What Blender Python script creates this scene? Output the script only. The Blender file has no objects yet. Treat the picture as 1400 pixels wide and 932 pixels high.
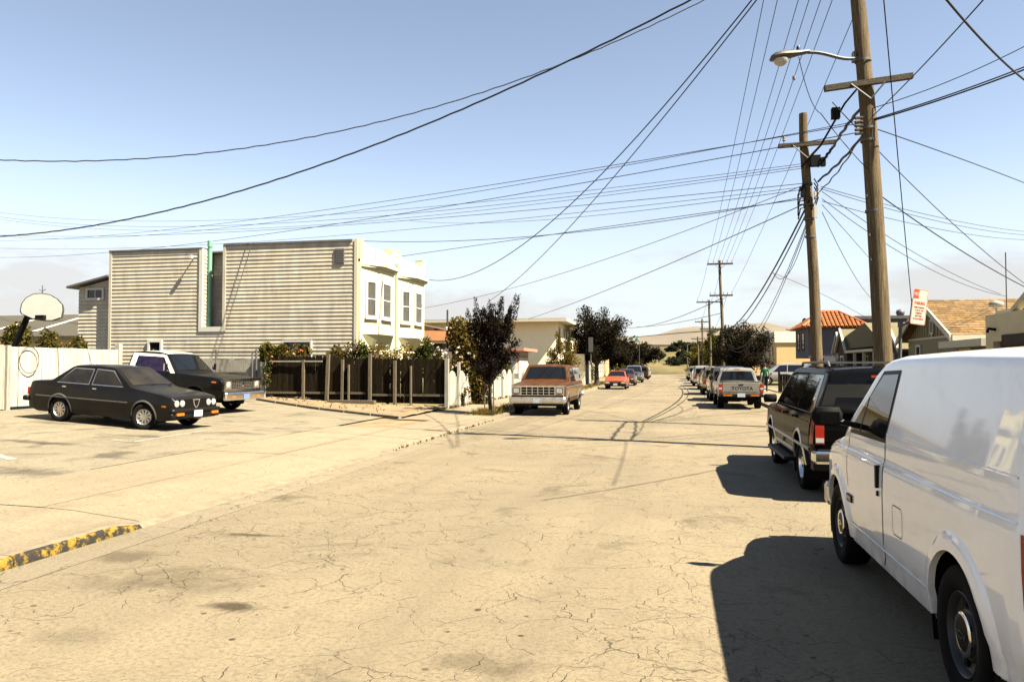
import bpy, bmesh, math, random
from math import radians as R, sin, cos, pi, atan2, sqrt
from mathutils import Vector, Matrix
random.seed(7)
S = bpy.context.scene
COL = S.collection

# ---------------------------------------------------------------- camera, sky, sun, exposure
FPX, CAMH = 1050.0, 1.75                       # focal length in photo pixels, eye height
YAW, PITCH = math.atan(218/FPX), math.atan(34/FPX)
cam = bpy.data.cameras.new('camera'); cam.sensor_width = 36; cam.lens = FPX/1400*36
cam.clip_start = 0.05; cam.clip_end = 20000
camo = bpy.data.objects.new('camera', cam); COL.objects.link(camo)
camo.location = (0, 0, CAMH); camo.rotation_euler = (R(90)+PITCH, 0, YAW)
S.camera = camo

SUN_EL = R(52); SUNH = Vector((0.955, -0.296))  # horizontal direction towards the sun
W = bpy.data.worlds.new('World'); S.world = W; W.use_nodes = True
nt = W.node_tree; nt.nodes.clear(); N = nt.nodes; L = nt.links
out = N.new('ShaderNodeOutputWorld'); bg = N.new('ShaderNodeBackground')
sky = N.new('ShaderNodeTexSky'); sky.sky_type = 'NISHITA'; sky.sun_disc = False
sky.sun_elevation = SUN_EL; sky.sun_rotation = atan2(SUNH.x, SUNH.y)
sky.altitude = 0; sky.air_density = 0.68; sky.dust_density = 0.0; sky.ozone_density = 1.0
tint = N.new('ShaderNodeMixRGB'); tint.blend_type = 'MULTIPLY'; tint.inputs[0].default_value = 1
tint.inputs[2].default_value = (1.34, 1.07, 0.845, 1)
# low fog bank that lies along the whole horizon
tc = N.new('ShaderNodeTexCoord'); sep = N.new('ShaderNodeSeparateXYZ')
mp = N.new('ShaderNodeMapping'); mp.inputs['Scale'].default_value = (1, 1, 3.2); mp.inputs['Location'].default_value = (3.1, 1.7, 0)
nz = N.new('ShaderNodeTexNoise'); nz.inputs['Scale'].default_value = 2.6; nz.inputs['Detail'].default_value = 7; nz.inputs['Roughness'].default_value = 0.6
ma = N.new('ShaderNodeMath'); ma.operation = 'MULTIPLY_ADD'; ma.inputs[1].default_value = 0.62; ma.inputs[2].default_value = -0.22
mb = N.new('ShaderNodeMath'); mb.operation = 'SUBTRACT'
mr = N.new('ShaderNodeMapRange'); mr.interpolation_type = 'SMOOTHSTEP'
mr.inputs[1].default_value = -0.03; mr.inputs[2].default_value = 0.05; mr.inputs[3].default_value = 0; mr.inputs[4].default_value = 0.6
mix = N.new('ShaderNodeMixRGB'); mix.inputs[2].default_value = (2.62, 2.43, 2.32, 1)
L.new(tc.outputs['Generated'], sep.inputs[0]); L.new(tc.outputs['Generated'], mp.inputs[0]); L.new(mp.outputs[0], nz.inputs[0])
L.new(nz.outputs[0], ma.inputs[0]); L.new(ma.outputs[0], mb.inputs[0]); L.new(sep.outputs[2], mb.inputs[1]); L.new(mb.outputs[0], mr.inputs[0])
# pale haze low in the air, the same all the way round
hz = N.new('ShaderNodeMapRange'); hz.interpolation_type = 'SMOOTHSTEP'; hz.inputs[1].default_value = 0.26; hz.inputs[2].default_value = 0.04; hz.inputs[3].default_value = 0; hz.inputs[4].default_value = 0.85
hm_ = N.new('ShaderNodeMixRGB'); hm_.inputs[2].default_value = (2.75, 2.95, 3.05, 1)
L.new(sep.outputs[2], hz.inputs[0]); L.new(hz.outputs[0], hm_.inputs[0]); L.new(tint.outputs[0], hm_.inputs[1])
L.new(sky.outputs[0], tint.inputs[1]); L.new(hm_.outputs[0], mix.inputs[1]); L.new(mr.outputs[0], mix.inputs[0])
L.new(mix.outputs[0], bg.inputs[0]); bg.inputs[1].default_value = 0.05
L.new(bg.outputs[0], out.inputs[0])

sl = bpy.data.lights.new('sun', 'SUN'); sl.energy = 5.0; sl.angle = R(0.55); sl.color = (1.0, 0.90, 0.70)
so = bpy.data.objects.new('sun', sl); COL.objects.link(so)
sd = Vector((SUNH.x*cos(SUN_EL), SUNH.y*cos(SUN_EL), sin(SUN_EL))).normalized()
so.rotation_euler = sd.to_track_quat('Z', 'Y').to_euler(); so.location = (20, -10, 40)

vs = S.view_settings; vs.view_transform = 'Standard'; vs.look = 'None'; vs.exposure = 2.5; vs.gamma = 1.0; vs.use_curve_mapping = False
S.cycles.use_denoising = True; S.cycles.max_bounces = 6; S.cycles.transparent_max_bounces = 12
S.cycles.caustics_reflective = False; S.cycles.caustics_refractive = False; S.cycles.sample_clamp_indirect = 6

# ---------------------------------------------------------------- helpers
ca, sa, ct, st = cos(YAW), sin(YAW), cos(PITCH), sin(PITCH)
def hit(px, py, X=None, Y=None, Z=None, D=None):
    """photo pixel -> point on a plane of the place (X, Y or Z = const) or at depth D"""
    u, v = (px-700)/FPX, (466-py)/FPX
    fh, up = ct-v*st, st+v*ct
    d = Vector((u*ca-fh*sa, u*sa+fh*ca, up))
    t = X/d.x if X is not None else Y/d.y if Y is not None else (Z-CAMH)/d.z if Z is not None else D
    p = d*t; p.z += CAMH
    return p
def pix(p):
    x, y, z = p[0], p[1], p[2]-CAMH
    r, f = x*ca+y*sa, -x*sa+y*ca
    fd, u = f*ct+z*st, -f*st+z*ct
    return 700+FPX*r/fd, 466-FPX*u/fd
def lerp(a, b, t): return a+(b-a)*t
def interp(tab, x):
    if x <= tab[0][0]: return tab[0][1]
    for (a, b), (c, d) in zip(tab, tab[1:]):
        if x <= c: return b+(d-b)*(x-a)/(c-a) if c > a else d
    return tab[-1][1]

OFF = {}
def thing(name, label, cat, loc=(0, 0, 0), rz=0, group=None, world=False, kind=None):
    o = bpy.data.objects.new(name, None); COL.objects.link(o)
    o.empty_display_size = 0.2; o.location = loc; o.rotation_euler = (0, 0, rz)
    o['label'] = label; o['category'] = cat
    if group: o['group'] = group
    if world: OFF[o.name] = Vector(loc)
    return o
def tag(o, label, cat, group=None):
    o['label'] = label; o['category'] = cat
    if group: o['group'] = group
    return o
class MB:
    def __init__(s): s.v = []; s.f = []
    def add(s, vs, fs):
        n = len(s.v); s.v += [Vector(v) for v in vs]; s.f += [tuple(i+n for i in f) for f in fs]; return s
    def box(s, x0, x1, y0, y1, z0, z1, M=None):
        v = [Vector((x, y, z)) for z in (z0, z1) for y in (y0, y1) for x in (x0, x1)]
        if M is not None: v = [M @ p for p in v]
        return s.add(v, [(0, 2, 3, 1), (4, 5, 7, 6), (0, 1, 5, 4), (2, 6, 7, 3), (0, 4, 6, 2), (1, 3, 7, 5)])
    def cbox(s, c, sx, sy, sz, M=None):
        c = Vector(c); T = Matrix.Translation(c) @ (M or Matrix())
        return s.box(-sx/2, sx/2, -sy/2, sy/2, -sz/2, sz/2, T)
    def prism(s, poly, axis, a, b):
        n = len(poly)
        def P(p, t): return {'x': (t, p[0], p[1]), 'y': (p[0], t, p[1]), 'z': (p[0], p[1], t)}[axis]
        v = [P(p, a) for p in poly]+[P(p, b) for p in poly]
        return s.add(v, [tuple(range(n)), tuple(range(2*n-1, n-1, -1))]+[(i, (i+1) % n, (i+1) % n+n, i+n) for i in range(n)])
    def tube(s, pts, r, n=6, cap=True):
        pts = [Vector(p) for p in pts]; m = len(pts); rs = r if isinstance(r, (list, tuple)) else [r]*m
        base = len(s.v); ref = None
        for i, p in enumerate(pts):
            t = (pts[min(i+1, m-1)]-pts[max(i-1, 0)])
            t = t.normalized() if t.length > 1e-9 else Vector((0, 0, 1))
            if ref is None: ref = t.orthogonal().normalized()
            ref = (ref-t*ref.dot(t)); ref = ref.normalized() if ref.length > 1e-6 else t.orthogonal().normalized()
            q = t.cross(ref)
            for k in range(n):
                a = 2*pi*k/n; s.v.append(p+ref*(rs[i]*cos(a))+q*(rs[i]*sin(a)))
        for i in range(m-1):
            for k in range(n):
                k2 = (k+1) % n
                s.f.append((base+i*n+k, base+i*n+k2, base+(i+1)*n+k2, base+(i+1)*n+k))
        if cap:
            s.f.append(tuple(base+k for k in range(n-1, -1, -1))); s.f.append(tuple(base+(m-1)*n+k for k in range(n)))
        return s
    def lathe(s, prof, c=(0, 0, 0), axis='x', n=24):
        base = len(s.v); c = Vector(c); m = len(prof)
        for r, h in prof:
            for k in range(n):
                a = 2*pi*k/n; u, v = r*cos(a), r*sin(a)
                s.v.append(c+Vector({'x': (h, u, v), 'y': (u, h, v), 'z': (u, v, h)}[axis]))
        for i in range(m-1):
            for k in range(n):
                k2 = (k+1) % n
                s.f.append((base+i*n+k, base+i*n+k2, base+(i+1)*n+k2, base+(i+1)*n+k))
        return s
    def grid(s, P, nu, nv):
        base = len(s.v)
        for i in range(nu+1):
            for j in range(nv+1): s.v.append(Vector(P(i/nu, j/nv)))
        for i in range(nu):
            for j in range(nv):
                a = base+i*(nv+1)+j; s.f.append((a, a+1, a+nv+2, a+nv+1))
        return s
    def build(s, name, mat, parent=None, smooth=None, recalc=True):
        me = bpy.data.meshes.new(name)
        off = OFF.get(parent.name) if parent is not None else None
        me.from_pydata([tuple(v-off) for v in s.v] if off else [tuple(v) for v in s.v], [], s.f)
        if recalc:
            b = bmesh.new(); b.from_mesh(me); bmesh.ops.recalc_face_normals(b, faces=b.faces); b.to_mesh(me); b.free()
        for m in (mat if isinstance(mat, (list, tuple)) else [mat]): me.materials.append(m)
        if smooth is not None:
            for p in me.polygons: p.use_smooth = True
            me.set_sharp_from_angle(angle=R(smooth))
        o = bpy.data.objects.new(name, me); COL.objects.link(o)
        if parent is not None:
            o.parent = parent
            if off: OFF[o.name] = off
        return o
def struct(o): o['kind'] = 'structure'; return o
def copy_part(o, parent, loc=(0, 0, 0)):
    c = o.copy(); COL.objects.link(c); c.parent = parent; c.location = loc; return c

# ---------------------------------------------------------------- materials
def mat(name, col, rough=0.7, var=0.0, scale=3.0, bump=0.0, bscale=40, metal=0.0, coat=0.0, spec=0.3, var2=None, stretch=(1, 1, 1), isl=0.0, emit=None, obj=0.0, K=0.47):
    if metal < .5: col = tuple(c*K for c in col); var2 = tuple(c*K for c in var2) if var2 else None
    m = bpy.data.materials.new(name); m.use_nodes = True; t = m.node_tree; n = t.nodes; l = t.links
    b = n['Principled BSDF']; c4 = (*col, 1)
    b.inputs['Base Color'].default_value = c4; b.inputs['Roughness'].default_value = rough
    b.inputs['Metallic'].default_value = metal; b.inputs['Specular IOR Level'].default_value = spec
    if coat: b.inputs['Coat Weight'].default_value = coat; b.inputs['Coat Roughness'].default_value = 0.04
    last = None
    tcn = n.new('ShaderNodeTexCoord'); mpn = n.new('ShaderNodeMapping'); mpn.inputs['Scale'].default_value = stretch
    l.new(tcn.outputs['Object'], mpn.inputs[0])
    if var:
        z = n.new('ShaderNodeTexNoise'); z.inputs['Scale'].default_value = scale; z.inputs['Detail'].default_value = 8; z.inputs['Roughness'].default_value = 0.65
        l.new(mpn.outputs[0], z.inputs[0])
        rp = n.new('ShaderNodeValToRGB'); rp.color_ramp.elements[0].position = 0.3; rp.color_ramp.elements[1].position = 0.7
        lo = var2 if var2 else tuple(c*(1-var) for c in col); hi = tuple(min(1, c*(1+var*0.8)) for c in col)
        rp.color_ramp.elements[0].color = (*lo, 1); rp.color_ramp.elements[1].color = (*hi, 1)
        l.new(z.outputs[0], rp.inputs[0]); last = rp.outputs[0]
    if isl or obj:
        src = n.new('ShaderNodeNewGeometry').outputs['Random Per Island'] if isl else n.new('ShaderNodeObjectInfo').outputs['Random']
        k = isl or obj
        mr = n.new('ShaderNodeMapRange'); mr.inputs[3].default_value = 1-k; mr.inputs[4].default_value = 1+k
        mx = n.new('ShaderNodeMixRGB'); mx.blend_type = 'MULTIPLY'; mx.inputs[0].default_value = 1; mx.inputs[1].default_value = c4
        if last: l.new(last, mx.inputs[1])
        l.new(src, mr.inputs[0]); l.new(mr.outputs[0], mx.inputs[2]); last = mx.outputs[0]
    if last: l.new(last, b.inputs['Base Color'])
    if bump:
        z2 = n.new('ShaderNodeTexNoise'); z2.inputs['Scale'].default_value = bscale; z2.inputs['Detail'].default_value = 6
        bp = n.new('ShaderNodeBump'); bp.inputs['Strength'].default_value = bump; bp.inputs['Distance'].default_value = 0.02
        l.new(mpn.outputs[0], z2.inputs[0]); l.new(z2.outputs[0], bp.inputs['Height']); l.new(bp.outputs[0], b.inputs['Normal'])
    if emit: b.inputs['Emission Color'].default_value = (*emit, 1); b.inputs['Emission Strength'].default_value = 1
    return m

def asphalt(name, base, dark, crackw, crack_scale, crack_amt, stain, spots=()):
    base = tuple(c*.85 for c in base); dark = tuple(c*.85 for c in dark)
    m = bpy.data.materials.new(name); m.use_nodes = True; t = m.node_tree; n = t.nodes; l = t.links
    b = n['Principled BSDF']; b.inputs['Roughness'].default_value = 0.85; b.inputs['Specular IOR Level'].default_value = 0.25
    tcn = n.new('ShaderNodeTexCoord'); co = tcn.outputs['Object']
    def noise(sc, det=6, rough=0.6, src=co, dist=0.0):
        z = n.new('ShaderNodeTexNoise'); z.inputs['Scale'].default_value = sc; z.inputs['Detail'].default_value = det; z.inputs['Roughness'].default_value = rough; z.inputs['Distortion'].default_value = dist
        l.new(src, z.inputs[0]); return z
    def ramp(src, p0, p1, c0=0, c1=1):
        r = n.new('ShaderNodeMapRange'); r.inputs[1].default_value = p0; r.inputs[2].default_value = p1; r.inputs[3].default_value = c0; r.inputs[4].default_value = c1
        l.new(src, r.inputs[0]); return r.outputs[0]
    def mul(a, bb, op='MULTIPLY'):
        q = n.new('ShaderNodeMath'); q.operation = op
        for i, x in enumerate((a, bb)):
            if isinstance(x, (int, float)): q.inputs[i].default_value = x
            else: l.new(x, q.inputs[i])
        return q.outputs[0]
    def mixc(f, a, bb):
        q = n.new('ShaderNodeMixRGB')
        if isinstance(f, (int, float)): q.inputs[0].default_value = f
        else: l.new(f, q.inputs[0])
        for i, x in ((1, a), (2, bb)):
            if isinstance(x, tuple): q.inputs[i].default_value = (*x, 1)
            else: l.new(x, q.inputs[i])
        return q.outputs[0]
    big = noise(0.22, 5); fine = noise(26, 5, 0.8); grit = noise(75, 3, 0.8); mid = noise(1.7, 9, 0.75)
    lo = tuple(c*0.80 for c in base); hi = tuple(min(1, c*1.12) for c in base)
    c = mixc(ramp(big.outputs[0], 0.35, 0.65), lo, hi)
    c = mixc(ramp(fine.outputs[0], 0.46, 0.66, 0, 0.75), c, tuple(k*0.35 for k in base))
    c = mixc(ramp(grit.outputs[0], 0.50, 0.70, 0, 0.45), c, tuple(min(1, k*1.6) for k in base))
    c = mixc(ramp(mid.outputs[0], 0.50, 0.75, 0, 0.45), c, tuple(k*0.55 for k in base))
    # longitudinal wear tracks
    mpn = n.new('ShaderNodeMapping'); mpn.inputs['Scale'].default_value = (1.3, 0.03, 1); l.new(co, mpn.inputs[0])
    tr = noise(1.0, 4, 0.6, mpn.outputs[0]); c = mixc(ramp(tr.outputs[0], 0.48, 0.70, 0, 0.38), c, tuple(k*0.6 for k in base))
    # stains
    stn = noise(0.9, 6, 0.65, dist=0.6); stm = mul(ramp(stn.outputs[0], 0.52 if stain > .7 else 0.575, 0.68), stain)
    c = mixc(stm, c, dark)
    vs_ = n.new('ShaderNodeTexVoronoi'); vs_.voronoi_dimensions = '2D'; vs_.inputs['Scale'].default_value = 2.2; vs_.inputs['Randomness'].default_value = 1; l.new(co, vs_.inputs[0])
    sel = n.new('ShaderNodeSeparateColor'); l.new(vs_.outputs['Color'], sel.inputs[0])
    rad = mul(mul(ramp(sel.outputs[0], 0.6, 1.0), 0.045), 0.022, 'ADD'); edge = mul(rad, vs_.outputs['Distance'], 'SUBTRACT')
    c = mixc(mul(mul(ramp(edge, 0.0, 0.012), ramp(sel.outputs[0], 0.6, 0.61)), ramp(sel.outputs[1], 0.0, 1.0, 0.3, 0.95)), c, dark)
    # oil and tar stains with a place and ragged shape of their own
    for (sx_, sy_, rx_, ry_, k_) in spots:
        ms = n.new('ShaderNodeMapping'); ms.vector_type = 'POINT'; ms.inputs['Scale'].default_value = (1/rx_, 1/ry_, 0); ms.inputs['Location'].default_value = (-sx_/rx_, -sy_/ry_, 0); l.new(co, ms.inputs[0])
        ln = n.new('ShaderNodeVectorMath'); ln.operation = 'LENGTH'; l.new(ms.outputs[0], ln.inputs[0])
        rag = noise(2.6, 8, 0.7, dist=0.5); e_ = mul(mul(rag.outputs[0], 2.2), ln.outputs['Value'], 'SUBTRACT')
        c = mixc(mul(ramp(e_, 0.35, 0.85), k_), c, dark)
    # crack networks
    wob = noise(1.6, 4, 0.6); wv = n.new('ShaderNodeVectorMath'); wv.operation = 'SCALE'; wv.inputs['Scale'].default_value = 0.42; l.new(wob.outputs['Color'], wv.inputs[0])
    wa = n.new('ShaderNodeVectorMath'); l.new(co, wa.inputs[0]); l.new(wv.outputs[0], wa.inputs[1])
    height = mul(fine.outputs[0], 0.25); height = mul(height, mul(grit.outputs[0], 0.22), 'ADD')
    reg = noise(0.33, 4, 0.6)
    for sc, wd, lo_, am in ((crack_scale, crackw, 0.42, 1.0), (crack_scale*2.6, crackw*2.0, 0.42, 0.9), (crack_scale*5.5, crackw*3.2, 0.50, 0.7)):
        v = n.new('ShaderNodeTexVoronoi'); v.feature = 'DISTANCE_TO_EDGE'; v.inputs['Scale'].default_value = sc; v.inputs['Randomness'].default_value = 1
        l.new(wa.outputs[0], v.inputs[0])
        brk = noise(sc*2.3, 3, 0.6)
        line = mul(mul(ramp(v.outputs[0], 0.0, wd, 1, 0), ramp(brk.outputs[0], 0.45, 0.52)), ramp(reg.outputs[0], lo_-0.04, lo_+0.06))
        line = mul(line, crack_amt*am)
        c = mixc(line, c, dark); height = mul(height, mul(line, 0.9), 'SUBTRACT')
    l.new(c, b.inputs['Base Color'])
    bp = n.new('ShaderNodeBump'); bp.inputs['Strength'].default_value = 0.8; bp.inputs['Distance'].default_value = 0.018
    l.new(height, bp.inputs['Height']); l.new(bp.outputs[0], b.inputs['Normal'])
    return m

def spot(px, py, rx, ry, k):
    h = hit(px, py, Z=0.0 if px > 330 or py > 700 else 0.24); return (h.x, h.y, rx, ry, k)
M = {}
M['road'] = asphalt('road', (0.158, 0.128, 0.083), (0.026, 0.018, 0.008), 0.0055, 0.85, 0.72, 0.5, [spot(250, 792, 1.0, .6, .42), spot(320, 828, .35, .2, .9), spot(150, 800, .7, .4, .28), spot(170, 760, .5, .35, .5), spot(345, 731, .5, .12, .8), spot(100, 870, .4, .25, .25), spot(640, 905, .45, .25, .4)])
M['lot'] = asphalt('lot', (0.172, 0.146, 0.101), (0.032, 0.026, 0.018), 0.006, 0.35, 0.35, 0.72, [spot(60, 607, 1.6, .35, .8), spot(150, 618, .5, 1.0, .7), spot(190, 596, 1.2, .35, .7), spot(40, 640, 1.6, .6, .6), spot(260, 632, 1.4, .25, .5), spot(420, 578, 1.5, .4, .35)])
M['conc'] = asphalt('concrete', (0.190, 0.154, 0.103), (0.08, 0.058, 0.033), 0.005, 0.30, 0.3, 0.25)
M['gutter'] = asphalt('gutter', (0.165, 0.136, 0.092), (0.035, 0.026, 0.016), 0.008, 0.6, 0.8, 0.6)
M['kerb'] = mat('kerb_conc', (0.27, 0.215, 0.145), 0.85, 0.35, 5, 0.5, 50)
M['dirt'] = mat('dirt', (0.30, 0.215, 0.12), 0.95, 0.45, 2.0, 0.8, 30)
M['yard'] = mat('yard', (0.20, 0.16, 0.075), 0.95, 0.5, 0.8, 0.6, 20, var2=(0.09, 0.10, 0.03))
M['ground'] = mat('ground', (0.15, 0.12, 0.065), 0.95, 0.4, 0.05)
def yellow_paint():
    m = mat('yellow_kerb_paint', (0.62, 0.43, 0.02), 0.7); t = m.node_tree; n = t.nodes; l = t.links
    z = n.new('ShaderNodeTexNoise'); z.inputs['Scale'].default_value = 7; z.inputs['Detail'].default_value = 9; z.inputs['Roughness'].default_value = 0.75
    tcn = n.new('ShaderNodeTexCoord'); l.new(tcn.outputs['Object'], z.inputs[0])
    rp = n.new('ShaderNodeValToRGB'); e = rp.color_ramp.elements; rp.color_ramp.interpolation = 'LINEAR'
    e[0].position = 0.485; e[0].color = (0.010, 0.008, 0.005, 1); e[1].position = 0.55; e[1].color = (0.125, 0.078, 0.004, 1)
    e2 = rp.color_ramp.elements.new(0.61); e2.color = (0.155, 0.10, 0.006, 1); e3 = rp.color_ramp.elements.new(0.64); e3.color = (0.10, 0.08, 0.05, 1)
    l.new(z.outputs[0], rp.inputs[0]); l.new(rp.outputs[0], n['Principled BSDF'].inputs['Base Color']); return m
M['yellow'] = yellow_paint()
M['whitepaint'] = mat('white_road_paint', (0.42, 0.39, 0.33), 0.8, 0.5, 6)
M['siding'] = mat('cream_siding', (0.66, 0.60, 0.475), 0.6, 0.22, 1.6, obj=0.07, stretch=(2.2, 2.2, 0.5))
M['stucco_y'] = mat('pale_yellow_stucco', (0.80, 0.73, 0.43), 0.85, 0.07, 1.5, 0.25, 60, K=.58)
M['white'] = mat('white_trim', (0.78, 0.75, 0.68), 0.6, 0.06, 3)
M['flash'] = mat('roof_flashing', (0.16, 0.15, 0.16), 0.5, 0.2, 4)
M['roof_flat'] = mat('flat_roof', (0.30, 0.28, 0.25), 0.9, 0.2, 2)
M['glass'] = mat('window_glass', (0.015, 0.016, 0.018), 0.04, spec=0.6)
M['glasslt'] = mat('curtained_glass', (0.10, 0.095, 0.075), 0.08, 0.4, 4, spec=0.6, stretch=(6, 6, 0.6))
M['paint_pale'] = mat('pale_green_pipe', (0.50, 0.62, 0.42), 0.5, 0.1, 3)
M['mint'] = mat('mint_pipe', (0.22, 0.50, 0.36), 0.5, 0.15, 3)
M['greyvent'] = mat('grey_louver', (0.17, 0.17, 0.17), 0.6)
M['darkwood'] = mat('weathered_dark_wood', (0.026, 0.019, 0.010), 0.95, 0.6, 4, 0.6, 20, stretch=(7, 7, 0.7), obj=0.35, spec=0.05)
M['greywood'] = mat('grey_wood', (0.17, 0.135, 0.085), 0.9, 0.45, 5, 0.5, 20, stretch=(6, 6, 0.7))
M['whitewood'] = mat('white_wood', (0.58, 0.555, 0.48), 0.75, 0.28, 3, 0.3, 20, stretch=(3, 3, 0.4), obj=0.12)
M['oldwhite'] = mat('old_white_wood', (0.42, 0.395, 0.33), 0.85, 0.35, 4, 0.3, 20, stretch=(5, 5, 0.6), obj=0.08)
M['polewood'] = mat('pole_wood', (0.20, 0.142, 0.075), 0.95, 0.75, 7, 1.0, 30, stretch=(6, 6, 0.22))
M['armwood'] = mat('crossarm_wood', (0.075, 0.055, 0.035), 0.9, 0.4, 6, 0.5, 25)
M['galv'] = mat('galvanised_steel', (0.14, 0.14, 0.135), 0.6, 0.15, 6, metal=0.2)
M['greymetal'] = mat('grey_metal', (0.13, 0.13, 0.12), 0.5, 0.15, 6, metal=0.2)
M['black'] = mat('black_rubber', (0.006, 0.006, 0.006), 0.7, spec=0.1)
M['wire'] = mat('wire_sheath', (0.012, 0.012, 0.016), 0.6)
M['ceramic'] = mat('insulator', (0.32, 0.27, 0.22), 0.3)
M['beige'] = mat('beige_stucco', (0.80, 0.71, 0.49), 0.85, 0.06, 1.5, 0.2, 60, K=1.0)
M['cream'] = mat('cream_paint', (0.74, 0.69, 0.55), 0.7, 0.06, 2)
M['pink'] = mat('pink_trim', (0.62, 0.27, 0.20), 0.7, 0.1, 4)
M['brownroof'] = mat('brown_roof', (0.12, 0.078, 0.042), 0.9, 0.35, 3, 0.6, 12, stretch=(1, 4, 4))
M['orangeroof'] = mat('orange_roof', (0.26, 0.105, 0.03), 0.9, 0.25, 3, 0.5, 12)
M['oliveroof'] = mat('olive_shingle', (0.21, 0.185, 0.105), 0.95, 0.35, 7, 0.6, 14, stretch=(1, 3, 3))
M['tanshingle'] = mat('tan_shingle', (0.25, 0.15, 0.058), 0.95, 0.45, 5.0, 0.7, 14, stretch=(1, 3.5, 5), var2=(0.12, 0.07, 0.028), obj=0.30)
M['darkshingle'] = mat('dark_shingle', (0.085, 0.075, 0.055), 0.95, 0.4, 8, 0.6, 14, stretch=(3, 1, 5))
M['olivewall'] = mat('olive_tan_siding', (0.31, 0.265, 0.155), 0.75, 0.08, 2, obj=0.05)
M['tanstucco'] = mat('tan_stucco', (0.50, 0.435, 0.285), 0.9, 0.07, 1.5, 0.35, 70, K=.85)
M['bluewall'] = mat('slate_blue_stucco', (0.14, 0.132, 0.175), 0.85, 0.08, 2, 0.2, 60)
M['tile'] = mat('orange_clay_tile', (0.45, 0.15, 0.045), 0.7, 0.2, 6, obj=0.22)
M['tanwall'] = mat('apricot_stucco', (0.66, 0.45, 0.21), 0.85, 0.05, 2, 0.2, 60, K=.75)
M['brownwall'] = mat('dark_brown_shingle_wall', (0.075, 0.055, 0.04), 0.9, 0.3, 6, 0.4, 20)
M['greywall'] = mat('pale_grey_wall', (0.42, 0.40, 0.36), 0.85, 0.06, 2)
M['hill'] = mat('dry_hill', (0.20, 0.165, 0.125), 1.0, 0.25, 0.004, var2=(0.15, 0.125, 0.09))
M['bank'] = mat('dry_grass_bank', (0.17, 0.125, 0.05), 1.0, 0.5, 0.12, var2=(0.05, 0.055, 0.014))
M['barrier'] = mat('freeway_barrier', (0.20, 0.17, 0.14), 0.9, 0.1, 1)
M['bark'] = mat('bark', (0.075, 0.055, 0.035), 0.95, 0.4, 8, 0.8, 30)
def leafm(name, col, isl=0.5, var2=None):
    m = mat(name, col, 0.75, 0.35, 1.2, isl=isl, spec=0.04, var2=var2); n = m.node_tree.nodes; l = m.node_tree.links
    tr = n.new('ShaderNodeBsdfTranslucent'); tr.inputs[0].default_value = tuple(min(1, c*.7) for c in col)+(1,)
    mx = n.new('ShaderNodeMixShader'); mx.inputs[0].default_value = 0.22
    l.new(n['Principled BSDF'].outputs[0], mx.inputs[1]); l.new(tr.outputs[0], mx.inputs[2]); l.new(mx.outputs[0], n['Material Output'].inputs[0]); return m
M['plum'] = leafm('plum_leaf', (0.016, 0.010, 0.008), 0.7)
M['darkleaf'] = leafm('dark_leaf', (0.024, 0.020, 0.011), 0.6)
M['greenleaf'] = leafm('green_leaf', (0.075, 0.085, 0.016), 0.5)
M['oliveleaf'] = leafm('olive_leaf', (0.13, 0.105, 0.022), 0.55, var2=(0.05, 0.055, 0.012))
M['roseleaf'] = leafm('rose_leaf', (0.17, 0.115, 0.024), 0.6, var2=(0.045, 0.045, 0.012))
M['goldleaf'] = leafm('gold_leaf', (0.22, 0.125, 0.022), 0.5, var2=(0.10, 0.09, 0.02))
M['conifer'] = leafm('conifer_leaf', (0.030, 0.034, 0.014), 0.5)
M['weed'] = leafm('weed', (0.24, 0.17, 0.04), 0.5)
M['petalw'] = mat('white_petal', (0.80, 0.72, 0.62), 0.7, isl=0.15)
M['petalo'] = mat('orange_petal', (0.75, 0.20, 0.05), 0.7, isl=0.3)
M['petalp'] = mat('pink_petal', (0.75, 0.42, 0.36), 0.7, isl=0.25)
M['chrome'] = mat('chrome', (0.65, 0.64, 0.62), 0.12, metal=1.0)
M['dullchrome'] = mat('dull_chrome', (0.50, 0.47, 0.42), 0.3, 0.2, 8, metal=0.9)
M['tyre'] = mat('tyre', (0.010, 0.009, 0.008), 0.85, 0.3, 20, spec=0.1)
M['carglass'] = mat('car_glass', (0.008, 0.009, 0.010), 0.03, spec=0.5)
M['plastic'] = mat('black_plastic', (0.008, 0.008, 0.008), 0.5, spec=0.15)
M['redlens'] = mat('red_lens', (0.42, 0.028, 0.012), 0.15, coat=0.5)
M['amber'] = mat('amber_lens', (0.75, 0.20, 0.015), 0.15, coat=0.5)
M['lamp'] = mat('headlamp_glass', (0.62, 0.60, 0.55), 0.12, coat=0.5)
M['plate'] = mat('number_plate', (0.62, 0.66, 0.74), 0.5)
M['bluplate'] = mat('blue_number_plate', (0.20, 0.30, 0.55), 0.5)
M['seam'] = mat('panel_gap', (0.02, 0.018, 0.016), 0.9)
M['signwhite'] = mat('sign_face', (0.66, 0.61, 0.52), 0.5, 0.06, 8)
M['signred'] = mat('sign_red', (0.62, 0.07, 0.03), 0.5)
M['signgreen'] = mat('sign_green', (0.03, 0.32, 0.16), 0.5)
def paint(name, col, rough=0.28, coat=1.0, metal=0.0, var=0.05, scale=3, K=0.68, spec=0.3):
    return mat('paint_'+name, col, rough, var, scale, coat=coat, metal=metal, K=K, spec=spec)

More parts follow.
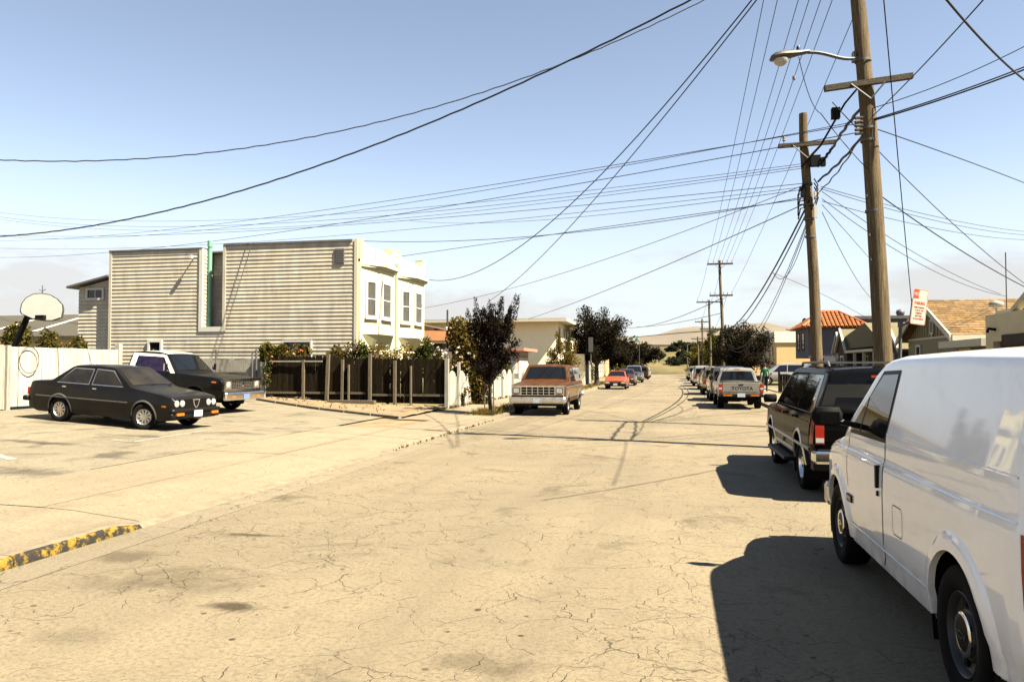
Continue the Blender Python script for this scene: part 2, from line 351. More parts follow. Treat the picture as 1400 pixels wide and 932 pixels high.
M['darkglass'] = mat('dark_glass', (0.004, 0.004, 0.005), 0.08, spec=0.12)
def dusty(m, col=(0.035, 0.028, 0.018), amt=0.55):
    """dust settled on the upward faces"""
    n = m.node_tree.nodes; l = m.node_tree.links; b = n['Principled BSDF']; src = b.inputs['Base Color'].links[0].from_socket
    g = n.new('ShaderNodeNewGeometry'); s = n.new('ShaderNodeSeparateXYZ'); l.new(g.outputs['True Normal'], s.inputs[0])
    r = n.new('ShaderNodeMapRange'); r.inputs[1].default_value = .3; r.inputs[2].default_value = 1; r.inputs[4].default_value = amt; l.new(s.outputs[2], r.inputs[0])
    z = n.new('ShaderNodeTexNoise'); z.inputs['Scale'].default_value = 5; z.inputs['Detail'].default_value = 8
    mu = n.new('ShaderNodeMath'); mu.operation = 'MULTIPLY'; l.new(r.outputs[0], mu.inputs[0]); l.new(z.outputs[0], mu.inputs[1])
    mx = n.new('ShaderNodeMixRGB'); mx.inputs[2].default_value = (*col, 1); l.new(mu.outputs[0], mx.inputs[0]); l.new(src, mx.inputs[1]); l.new(mx.outputs[0], b.inputs['Base Color']); return m

def grime(m, z0=.62, z1=.28, col=(0.16, 0.13, 0.085), amt=.8):
    """road dirt thrown up along the sills"""
    n = m.node_tree.nodes; l = m.node_tree.links; b = n['Principled BSDF']; src = b.inputs['Base Color'].links[0].from_socket
    t_ = n.new('ShaderNodeTexCoord'); s = n.new('ShaderNodeSeparateXYZ'); l.new(t_.outputs['Object'], s.inputs[0])
    r = n.new('ShaderNodeMapRange'); r.inputs[1].default_value = z0; r.inputs[2].default_value = z1; r.inputs[4].default_value = amt; l.new(s.outputs[2], r.inputs[0])
    z = n.new('ShaderNodeTexNoise'); z.inputs['Scale'].default_value = 6; z.inputs['Detail'].default_value = 9; z.inputs['Roughness'].default_value = .7; l.new(t_.outputs['Object'], z.inputs[0])
    r2 = n.new('ShaderNodeMapRange'); r2.inputs[1].default_value = .35; r2.inputs[2].default_value = .7; l.new(z.outputs[0], r2.inputs[0])
    mu = n.new('ShaderNodeMath'); mu.operation = 'MULTIPLY'; l.new(r.outputs[0], mu.inputs[0]); l.new(r2.outputs[0], mu.inputs[1])
    mx = n.new('ShaderNodeMixRGB'); mx.inputs[2].default_value = (*col, 1); l.new(mu.outputs[0], mx.inputs[0]); l.new(src, mx.inputs[1]); l.new(mx.outputs[0], b.inputs['Base Color']); return m

M['rimdark'] = mat('dark_steel_rim', (0.05, 0.048, 0.045), 0.45, 0.2, 8)
# ================================================================ THE GROUND
KX = -5.6                                       # left kerb line; right kerb line at RX
RX = 3.95
def lot_z(x): return interp([(-60, 0.75), (-17.3, 0.58), (-14.6, 0.42), (-12, 0.27), (-8.7, 0.17), (-6.9, 0.135), (-5.6, 0.10)], x)
def dip(y):                                     # 1 where the kerb drops for the driveway
    a = interp([(6.95, 0), (7.55, 1), (15.2, 1), (16.0, 0.25), (24.0, 0.25), (25.0, 0)], y)
    return a
def side_z(x, y):
    low = interp([(-6.9, 0.145), (-5.6, 0.012)], x) if x > -6.9 else lot_z(x)
    return lerp(lot_z(x), low, dip(y)) if x > -6.9 else lot_z(x)
m = MB(); m.add([(-4000, -300, -0.06), (4000, -300, -0.06), (4000, 9000, -0.06), (-4000, 9000, -0.06)], [(0, 1, 2, 3)])
struct(m.build('ground', M['ground'], recalc=False))
m = MB(); m.add([(KX+0.45, -30, 0), (RX-0.35, -30, 0), (RX-0.35, 150, 0), (KX+0.45, 150, 0)], [(0, 1, 2, 3)])
road = struct(m.build('road', M['road'], recalc=False))
m = MB(); m.add([(KX, -30, 0.003), (KX+0.45, -30, 0.003), (KX+0.45, 150, 0.003), (KX, 150, 0.003)], [(0, 1, 2, 3)])
m.build('gutter', M['gutter'], road, recalc=False)
m = MB(); m.add([(RX-0.35, -30, 0.003), (RX, -30, 0.003), (RX, 150, 0.003), (RX-0.35, 150, 0.003)], [(0, 1, 2, 3)])
m.build('gutter', M['gutter'], road, recalc=False)
m = MB(); m.add([(-70, 150, -0.004), (70, 150, -0.004), (70, 158, -0.004), (-70, 158, -0.004)], [(0, 1, 2, 3)])
struct(m.build('cross_street', M['road'], recalc=False))

# kerbs in cast lengths, the near left ones painted yellow
kl = struct(MB().box(KX-0.149, KX-0.02, -30, 150, -0.05, 0.004).build('kerb_left', M['kerb']))
y = -6.3
ks = []
while y < 60:
    l = 2.45 if y > 7 else 1.5
    y2 = min(y+l, 7.35) if y < 7.3 else y+l
    if y < 7.3 and y2 > 6.6: y2 = 7.35
    nseg = 8
    b = MB(); pts = []
    for i in range(nseg+1):
        yy = lerp(y+0.006, y2-0.006, i/nseg); z = side_z(KX, yy)+0.004
        w = random.uniform(-0.006, 0.006)
        b.v += [Vector((KX+0.01, yy, -0.04)), Vector((KX+w*0.5, yy, max(0.006, z-0.03))), Vector((KX-0.03, yy, z+w*0.4)), Vector((KX-0.15, yy, side_z(KX-0.15, yy)+0.003)), Vector((KX-0.15, yy, -0.04))]
    for i in range(nseg):
        for k in range(5):
            k2 = (k+1) % 5; b.f.append((i*5+k, i*5+k2, i*5+5+k2, i*5+5+k))
    b.f += [(0, 1, 2, 3, 4), tuple(nseg*5+k for k in range(4, -1, -1))]
    o = b.build('kerb_stone', [M['yellow'], M['kerb']] if y2 <= 7.36 else M['kerb'], kl, smooth=50)
    if y2 <= 7.36:
        for pf in o.data.polygons: pf.material_index = 1 if pf.normal.z > .8 else 0
    y = y2
b = MB().box(KX-0.15, KX, 60, 150, -0.04, 0.125); b.build('kerb_stone', M['kerb'], kl)
kr = struct(MB().box(RX+0.02, RX+0.149, -30, 150, -0.05, 0.004).build('kerb_right', M['kerb']))
y = -6
while y < 60:
    MB().box(RX, RX+0.15, y+0.006, y+2.994, -0.04, 0.125).build('kerb_stone', M['kerb'], kr); y += 3
MB().box(RX, RX+0.15, 60, 150, -0.04, 0.125).build('kerb_stone', M['kerb'], kr)

# left pavement: cast slabs from kerb to the car park, sloping down across the driveway
def patch(x0, x1, y0, y1, zf, dx=0.35, dy=0.35, lift=0.0, mb=None):
    nx, ny = max(1, int((x1-x0)/dx)), max(1, int((y1-y0)/dy))
    def P(u, v):
        x, y = lerp(x0, x1, u), lerp(y0, y1, v); return (x, y, zf(x, y)+lift)
    return (mb or MB()).grid(P, nx, ny)
sw = struct(patch(-8.7, KX-0.15, -30, 150, lambda x, y: side_z(x, y)-0.03, 0.5, 1.0).build('pavement_left', M['dirt'], recalc=False))
ys = [-6, -2.2, 1.5, 4.3, 6.95, 7.55, 10.2, 13.0, 15.9, 19.0, 21.9]
for a, b2 in zip(ys, ys[1:]):
    for x0, x1 in ((-8.7, -7.05), (-7.05, KX-0.15)):
        if b2 > 21 and x0 < -8: continue
        tl = random.uniform(-0.004, 0.004)
        patch(x0+0.005, x1-(0.005 if x1 < -7 else 0.001), a+0.005, b2-0.005, side_z, dy=0.15, lift=tl).build('pavement_slab', M['conc'], sw, smooth=60, recalc=False)
y = 21.9
while y < 70:
    patch(-8.1, -6.75, y+0.006, y+1.9, side_z).build('pavement_slab', M['conc'], sw, recalc=False); y += 1.906
patch(-8.1, -6.75, y, 149.9, side_z, dy=4).build('pavement_slab', M['conc'], sw, recalc=False)
patch(-6.74, KX-0.156, 21.906, 24.6, side_z).build('pavement_slab', M['conc'], sw, recalc=False)
# weedy verge between pavement and kerb
patch(-6.74, KX-0.156, 24.62, 150, lambda x, y: side_z(x, y)-0.012+0.03*sin(y*3)*sin(x*7), dy=1).build('verge', M['yard'], sw, recalc=False)
lot = struct(patch(-45, -8.71, -20, 27.4, lambda x, y: lot_z(x), 0.6, 1).build('parking_lot', M['lot'], recalc=False))
yl = struct(patch(-60, -8.11, 27.41, 150, lambda x, y: lot_z(x)-0.01, 2, 4).build('front_yards_left', M['yard'], recalc=False))
yr = struct(MB().add([(6.3, -20, 0.15), (70, -20, 0.25), (70, 150, 0.25), (6.3, 150, 0.15)], [(0, 1, 2, 3)]).build('front_yards_right', M['yard'], recalc=False))
swr = struct(MB().add([(RX+0.15, -20, 0.10), (6.29, -20, 0.12), (6.29, 150, 0.12), (RX+0.15, 150, 0.10)], [(0, 1, 2, 3)]).build('pavement_right', M['dirt'], recalc=False))
y = -3
while y < 70:
    MB().box(RX+0.156, 6.28, y+0.006, y+2.0, 0.05, 0.128+random.uniform(0, .004)).build('pavement_slab', M['conc'], swr); y += 2.006
MB().box(RX+0.156, 6.28, y, 149.9, 0.05, 0.128).build('pavement_slab', M['conc'], swr)
# concrete driveways on the right
MB().box(6.32, 14, 50, 58.5, 0.0, 0.19).build('driveway', M['conc'], yr)
MB().box(6.32, 12, 22, 28, 0.0, 0.185).build('driveway', M['conc'], yr)
# dirt wedge in front of the dark fence, with its own low kerb
A, B2, C2 = Vector((-15.3, 26.5)), Vector((-8.0, 22.1)), Vector((-8.05, 27.35))
ds = MB(); n = 14
def wedge(u, v):
    p = A.lerp(B2, v); q = A.lerp(C2, v) if v < 1 else C2
    q = Vector((lerp(-15.3, -8.05, v), 27.35)); r = p.lerp(q, u)
    return (r.x, r.y, lot_z(r.x)+0.05+0.05*u+random.uniform(-.012, .012))
ds.grid(wedge, 14, 60)
ds = struct(ds.build('dirt_strip', M['dirt'], smooth=80, recalc=False))
kb = MB()
for i in range(6):
    p, q = A.lerp(B2, i/6+0.003), A.lerp(B2, (i+1)/6-0.003); d = (q-p).normalized(); nn = Vector((-d.y, d.x))
    vs_ = []
    for s_ in (p, q):
        z = lot_z(s_.x)
        for o_, zz in ((-0.10, z-0.02), (-0.09, z+0.075), (0.03, z+0.085), (0.05, z-0.02)): vs_.append((s_.x+nn.x*o_, s_.y+nn.y*o_, zz))
    MB().add(vs_, [(0, 1, 2, 3), (7, 6, 5, 4), (0, 4, 5, 1), (1, 5, 6, 2), (2, 6, 7, 3), (3, 7, 4, 0)]).build('kerb_stone', M['kerb'], ds)
# worn stall marks on the car park
def mark(p, q, w):
    p, q = Vector(p), Vector(q); d = (q-p).normalized(); nn = Vector((-d.y, d.x))*w/2
    k = 6; vs_ = []
    for i in range(k+1):
        c = p.lerp(q, i/k)
        for s_ in (1, -1): vs_.append((c.x+nn.x*s_, c.y+nn.y*s_, lot_z(c.x+nn.x*s_)+0.005))
    MB().add(vs_, [(2*i, 2*i+1, 2*i+3, 2*i+2) for i in range(k)]).build('parking_line', M['whitepaint'], lot, recalc=False)
def lotpt(px, py):
    x = -12
    for _ in range(6): h = hit(px, py, Z=lot_z(x)); x = h.x
    return (h.x, h.y)
for a, b2, w in (((230, 581), (295, 586), .07), ((295, 586), (182, 604), .07), ((182, 604), (152, 601), .07), ((-40, 612), (18, 628), .16)):
    mark(lotpt(*a), lotpt(*b2), w)

# hills and freeway beyond the end of the street
def ridge(px): return interp([(-900, 455), (200, 452), (600, 450), (760, 452), (860, 459), (930, 452), (985, 444), (1040, 440), (1085, 446), (1130, 452), (1250, 458), (2400, 456)], px)
h = MB(); cols = []
for i in range(121):
    px = -700+i*25
    for j in range(9):
        f = j/8; D = lerp(1500, 2900, f)
        p = hit(px, 500, D=D); top = (500-ridge(px))/FPX*2900+2
        z = -1+(top)*(f**1.25)*(1+0.10*sin(px*.05+f*5)*sin(px*.013+f*2))+random.uniform(-2, 2)*f
        h.v.append(Vector((p.x, p.y, z)))
for i in range(120):
    for j in range(8): a = i*9+j; h.f.append((a, a+1, a+10, a+9))
struct(h.build('hills', M['hill'], smooth=70, recalc=False))
bk = MB()
for i in range(61):
    x = -150+i*6
    for j in range(11):
        yy = 156+j*7; f = max(0, (j-1)/9)
        z = 7.2*(f**0.8)*(1 if f < 1 else 1)+0.5*sin(x*.11+j)*f*(1-f)*2+random.uniform(-.15, .15)*(0 < f < 1)
        bk.v.append(Vector((x, yy, z-0.02)))
for i in range(60):
    for j in range(10): a = i*11+j; bk.f.append((a, a+1, a+12, a+11))
struct(bk.build('embankment', M['bank'], smooth=60, recalc=False))
fw = thing('freeway_barrier', 'long low concrete freeway barrier along the top of the dry grass bank', 'barrier', (30, 226, 7), world=True)
MB().box(-150, 210, 226, 226.4, 7.0, 7.9).build('barrier_wall', M['barrier'], fw)
for i in range(60):
    MB().box(-150+i*6, -149.7+i*6, 225.9, 226.0, 6.6, 8.1).build('post', M['barrier'], fw)

# ================================================================ BUILDINGS
def window(par, x, y, z0, z1, w, face, frame=0.09, g='glass', mull=1, proud=0.05, sill=True, fm='white', shift=0.0):
    """window on a wall: face '-y', '+x', '-x' or a normal vector; (x, y) = centre on the wall face"""
    nrm = {'-y': Vector((0, -1, 0)), '+x': Vector((1, 0, 0)), '-x': Vector((-1, 0, 0))}.get(face) if isinstance(face, str) else Vector(face).normalized()
    t = Vector((0, 0, 1)).cross(nrm); T = Matrix(((t.x, nrm.x, 0, x), (t.y, nrm.y, 0, y), (0, 0, 1, 0), (0, 0, 0, 1)))
    h = w/2
    f = MB(); f.box(-h-frame, -h, 0, proud, z0-frame, z1+frame, T).box(h, h+frame, 0, proud, z0-frame, z1+frame, T)
    f.box(-h, h, 0, proud, z1, z1+frame, T).box(-h, h, 0, proud, z0-frame, z0, T)
    fo = f.build('window', M[fm], par)
    zm = (z0+z1)/2
    if mull == 2:
        MB().box(-h, h, 0.005, 0.022, zm+0.02, z1, T).build('pane', M[g], fo)
        MB().box(-h, h, 0.002, 0.018, z0, zm-0.02, T).build('pane', M[g], fo)
        MB().box(-h, h, 0.002, 0.034, zm-0.02, zm+0.02, T).build('meeting_rail', M[fm], fo)
    elif mull == 3:
        MB().box(-h, -0.015, 0.004, 0.02, z0, z1, T).build('pane', M[g], fo)
        MB().box(0.015, h, 0.004, 0.02, z0, z1, T).build('pane', M[g], fo)
        MB().box(-0.015, 0.015, 0.002, 0.03, z0, z1, T).build('mullion', M[fm], fo)
    else: MB().box(-h, h, 0.004, 0.02, z0, z1, T).build('pane', M[g], fo)
    if sill: MB().box(-h-frame-0.05, h+frame+0.05, 0.002, proud+0.06, z0-frame-0.06, z0-frame-0.002, T).build('sill', M[fm], fo)
    return fo
def lap(par, x0, x1, y, z0, z1, exp, m='siding', dep=0.029, name='siding_board', axis='x', sgn=-1):
    """clapboards on a wall facing -y (axis x) or -x (axis y); each board is its own piece"""
    z = z0; cache = None
    while z < z1-0.03:
        e = min(exp, z1-z)
        prof = [(y, z+e), (y, z), (y+sgn*dep, z), (y+sgn*dep*0.94, z+0.022), (y+sgn*0.005, z+e)]
        cuts = [x0]
        while cuts[-1] < x1-.01:
            n_ = cuts[-1]+(random.uniform(1.2, 4.2) if m == 'siding' else 99)
            cuts.append(n_ if n_ < x1-.8 else x1)
        for a_, b_ in zip(cuts, cuts[1:]):
            j = random.uniform(-.002, .002)
            MB().prism([(q+(j if i > 1 else 0), zz) for i, (q, zz) in enumerate(prof)], 'x' if axis == 'x' else 'y', a_+(.003 if a_ > x0 else 0), b_).build(name, M[m], par)
        z += e

# ---- house with clapboard side and two bays (left)
HY, HX, HXL, HYB = 28.5, -12.2, -23.4, 36.6
H1 = thing('row_house', 'two-storey pale yellow house with cream clapboard side and twin bays', 'house', ((HX+HXL)/2, (HY+HYB)/2, 0.5), world=True)
WX0, WX1 = -19.0, -18.08                       # light well
w = MB().box(HXL, WX0, HY, HYB, 0.3, 6.60).box(WX1, HX-0.002, HY, HYB, 0.3, 6.70)
w.box(WX0, WX1, HY+.7, HYB, 0.3, 6.5).box(WX0, WX1, HY+0.001, HY+.7, 0.3, 3.34)
w.build('wall', M['siding'], H1)
lap(H1, HXL, HX, HY, 0.95, 3.28, 0.156)
lap(H1, HXL, WX0-0.1, HY, 3.28, 6.60, 0.156); lap(H1, WX1+0.08, HX, HY, 3.28, 6.70, 0.156)
lap(H1, WX0+0.02, WX1-0.02, HY+.7, 3.36, 6.5, 0.156)
for z in [3.36+0.156*i for i in range(20)]:
    MB().box(WX0, WX0+0.02, HY+0.05, HY+.66, z, z+0.05).build('siding_board', M['siding'], H1); MB().box(WX1-0.02, WX1, HY+0.05, HY+.66, z, z+0.05).build('siding_board', M['siding'], H1)
MB().box(WX0-0.16, WX0-0.002, HY-0.06, HY-0.001, 3.16, 6.62).build('light_well_trim', M['white'], H1)
MB().box(WX0-0.002, WX1+0.002, HY-0.06, HY-0.001, 3.16, 3.36).build('light_well_trim', M['white'], H1)
MB().box(WX1+0.002, WX1+0.13, HY-0.055, HY-0.001, 3.16, 6.72).build('light_well_trim', M['siding'], H1)
MB().box(HXL-0.05, HXL+0.07, HY-0.05, HY+0.05, 0.4, 6.6).build('corner_board', M['siding'], H1)
MB().box(HX-0.10, HX+0.03, HY-0.05, HY+0.02, 0.4, 6.79).build('corner_board', M['cream'], H1)
MB().box(HXL-0.06, WX0-0.03, HY-0.07, HY+0.4, 6.60, 6.66).build('roof_flashing', M['flash'], H1)
MB().box(WX1+0.03, HX-0.2, HY-0.07, HY+0.4, 6.70, 6.78).build('roof_flashing', M['flash'], H1)
MB().box(HXL+0.3, HX-0.5, HY+0.4, HYB, 6.5, 6.56).build('roof', M['roof_flat'], H1)
window(H1, -18.30, HY+.676, 4.15, 5.2, 0.24, '-y', 0.07, mull=2)
# windows and vent on the clapboard side
p = hit(213, 475, Y=HY); window(H1, p.x, HY-0.022, p.z-0.24, p.z+0.22, 0.5, '-y', 0.09, proud=0.075, sill=False)
p = hit(407, 475, Y=HY); window(H1, p.x, HY-0.022, p.z-0.32, p.z+0.22, 1.15, '-y', 0.07, proud=0.075, sill=False)
p = hit(465, 350, Y=HY); v = MB().box(p.x-.2, p.x+.2, HY-.06, HY-.02, p.z-.3, p.z+.3).build('vent', M['greyvent'], H1)
for i in range(8): MB().box(p.x-.17, p.x+.17, HY-.08, HY-.061, p.z-.27+i*.07, p.z-.235+i*.07).build('louver', M['greyvent'], v)
p = hit(261, 351, Y=HY-.3); MB().cbox(p, .13, .13, .13).tube([p, (p.x-.02, HY-.01, p.z+.03)], .03).build('floodlight', M['white'], H1, smooth=40)
# rear lean-to
EY = 28.72; e0 = hit(107, 470, Y=EY).x; z1, z0 = hit(148, 381, Y=EY).z, hit(106, 394, Y=EY).z
w = MB().prism([(e0, 0.3), (HXL-0.051, 0.3), (HXL-0.051, z1), (e0, z0)], 'y', EY, 35); w.build('lean_to_wall', M['siding'], H1)
z = 2.2
while z < z1-.05:
    xr = HXL-0.052; xl = e0 if z+.156 < z0 else lerp(e0, xr, min(1, (z+.156-z0)/(z1-z0)))
    if xr-xl > .15: MB().prism([(EY, z+.156), (EY, z), (EY-.034, z), (EY-.031, z+.02), (EY-.004, z+.156)], 'x', xl, xr).build('siding_board', M['siding'], H1)
    z += .156
MB().box(e0-.02, HXL-.06, EY-.03, EY-.001, .5, 2.2).build('skirting', M['oldwhite'], H1)
MB().prism([(e0-.35, z0-.03), (HXL-.06, z1+.05), (HXL-.06, z1+.13), (e0-.35, z0+.06)], 'y', EY-.35, 35).build('lean_to_roof', M['flash'], H1)
p = hit(131, 402, Y=EY); window(H1, p.x, EY-.022, p.z-.17, p.z+.17, .72, '-y', .09, proud=.06, mull=3, sill=False)
# street front: stucco wall, mission parapet, bays
MB().box(HX, HX+0.12, HY+0.021, HYB, 0.3, 6.0).build('front_wall', M['stucco_y'], H1)
par = [(HY+.021, 5.9), (HY+.021, 6.80), (28.85, 6.80), (28.85, 6.68), (29.6, 6.62), (30.7, 6.56), (31.75, 6.58), (31.95, 6.62), (31.95, 6.88), (33.15, 6.88), (33.15, 6.72), (33.7, 6.62), (34.5, 6.57), (35.6, 6.60), (36.15, 6.68), (36.15, 6.90), (HYB, 6.90), (HYB, 5.9)]
MB().prism(par, 'x', HX-0.22, HX+0.14).build('parapet', M['stucco_y'], H1)
for y0, y1 in ((31.97, 33.13), (36.17, 36.58)):
    MB().box(HX-.24, HX+.16, y0-.01, y1+.01, 6.93 if y0 != 31.97 else 6.885, 6.96 if y0 != 31.97 else 6.91).build('parapet_cap', M['cream'], H1)
def bay(ya):
    pl = [(HX+.1, ya), (HX+.55, ya+1.0), (HX+.55, ya+2.5), (HX+.1, ya+3.5)]
    bb = MB().prism(pl, 'z', 3.02, 5.72).build('bay', M['stucco_y'], H1)
    low = [(HX+.1, ya+.25), (HX+.14, ya+1.0), (HX+.14, ya+2.5), (HX+.1, ya+3.25)]
    u = MB(); v_ = [(x, y, 3.02) for x, y in pl]+[(x, y, 2.45) for x, y in low]
    u.add(v_, [(0, 1, 5, 4), (1, 2, 6, 5), (2, 3, 7, 6), (4, 5, 6, 7)]); u.build('bay_soffit', M['stucco_y'], bb)
    for g, zz, hh in ((.12, 5.72, .07), (.20, 5.79, .12), (.10, 5.91, .05)):
        q = [(HX+.1, ya-.14), (HX+.55+g, ya+1.0-.12), (HX+.55+g, ya+2.5+.12), (HX+.1, ya+3.64)]
        MB().prism(q, 'z', zz, zz+hh).build('cornice', M['cream'], bb)
    MB().prism([(HX+.1, ya+.0), (HX+.58, ya+.98), (HX+.58, ya+2.52), (HX+.1, ya+3.5)], 'z', 3.03, 3.15).build('bay_band', M['cream'], bb)
    nv = Vector((1.0, -0.45, 0)); c = Vector((HX+.325, ya+.5, 0))+nv.normalized()*0.002
    window(H1, c.x, c.y, 3.78, 5.12, .42, nv, .10, mull=2, g='glasslt')
    window(H1, HX+.552, ya+1.6, 3.78, 5.12, .84, '+x', .11, mull=2, g='glasslt')
for ya in (28.66, 32.78): bay(ya)
MB().tube([(HX+.2, 32.47, 6.15), (HX+.2, 32.47, .6)], .045, 8).cbox((HX+.2, 32.47, 6.2), .18, .2, .22).build('downspout', M['paint_pale'], H1, smooth=40)
for ya in (29.3, 33.5):
    MB().box(HX+.122, HX+.16, ya, ya+2.3, .4, 2.35).build('garage_door', M['brownwall'], H1)
gp = hit(290, 437, Y=HY+.55)
MB().tube([(gp.x, HY+.32, 3.36), (gp.x+.02, HY+.32, 6.72)], .085, 10).tube([(gp.x+.02, HY+.32, 6.72), (gp.x+.02, HY+.32, 6.98)], .11, 10).build('vent_pipe', M['mint'], H1, smooth=40)
p = hit(514, 341, Y=31); b = MB().tube([(-14.0, 31.4, 6.5), (-14.0, 31.4, 6.95)], .08, 8).tube([(-14.35, 31.3, 6.98), (-13.55, 31.5, 7.02)], .12, 10); b.build('roof_vent', M['dullchrome'], H1, smooth=40)
MB().tube([(HX+.16, 36.55, 5.9), (HX+.16, 36.62, 6.2)], .03, 6).tube([(HX+.16, 36.62, 6.15), (HX+.05, 36.7, 5.6)], .012, 5).build('service_bracket', M['greymetal'], H1)

# ---- low house with brown and orange roofs between the row house and the flat-roofed one
H2 = thing('low_house', 'low house with brown gable roof and orange lower roof, half hidden by roses', 'house', (-20, 47, .5), world=True)
MB().box(-27, -13.4, 44, 52, .3, 3.1).build('wall', M['brownwall'], H2)
MB().add([(-27.4, 43.6, 3.25), (-13.0, 43.6, 3.25), (-13.0, 47.0, 4.0), (-27.4, 47.0, 4.0), (-27.4, 43.6, 3.13), (-13.0, 43.6, 3.13), (-13, 47, 3.88), (-27.4, 47, 3.88)], [(0, 1, 2, 3), (4, 5, 6, 7), (0, 1, 5, 4), (1, 2, 6, 5), (0, 3, 7, 4), (2, 3, 7, 6)]).build('porch_roof', M['orangeroof'], H2)
MB().prism([(-27, 3.9), (-13.5, 3.9), (-17.5, 4.75), (-20.2, 5.05), (-27, 4.2)], 'y', 47.05, 53).build('roof', M['brownroof'], H2)
MB().tube([(-15.2, 45.5, 3.6), (-15.2, 45.5, 4.5)], .07, 8).lathe([(.22, 3.66), (.08, 3.8)], (-15.2, 45.5, 0), 'z', 10).build('flue', M['dullchrome'], H2)
MB().tube([(-13.9, 46.8, 3.9), (-13.9, 46.8, 5.3)], .06, 8).build('flue', M['brownwall'], H2)
# ---- flat-roofed beige two-storey house
H3 = thing('flat_roof_house', 'beige two-storey stucco house with wide flat white eaves', 'house', (-14, 65, .2), world=True)
hx = -8.8
MB().box(-21, hx, 60, 71, .1, 5.2).build('wall', M['beige'], H3)
MB().box(-22, hx+.9, 58.9, 72, 5.2, 5.42).build('roof', M['cream'], H3)
MB().box(-21.9, hx+.8, 59.0, 71.9, 5.424, 5.46).build('roof_gravel', M['roof_flat'], H3)
for yy, wv in ((60.9, .7), (63.6, .55), (66.2, .9)):
    window(H3, hx+.002, yy, 3.1, 4.75, wv, '+x', .1, mull=2, proud=.06)
window(H3, hx+.002, 62.2, .8, 2.2, 1.2, '+x', .1); 
MB().box(hx, hx+1.6, 64.8, 70.5, .15, 2.75).build('entrance_block', M['cream'], H3)
MB().box(hx+1.602, hx+1.64, 66.2, 67.2, .2, 2.3).build('door', M['brownwall'], H3)
H3b = thing('garage', 'small white garage with pink trim beside the flat-roofed beige house', 'garage', (-12.5, 53, .2), world=True)
MB().box(-15, -10.2, 50.5, 55, .1, 2.75).build('wall', M['cream'], H3b)
MB().box(-15.3, -9.6, 50.1, 55.4, 2.752, 2.95).build('roof', M['pink'], H3b)
MB().box(-10.198, -10.14, 50.9, 54.4, .2, 2.45).build('door_frame', M['pink'], H3b)
d = MB().box(-10.138, -10.10, 51.1, 54.2, .2, 2.3).build('garage_door', M['white'], H3b)
MB().box(-11.4, -10.25, 50.46, 50.498, .3, 2.35).build('side_door', M['white'], H3b)
# ---- more houses on the left further on
def simple_house(name, label, x0, x1, y0, y1, h, wallm, roofm, side, kind='flat', grp=None, ov=.35, ridge_h=1.1):
    t = thing(name, label, 'house', ((x0+x1)/2, (y0+y1)/2, .2), world=True, group=grp)
    MB().box(x0, x1, y0, y1, .05, h).build('wall', M[wallm], t)
    if kind == 'flat': MB().box(x0-ov, x1+ov, y0-ov, y1+ov, h+.002, h+.22).build('roof', M[roofm], t)
    elif kind == 'gx':
        ym = (y0+y1)/2
        MB().prism([(y0-ov, h-.05), (ym, h+ridge_h), (y1+ov, h-.05), (y1+ov, h+.1), (ym, h+ridge_h+.16), (y0-ov, h+.1)], 'x', x0-ov, x1+ov).build('roof', M[roofm], t)
        MB().prism([(y0, h-.02), (y1, h-.02), (ym, h+ridge_h-.05)], 'x', x0+.01, x1-.01).build('gable', M[wallm], t)
    xs = x1 if side == 'L' else x0
    f = '+x' if side == 'L' else '-x'
    n = 3
    for i in range(n):
        yy = lerp(y0, y1, (i+.5)/n)
        window(t, xs+(.002 if side == 'L' else -.002), yy, 1.2, 2.3, 1.0, f, .09, mull=2, proud=.05)
    return t
simple_house('white_house', 'plain white house with flat eaves past the big dark street tree', -19, -9.3, 88, 99, 4.0, 'cream', 'cream', 'L', 'flat', ov=.6)
simple_house('grey_house', 'low grey gabled house past the big dark street tree', -19, -9.8, 104, 114, 3.2, 'greywall', 'brownroof', 'L', 'gx')
simple_house('tan_house', 'tan gabled house by the round dark trees', -20, -10, 120, 130, 3.2, 'tanwall', 'oliveroof', 'L', 'gx')
# ---- roofs beyond the white fence
H6 = thing('workshop', 'low workshop with dark corrugated roof behind the white fence', 'building', (-40, 42, .6), world=True)
MB().box(-58, -30.5, 38, 50, .3, 3.4).build('wall', M['tanstucco'], H6)
MB().prism([(37.4, 3.3), (44, 5.0), (50.6, 3.3), (50.6, 3.45), (44, 5.16), (37.4, 3.45)], 'x', -58.5, -29.8).build('roof', M['darkshingle'], H6)
for i in range(3): MB().add([(-33.9-i*3.1, 38.6, 3.80), (-33.5-i*3.1, 38.6, 3.80), (-34.0-i*3.1, 42.9, 4.90), (-34.4-i*3.1, 42.9, 4.90)], [(0, 1, 2, 3)]).build('roof_sheet', M['white'], H6)
H7 = thing('white_shed', 'long white flat-topped shed beyond the backboard', 'building', (-50, 55, .6), world=True)
MB().box(-75, -43.5, 52, 66, .3, 5.3).build('wall', M['white'], H7); MB().box(-75.3, -43.2, 51.7, 66.3, 5.3, 5.5).build('roof', M['roof_flat'], H7)

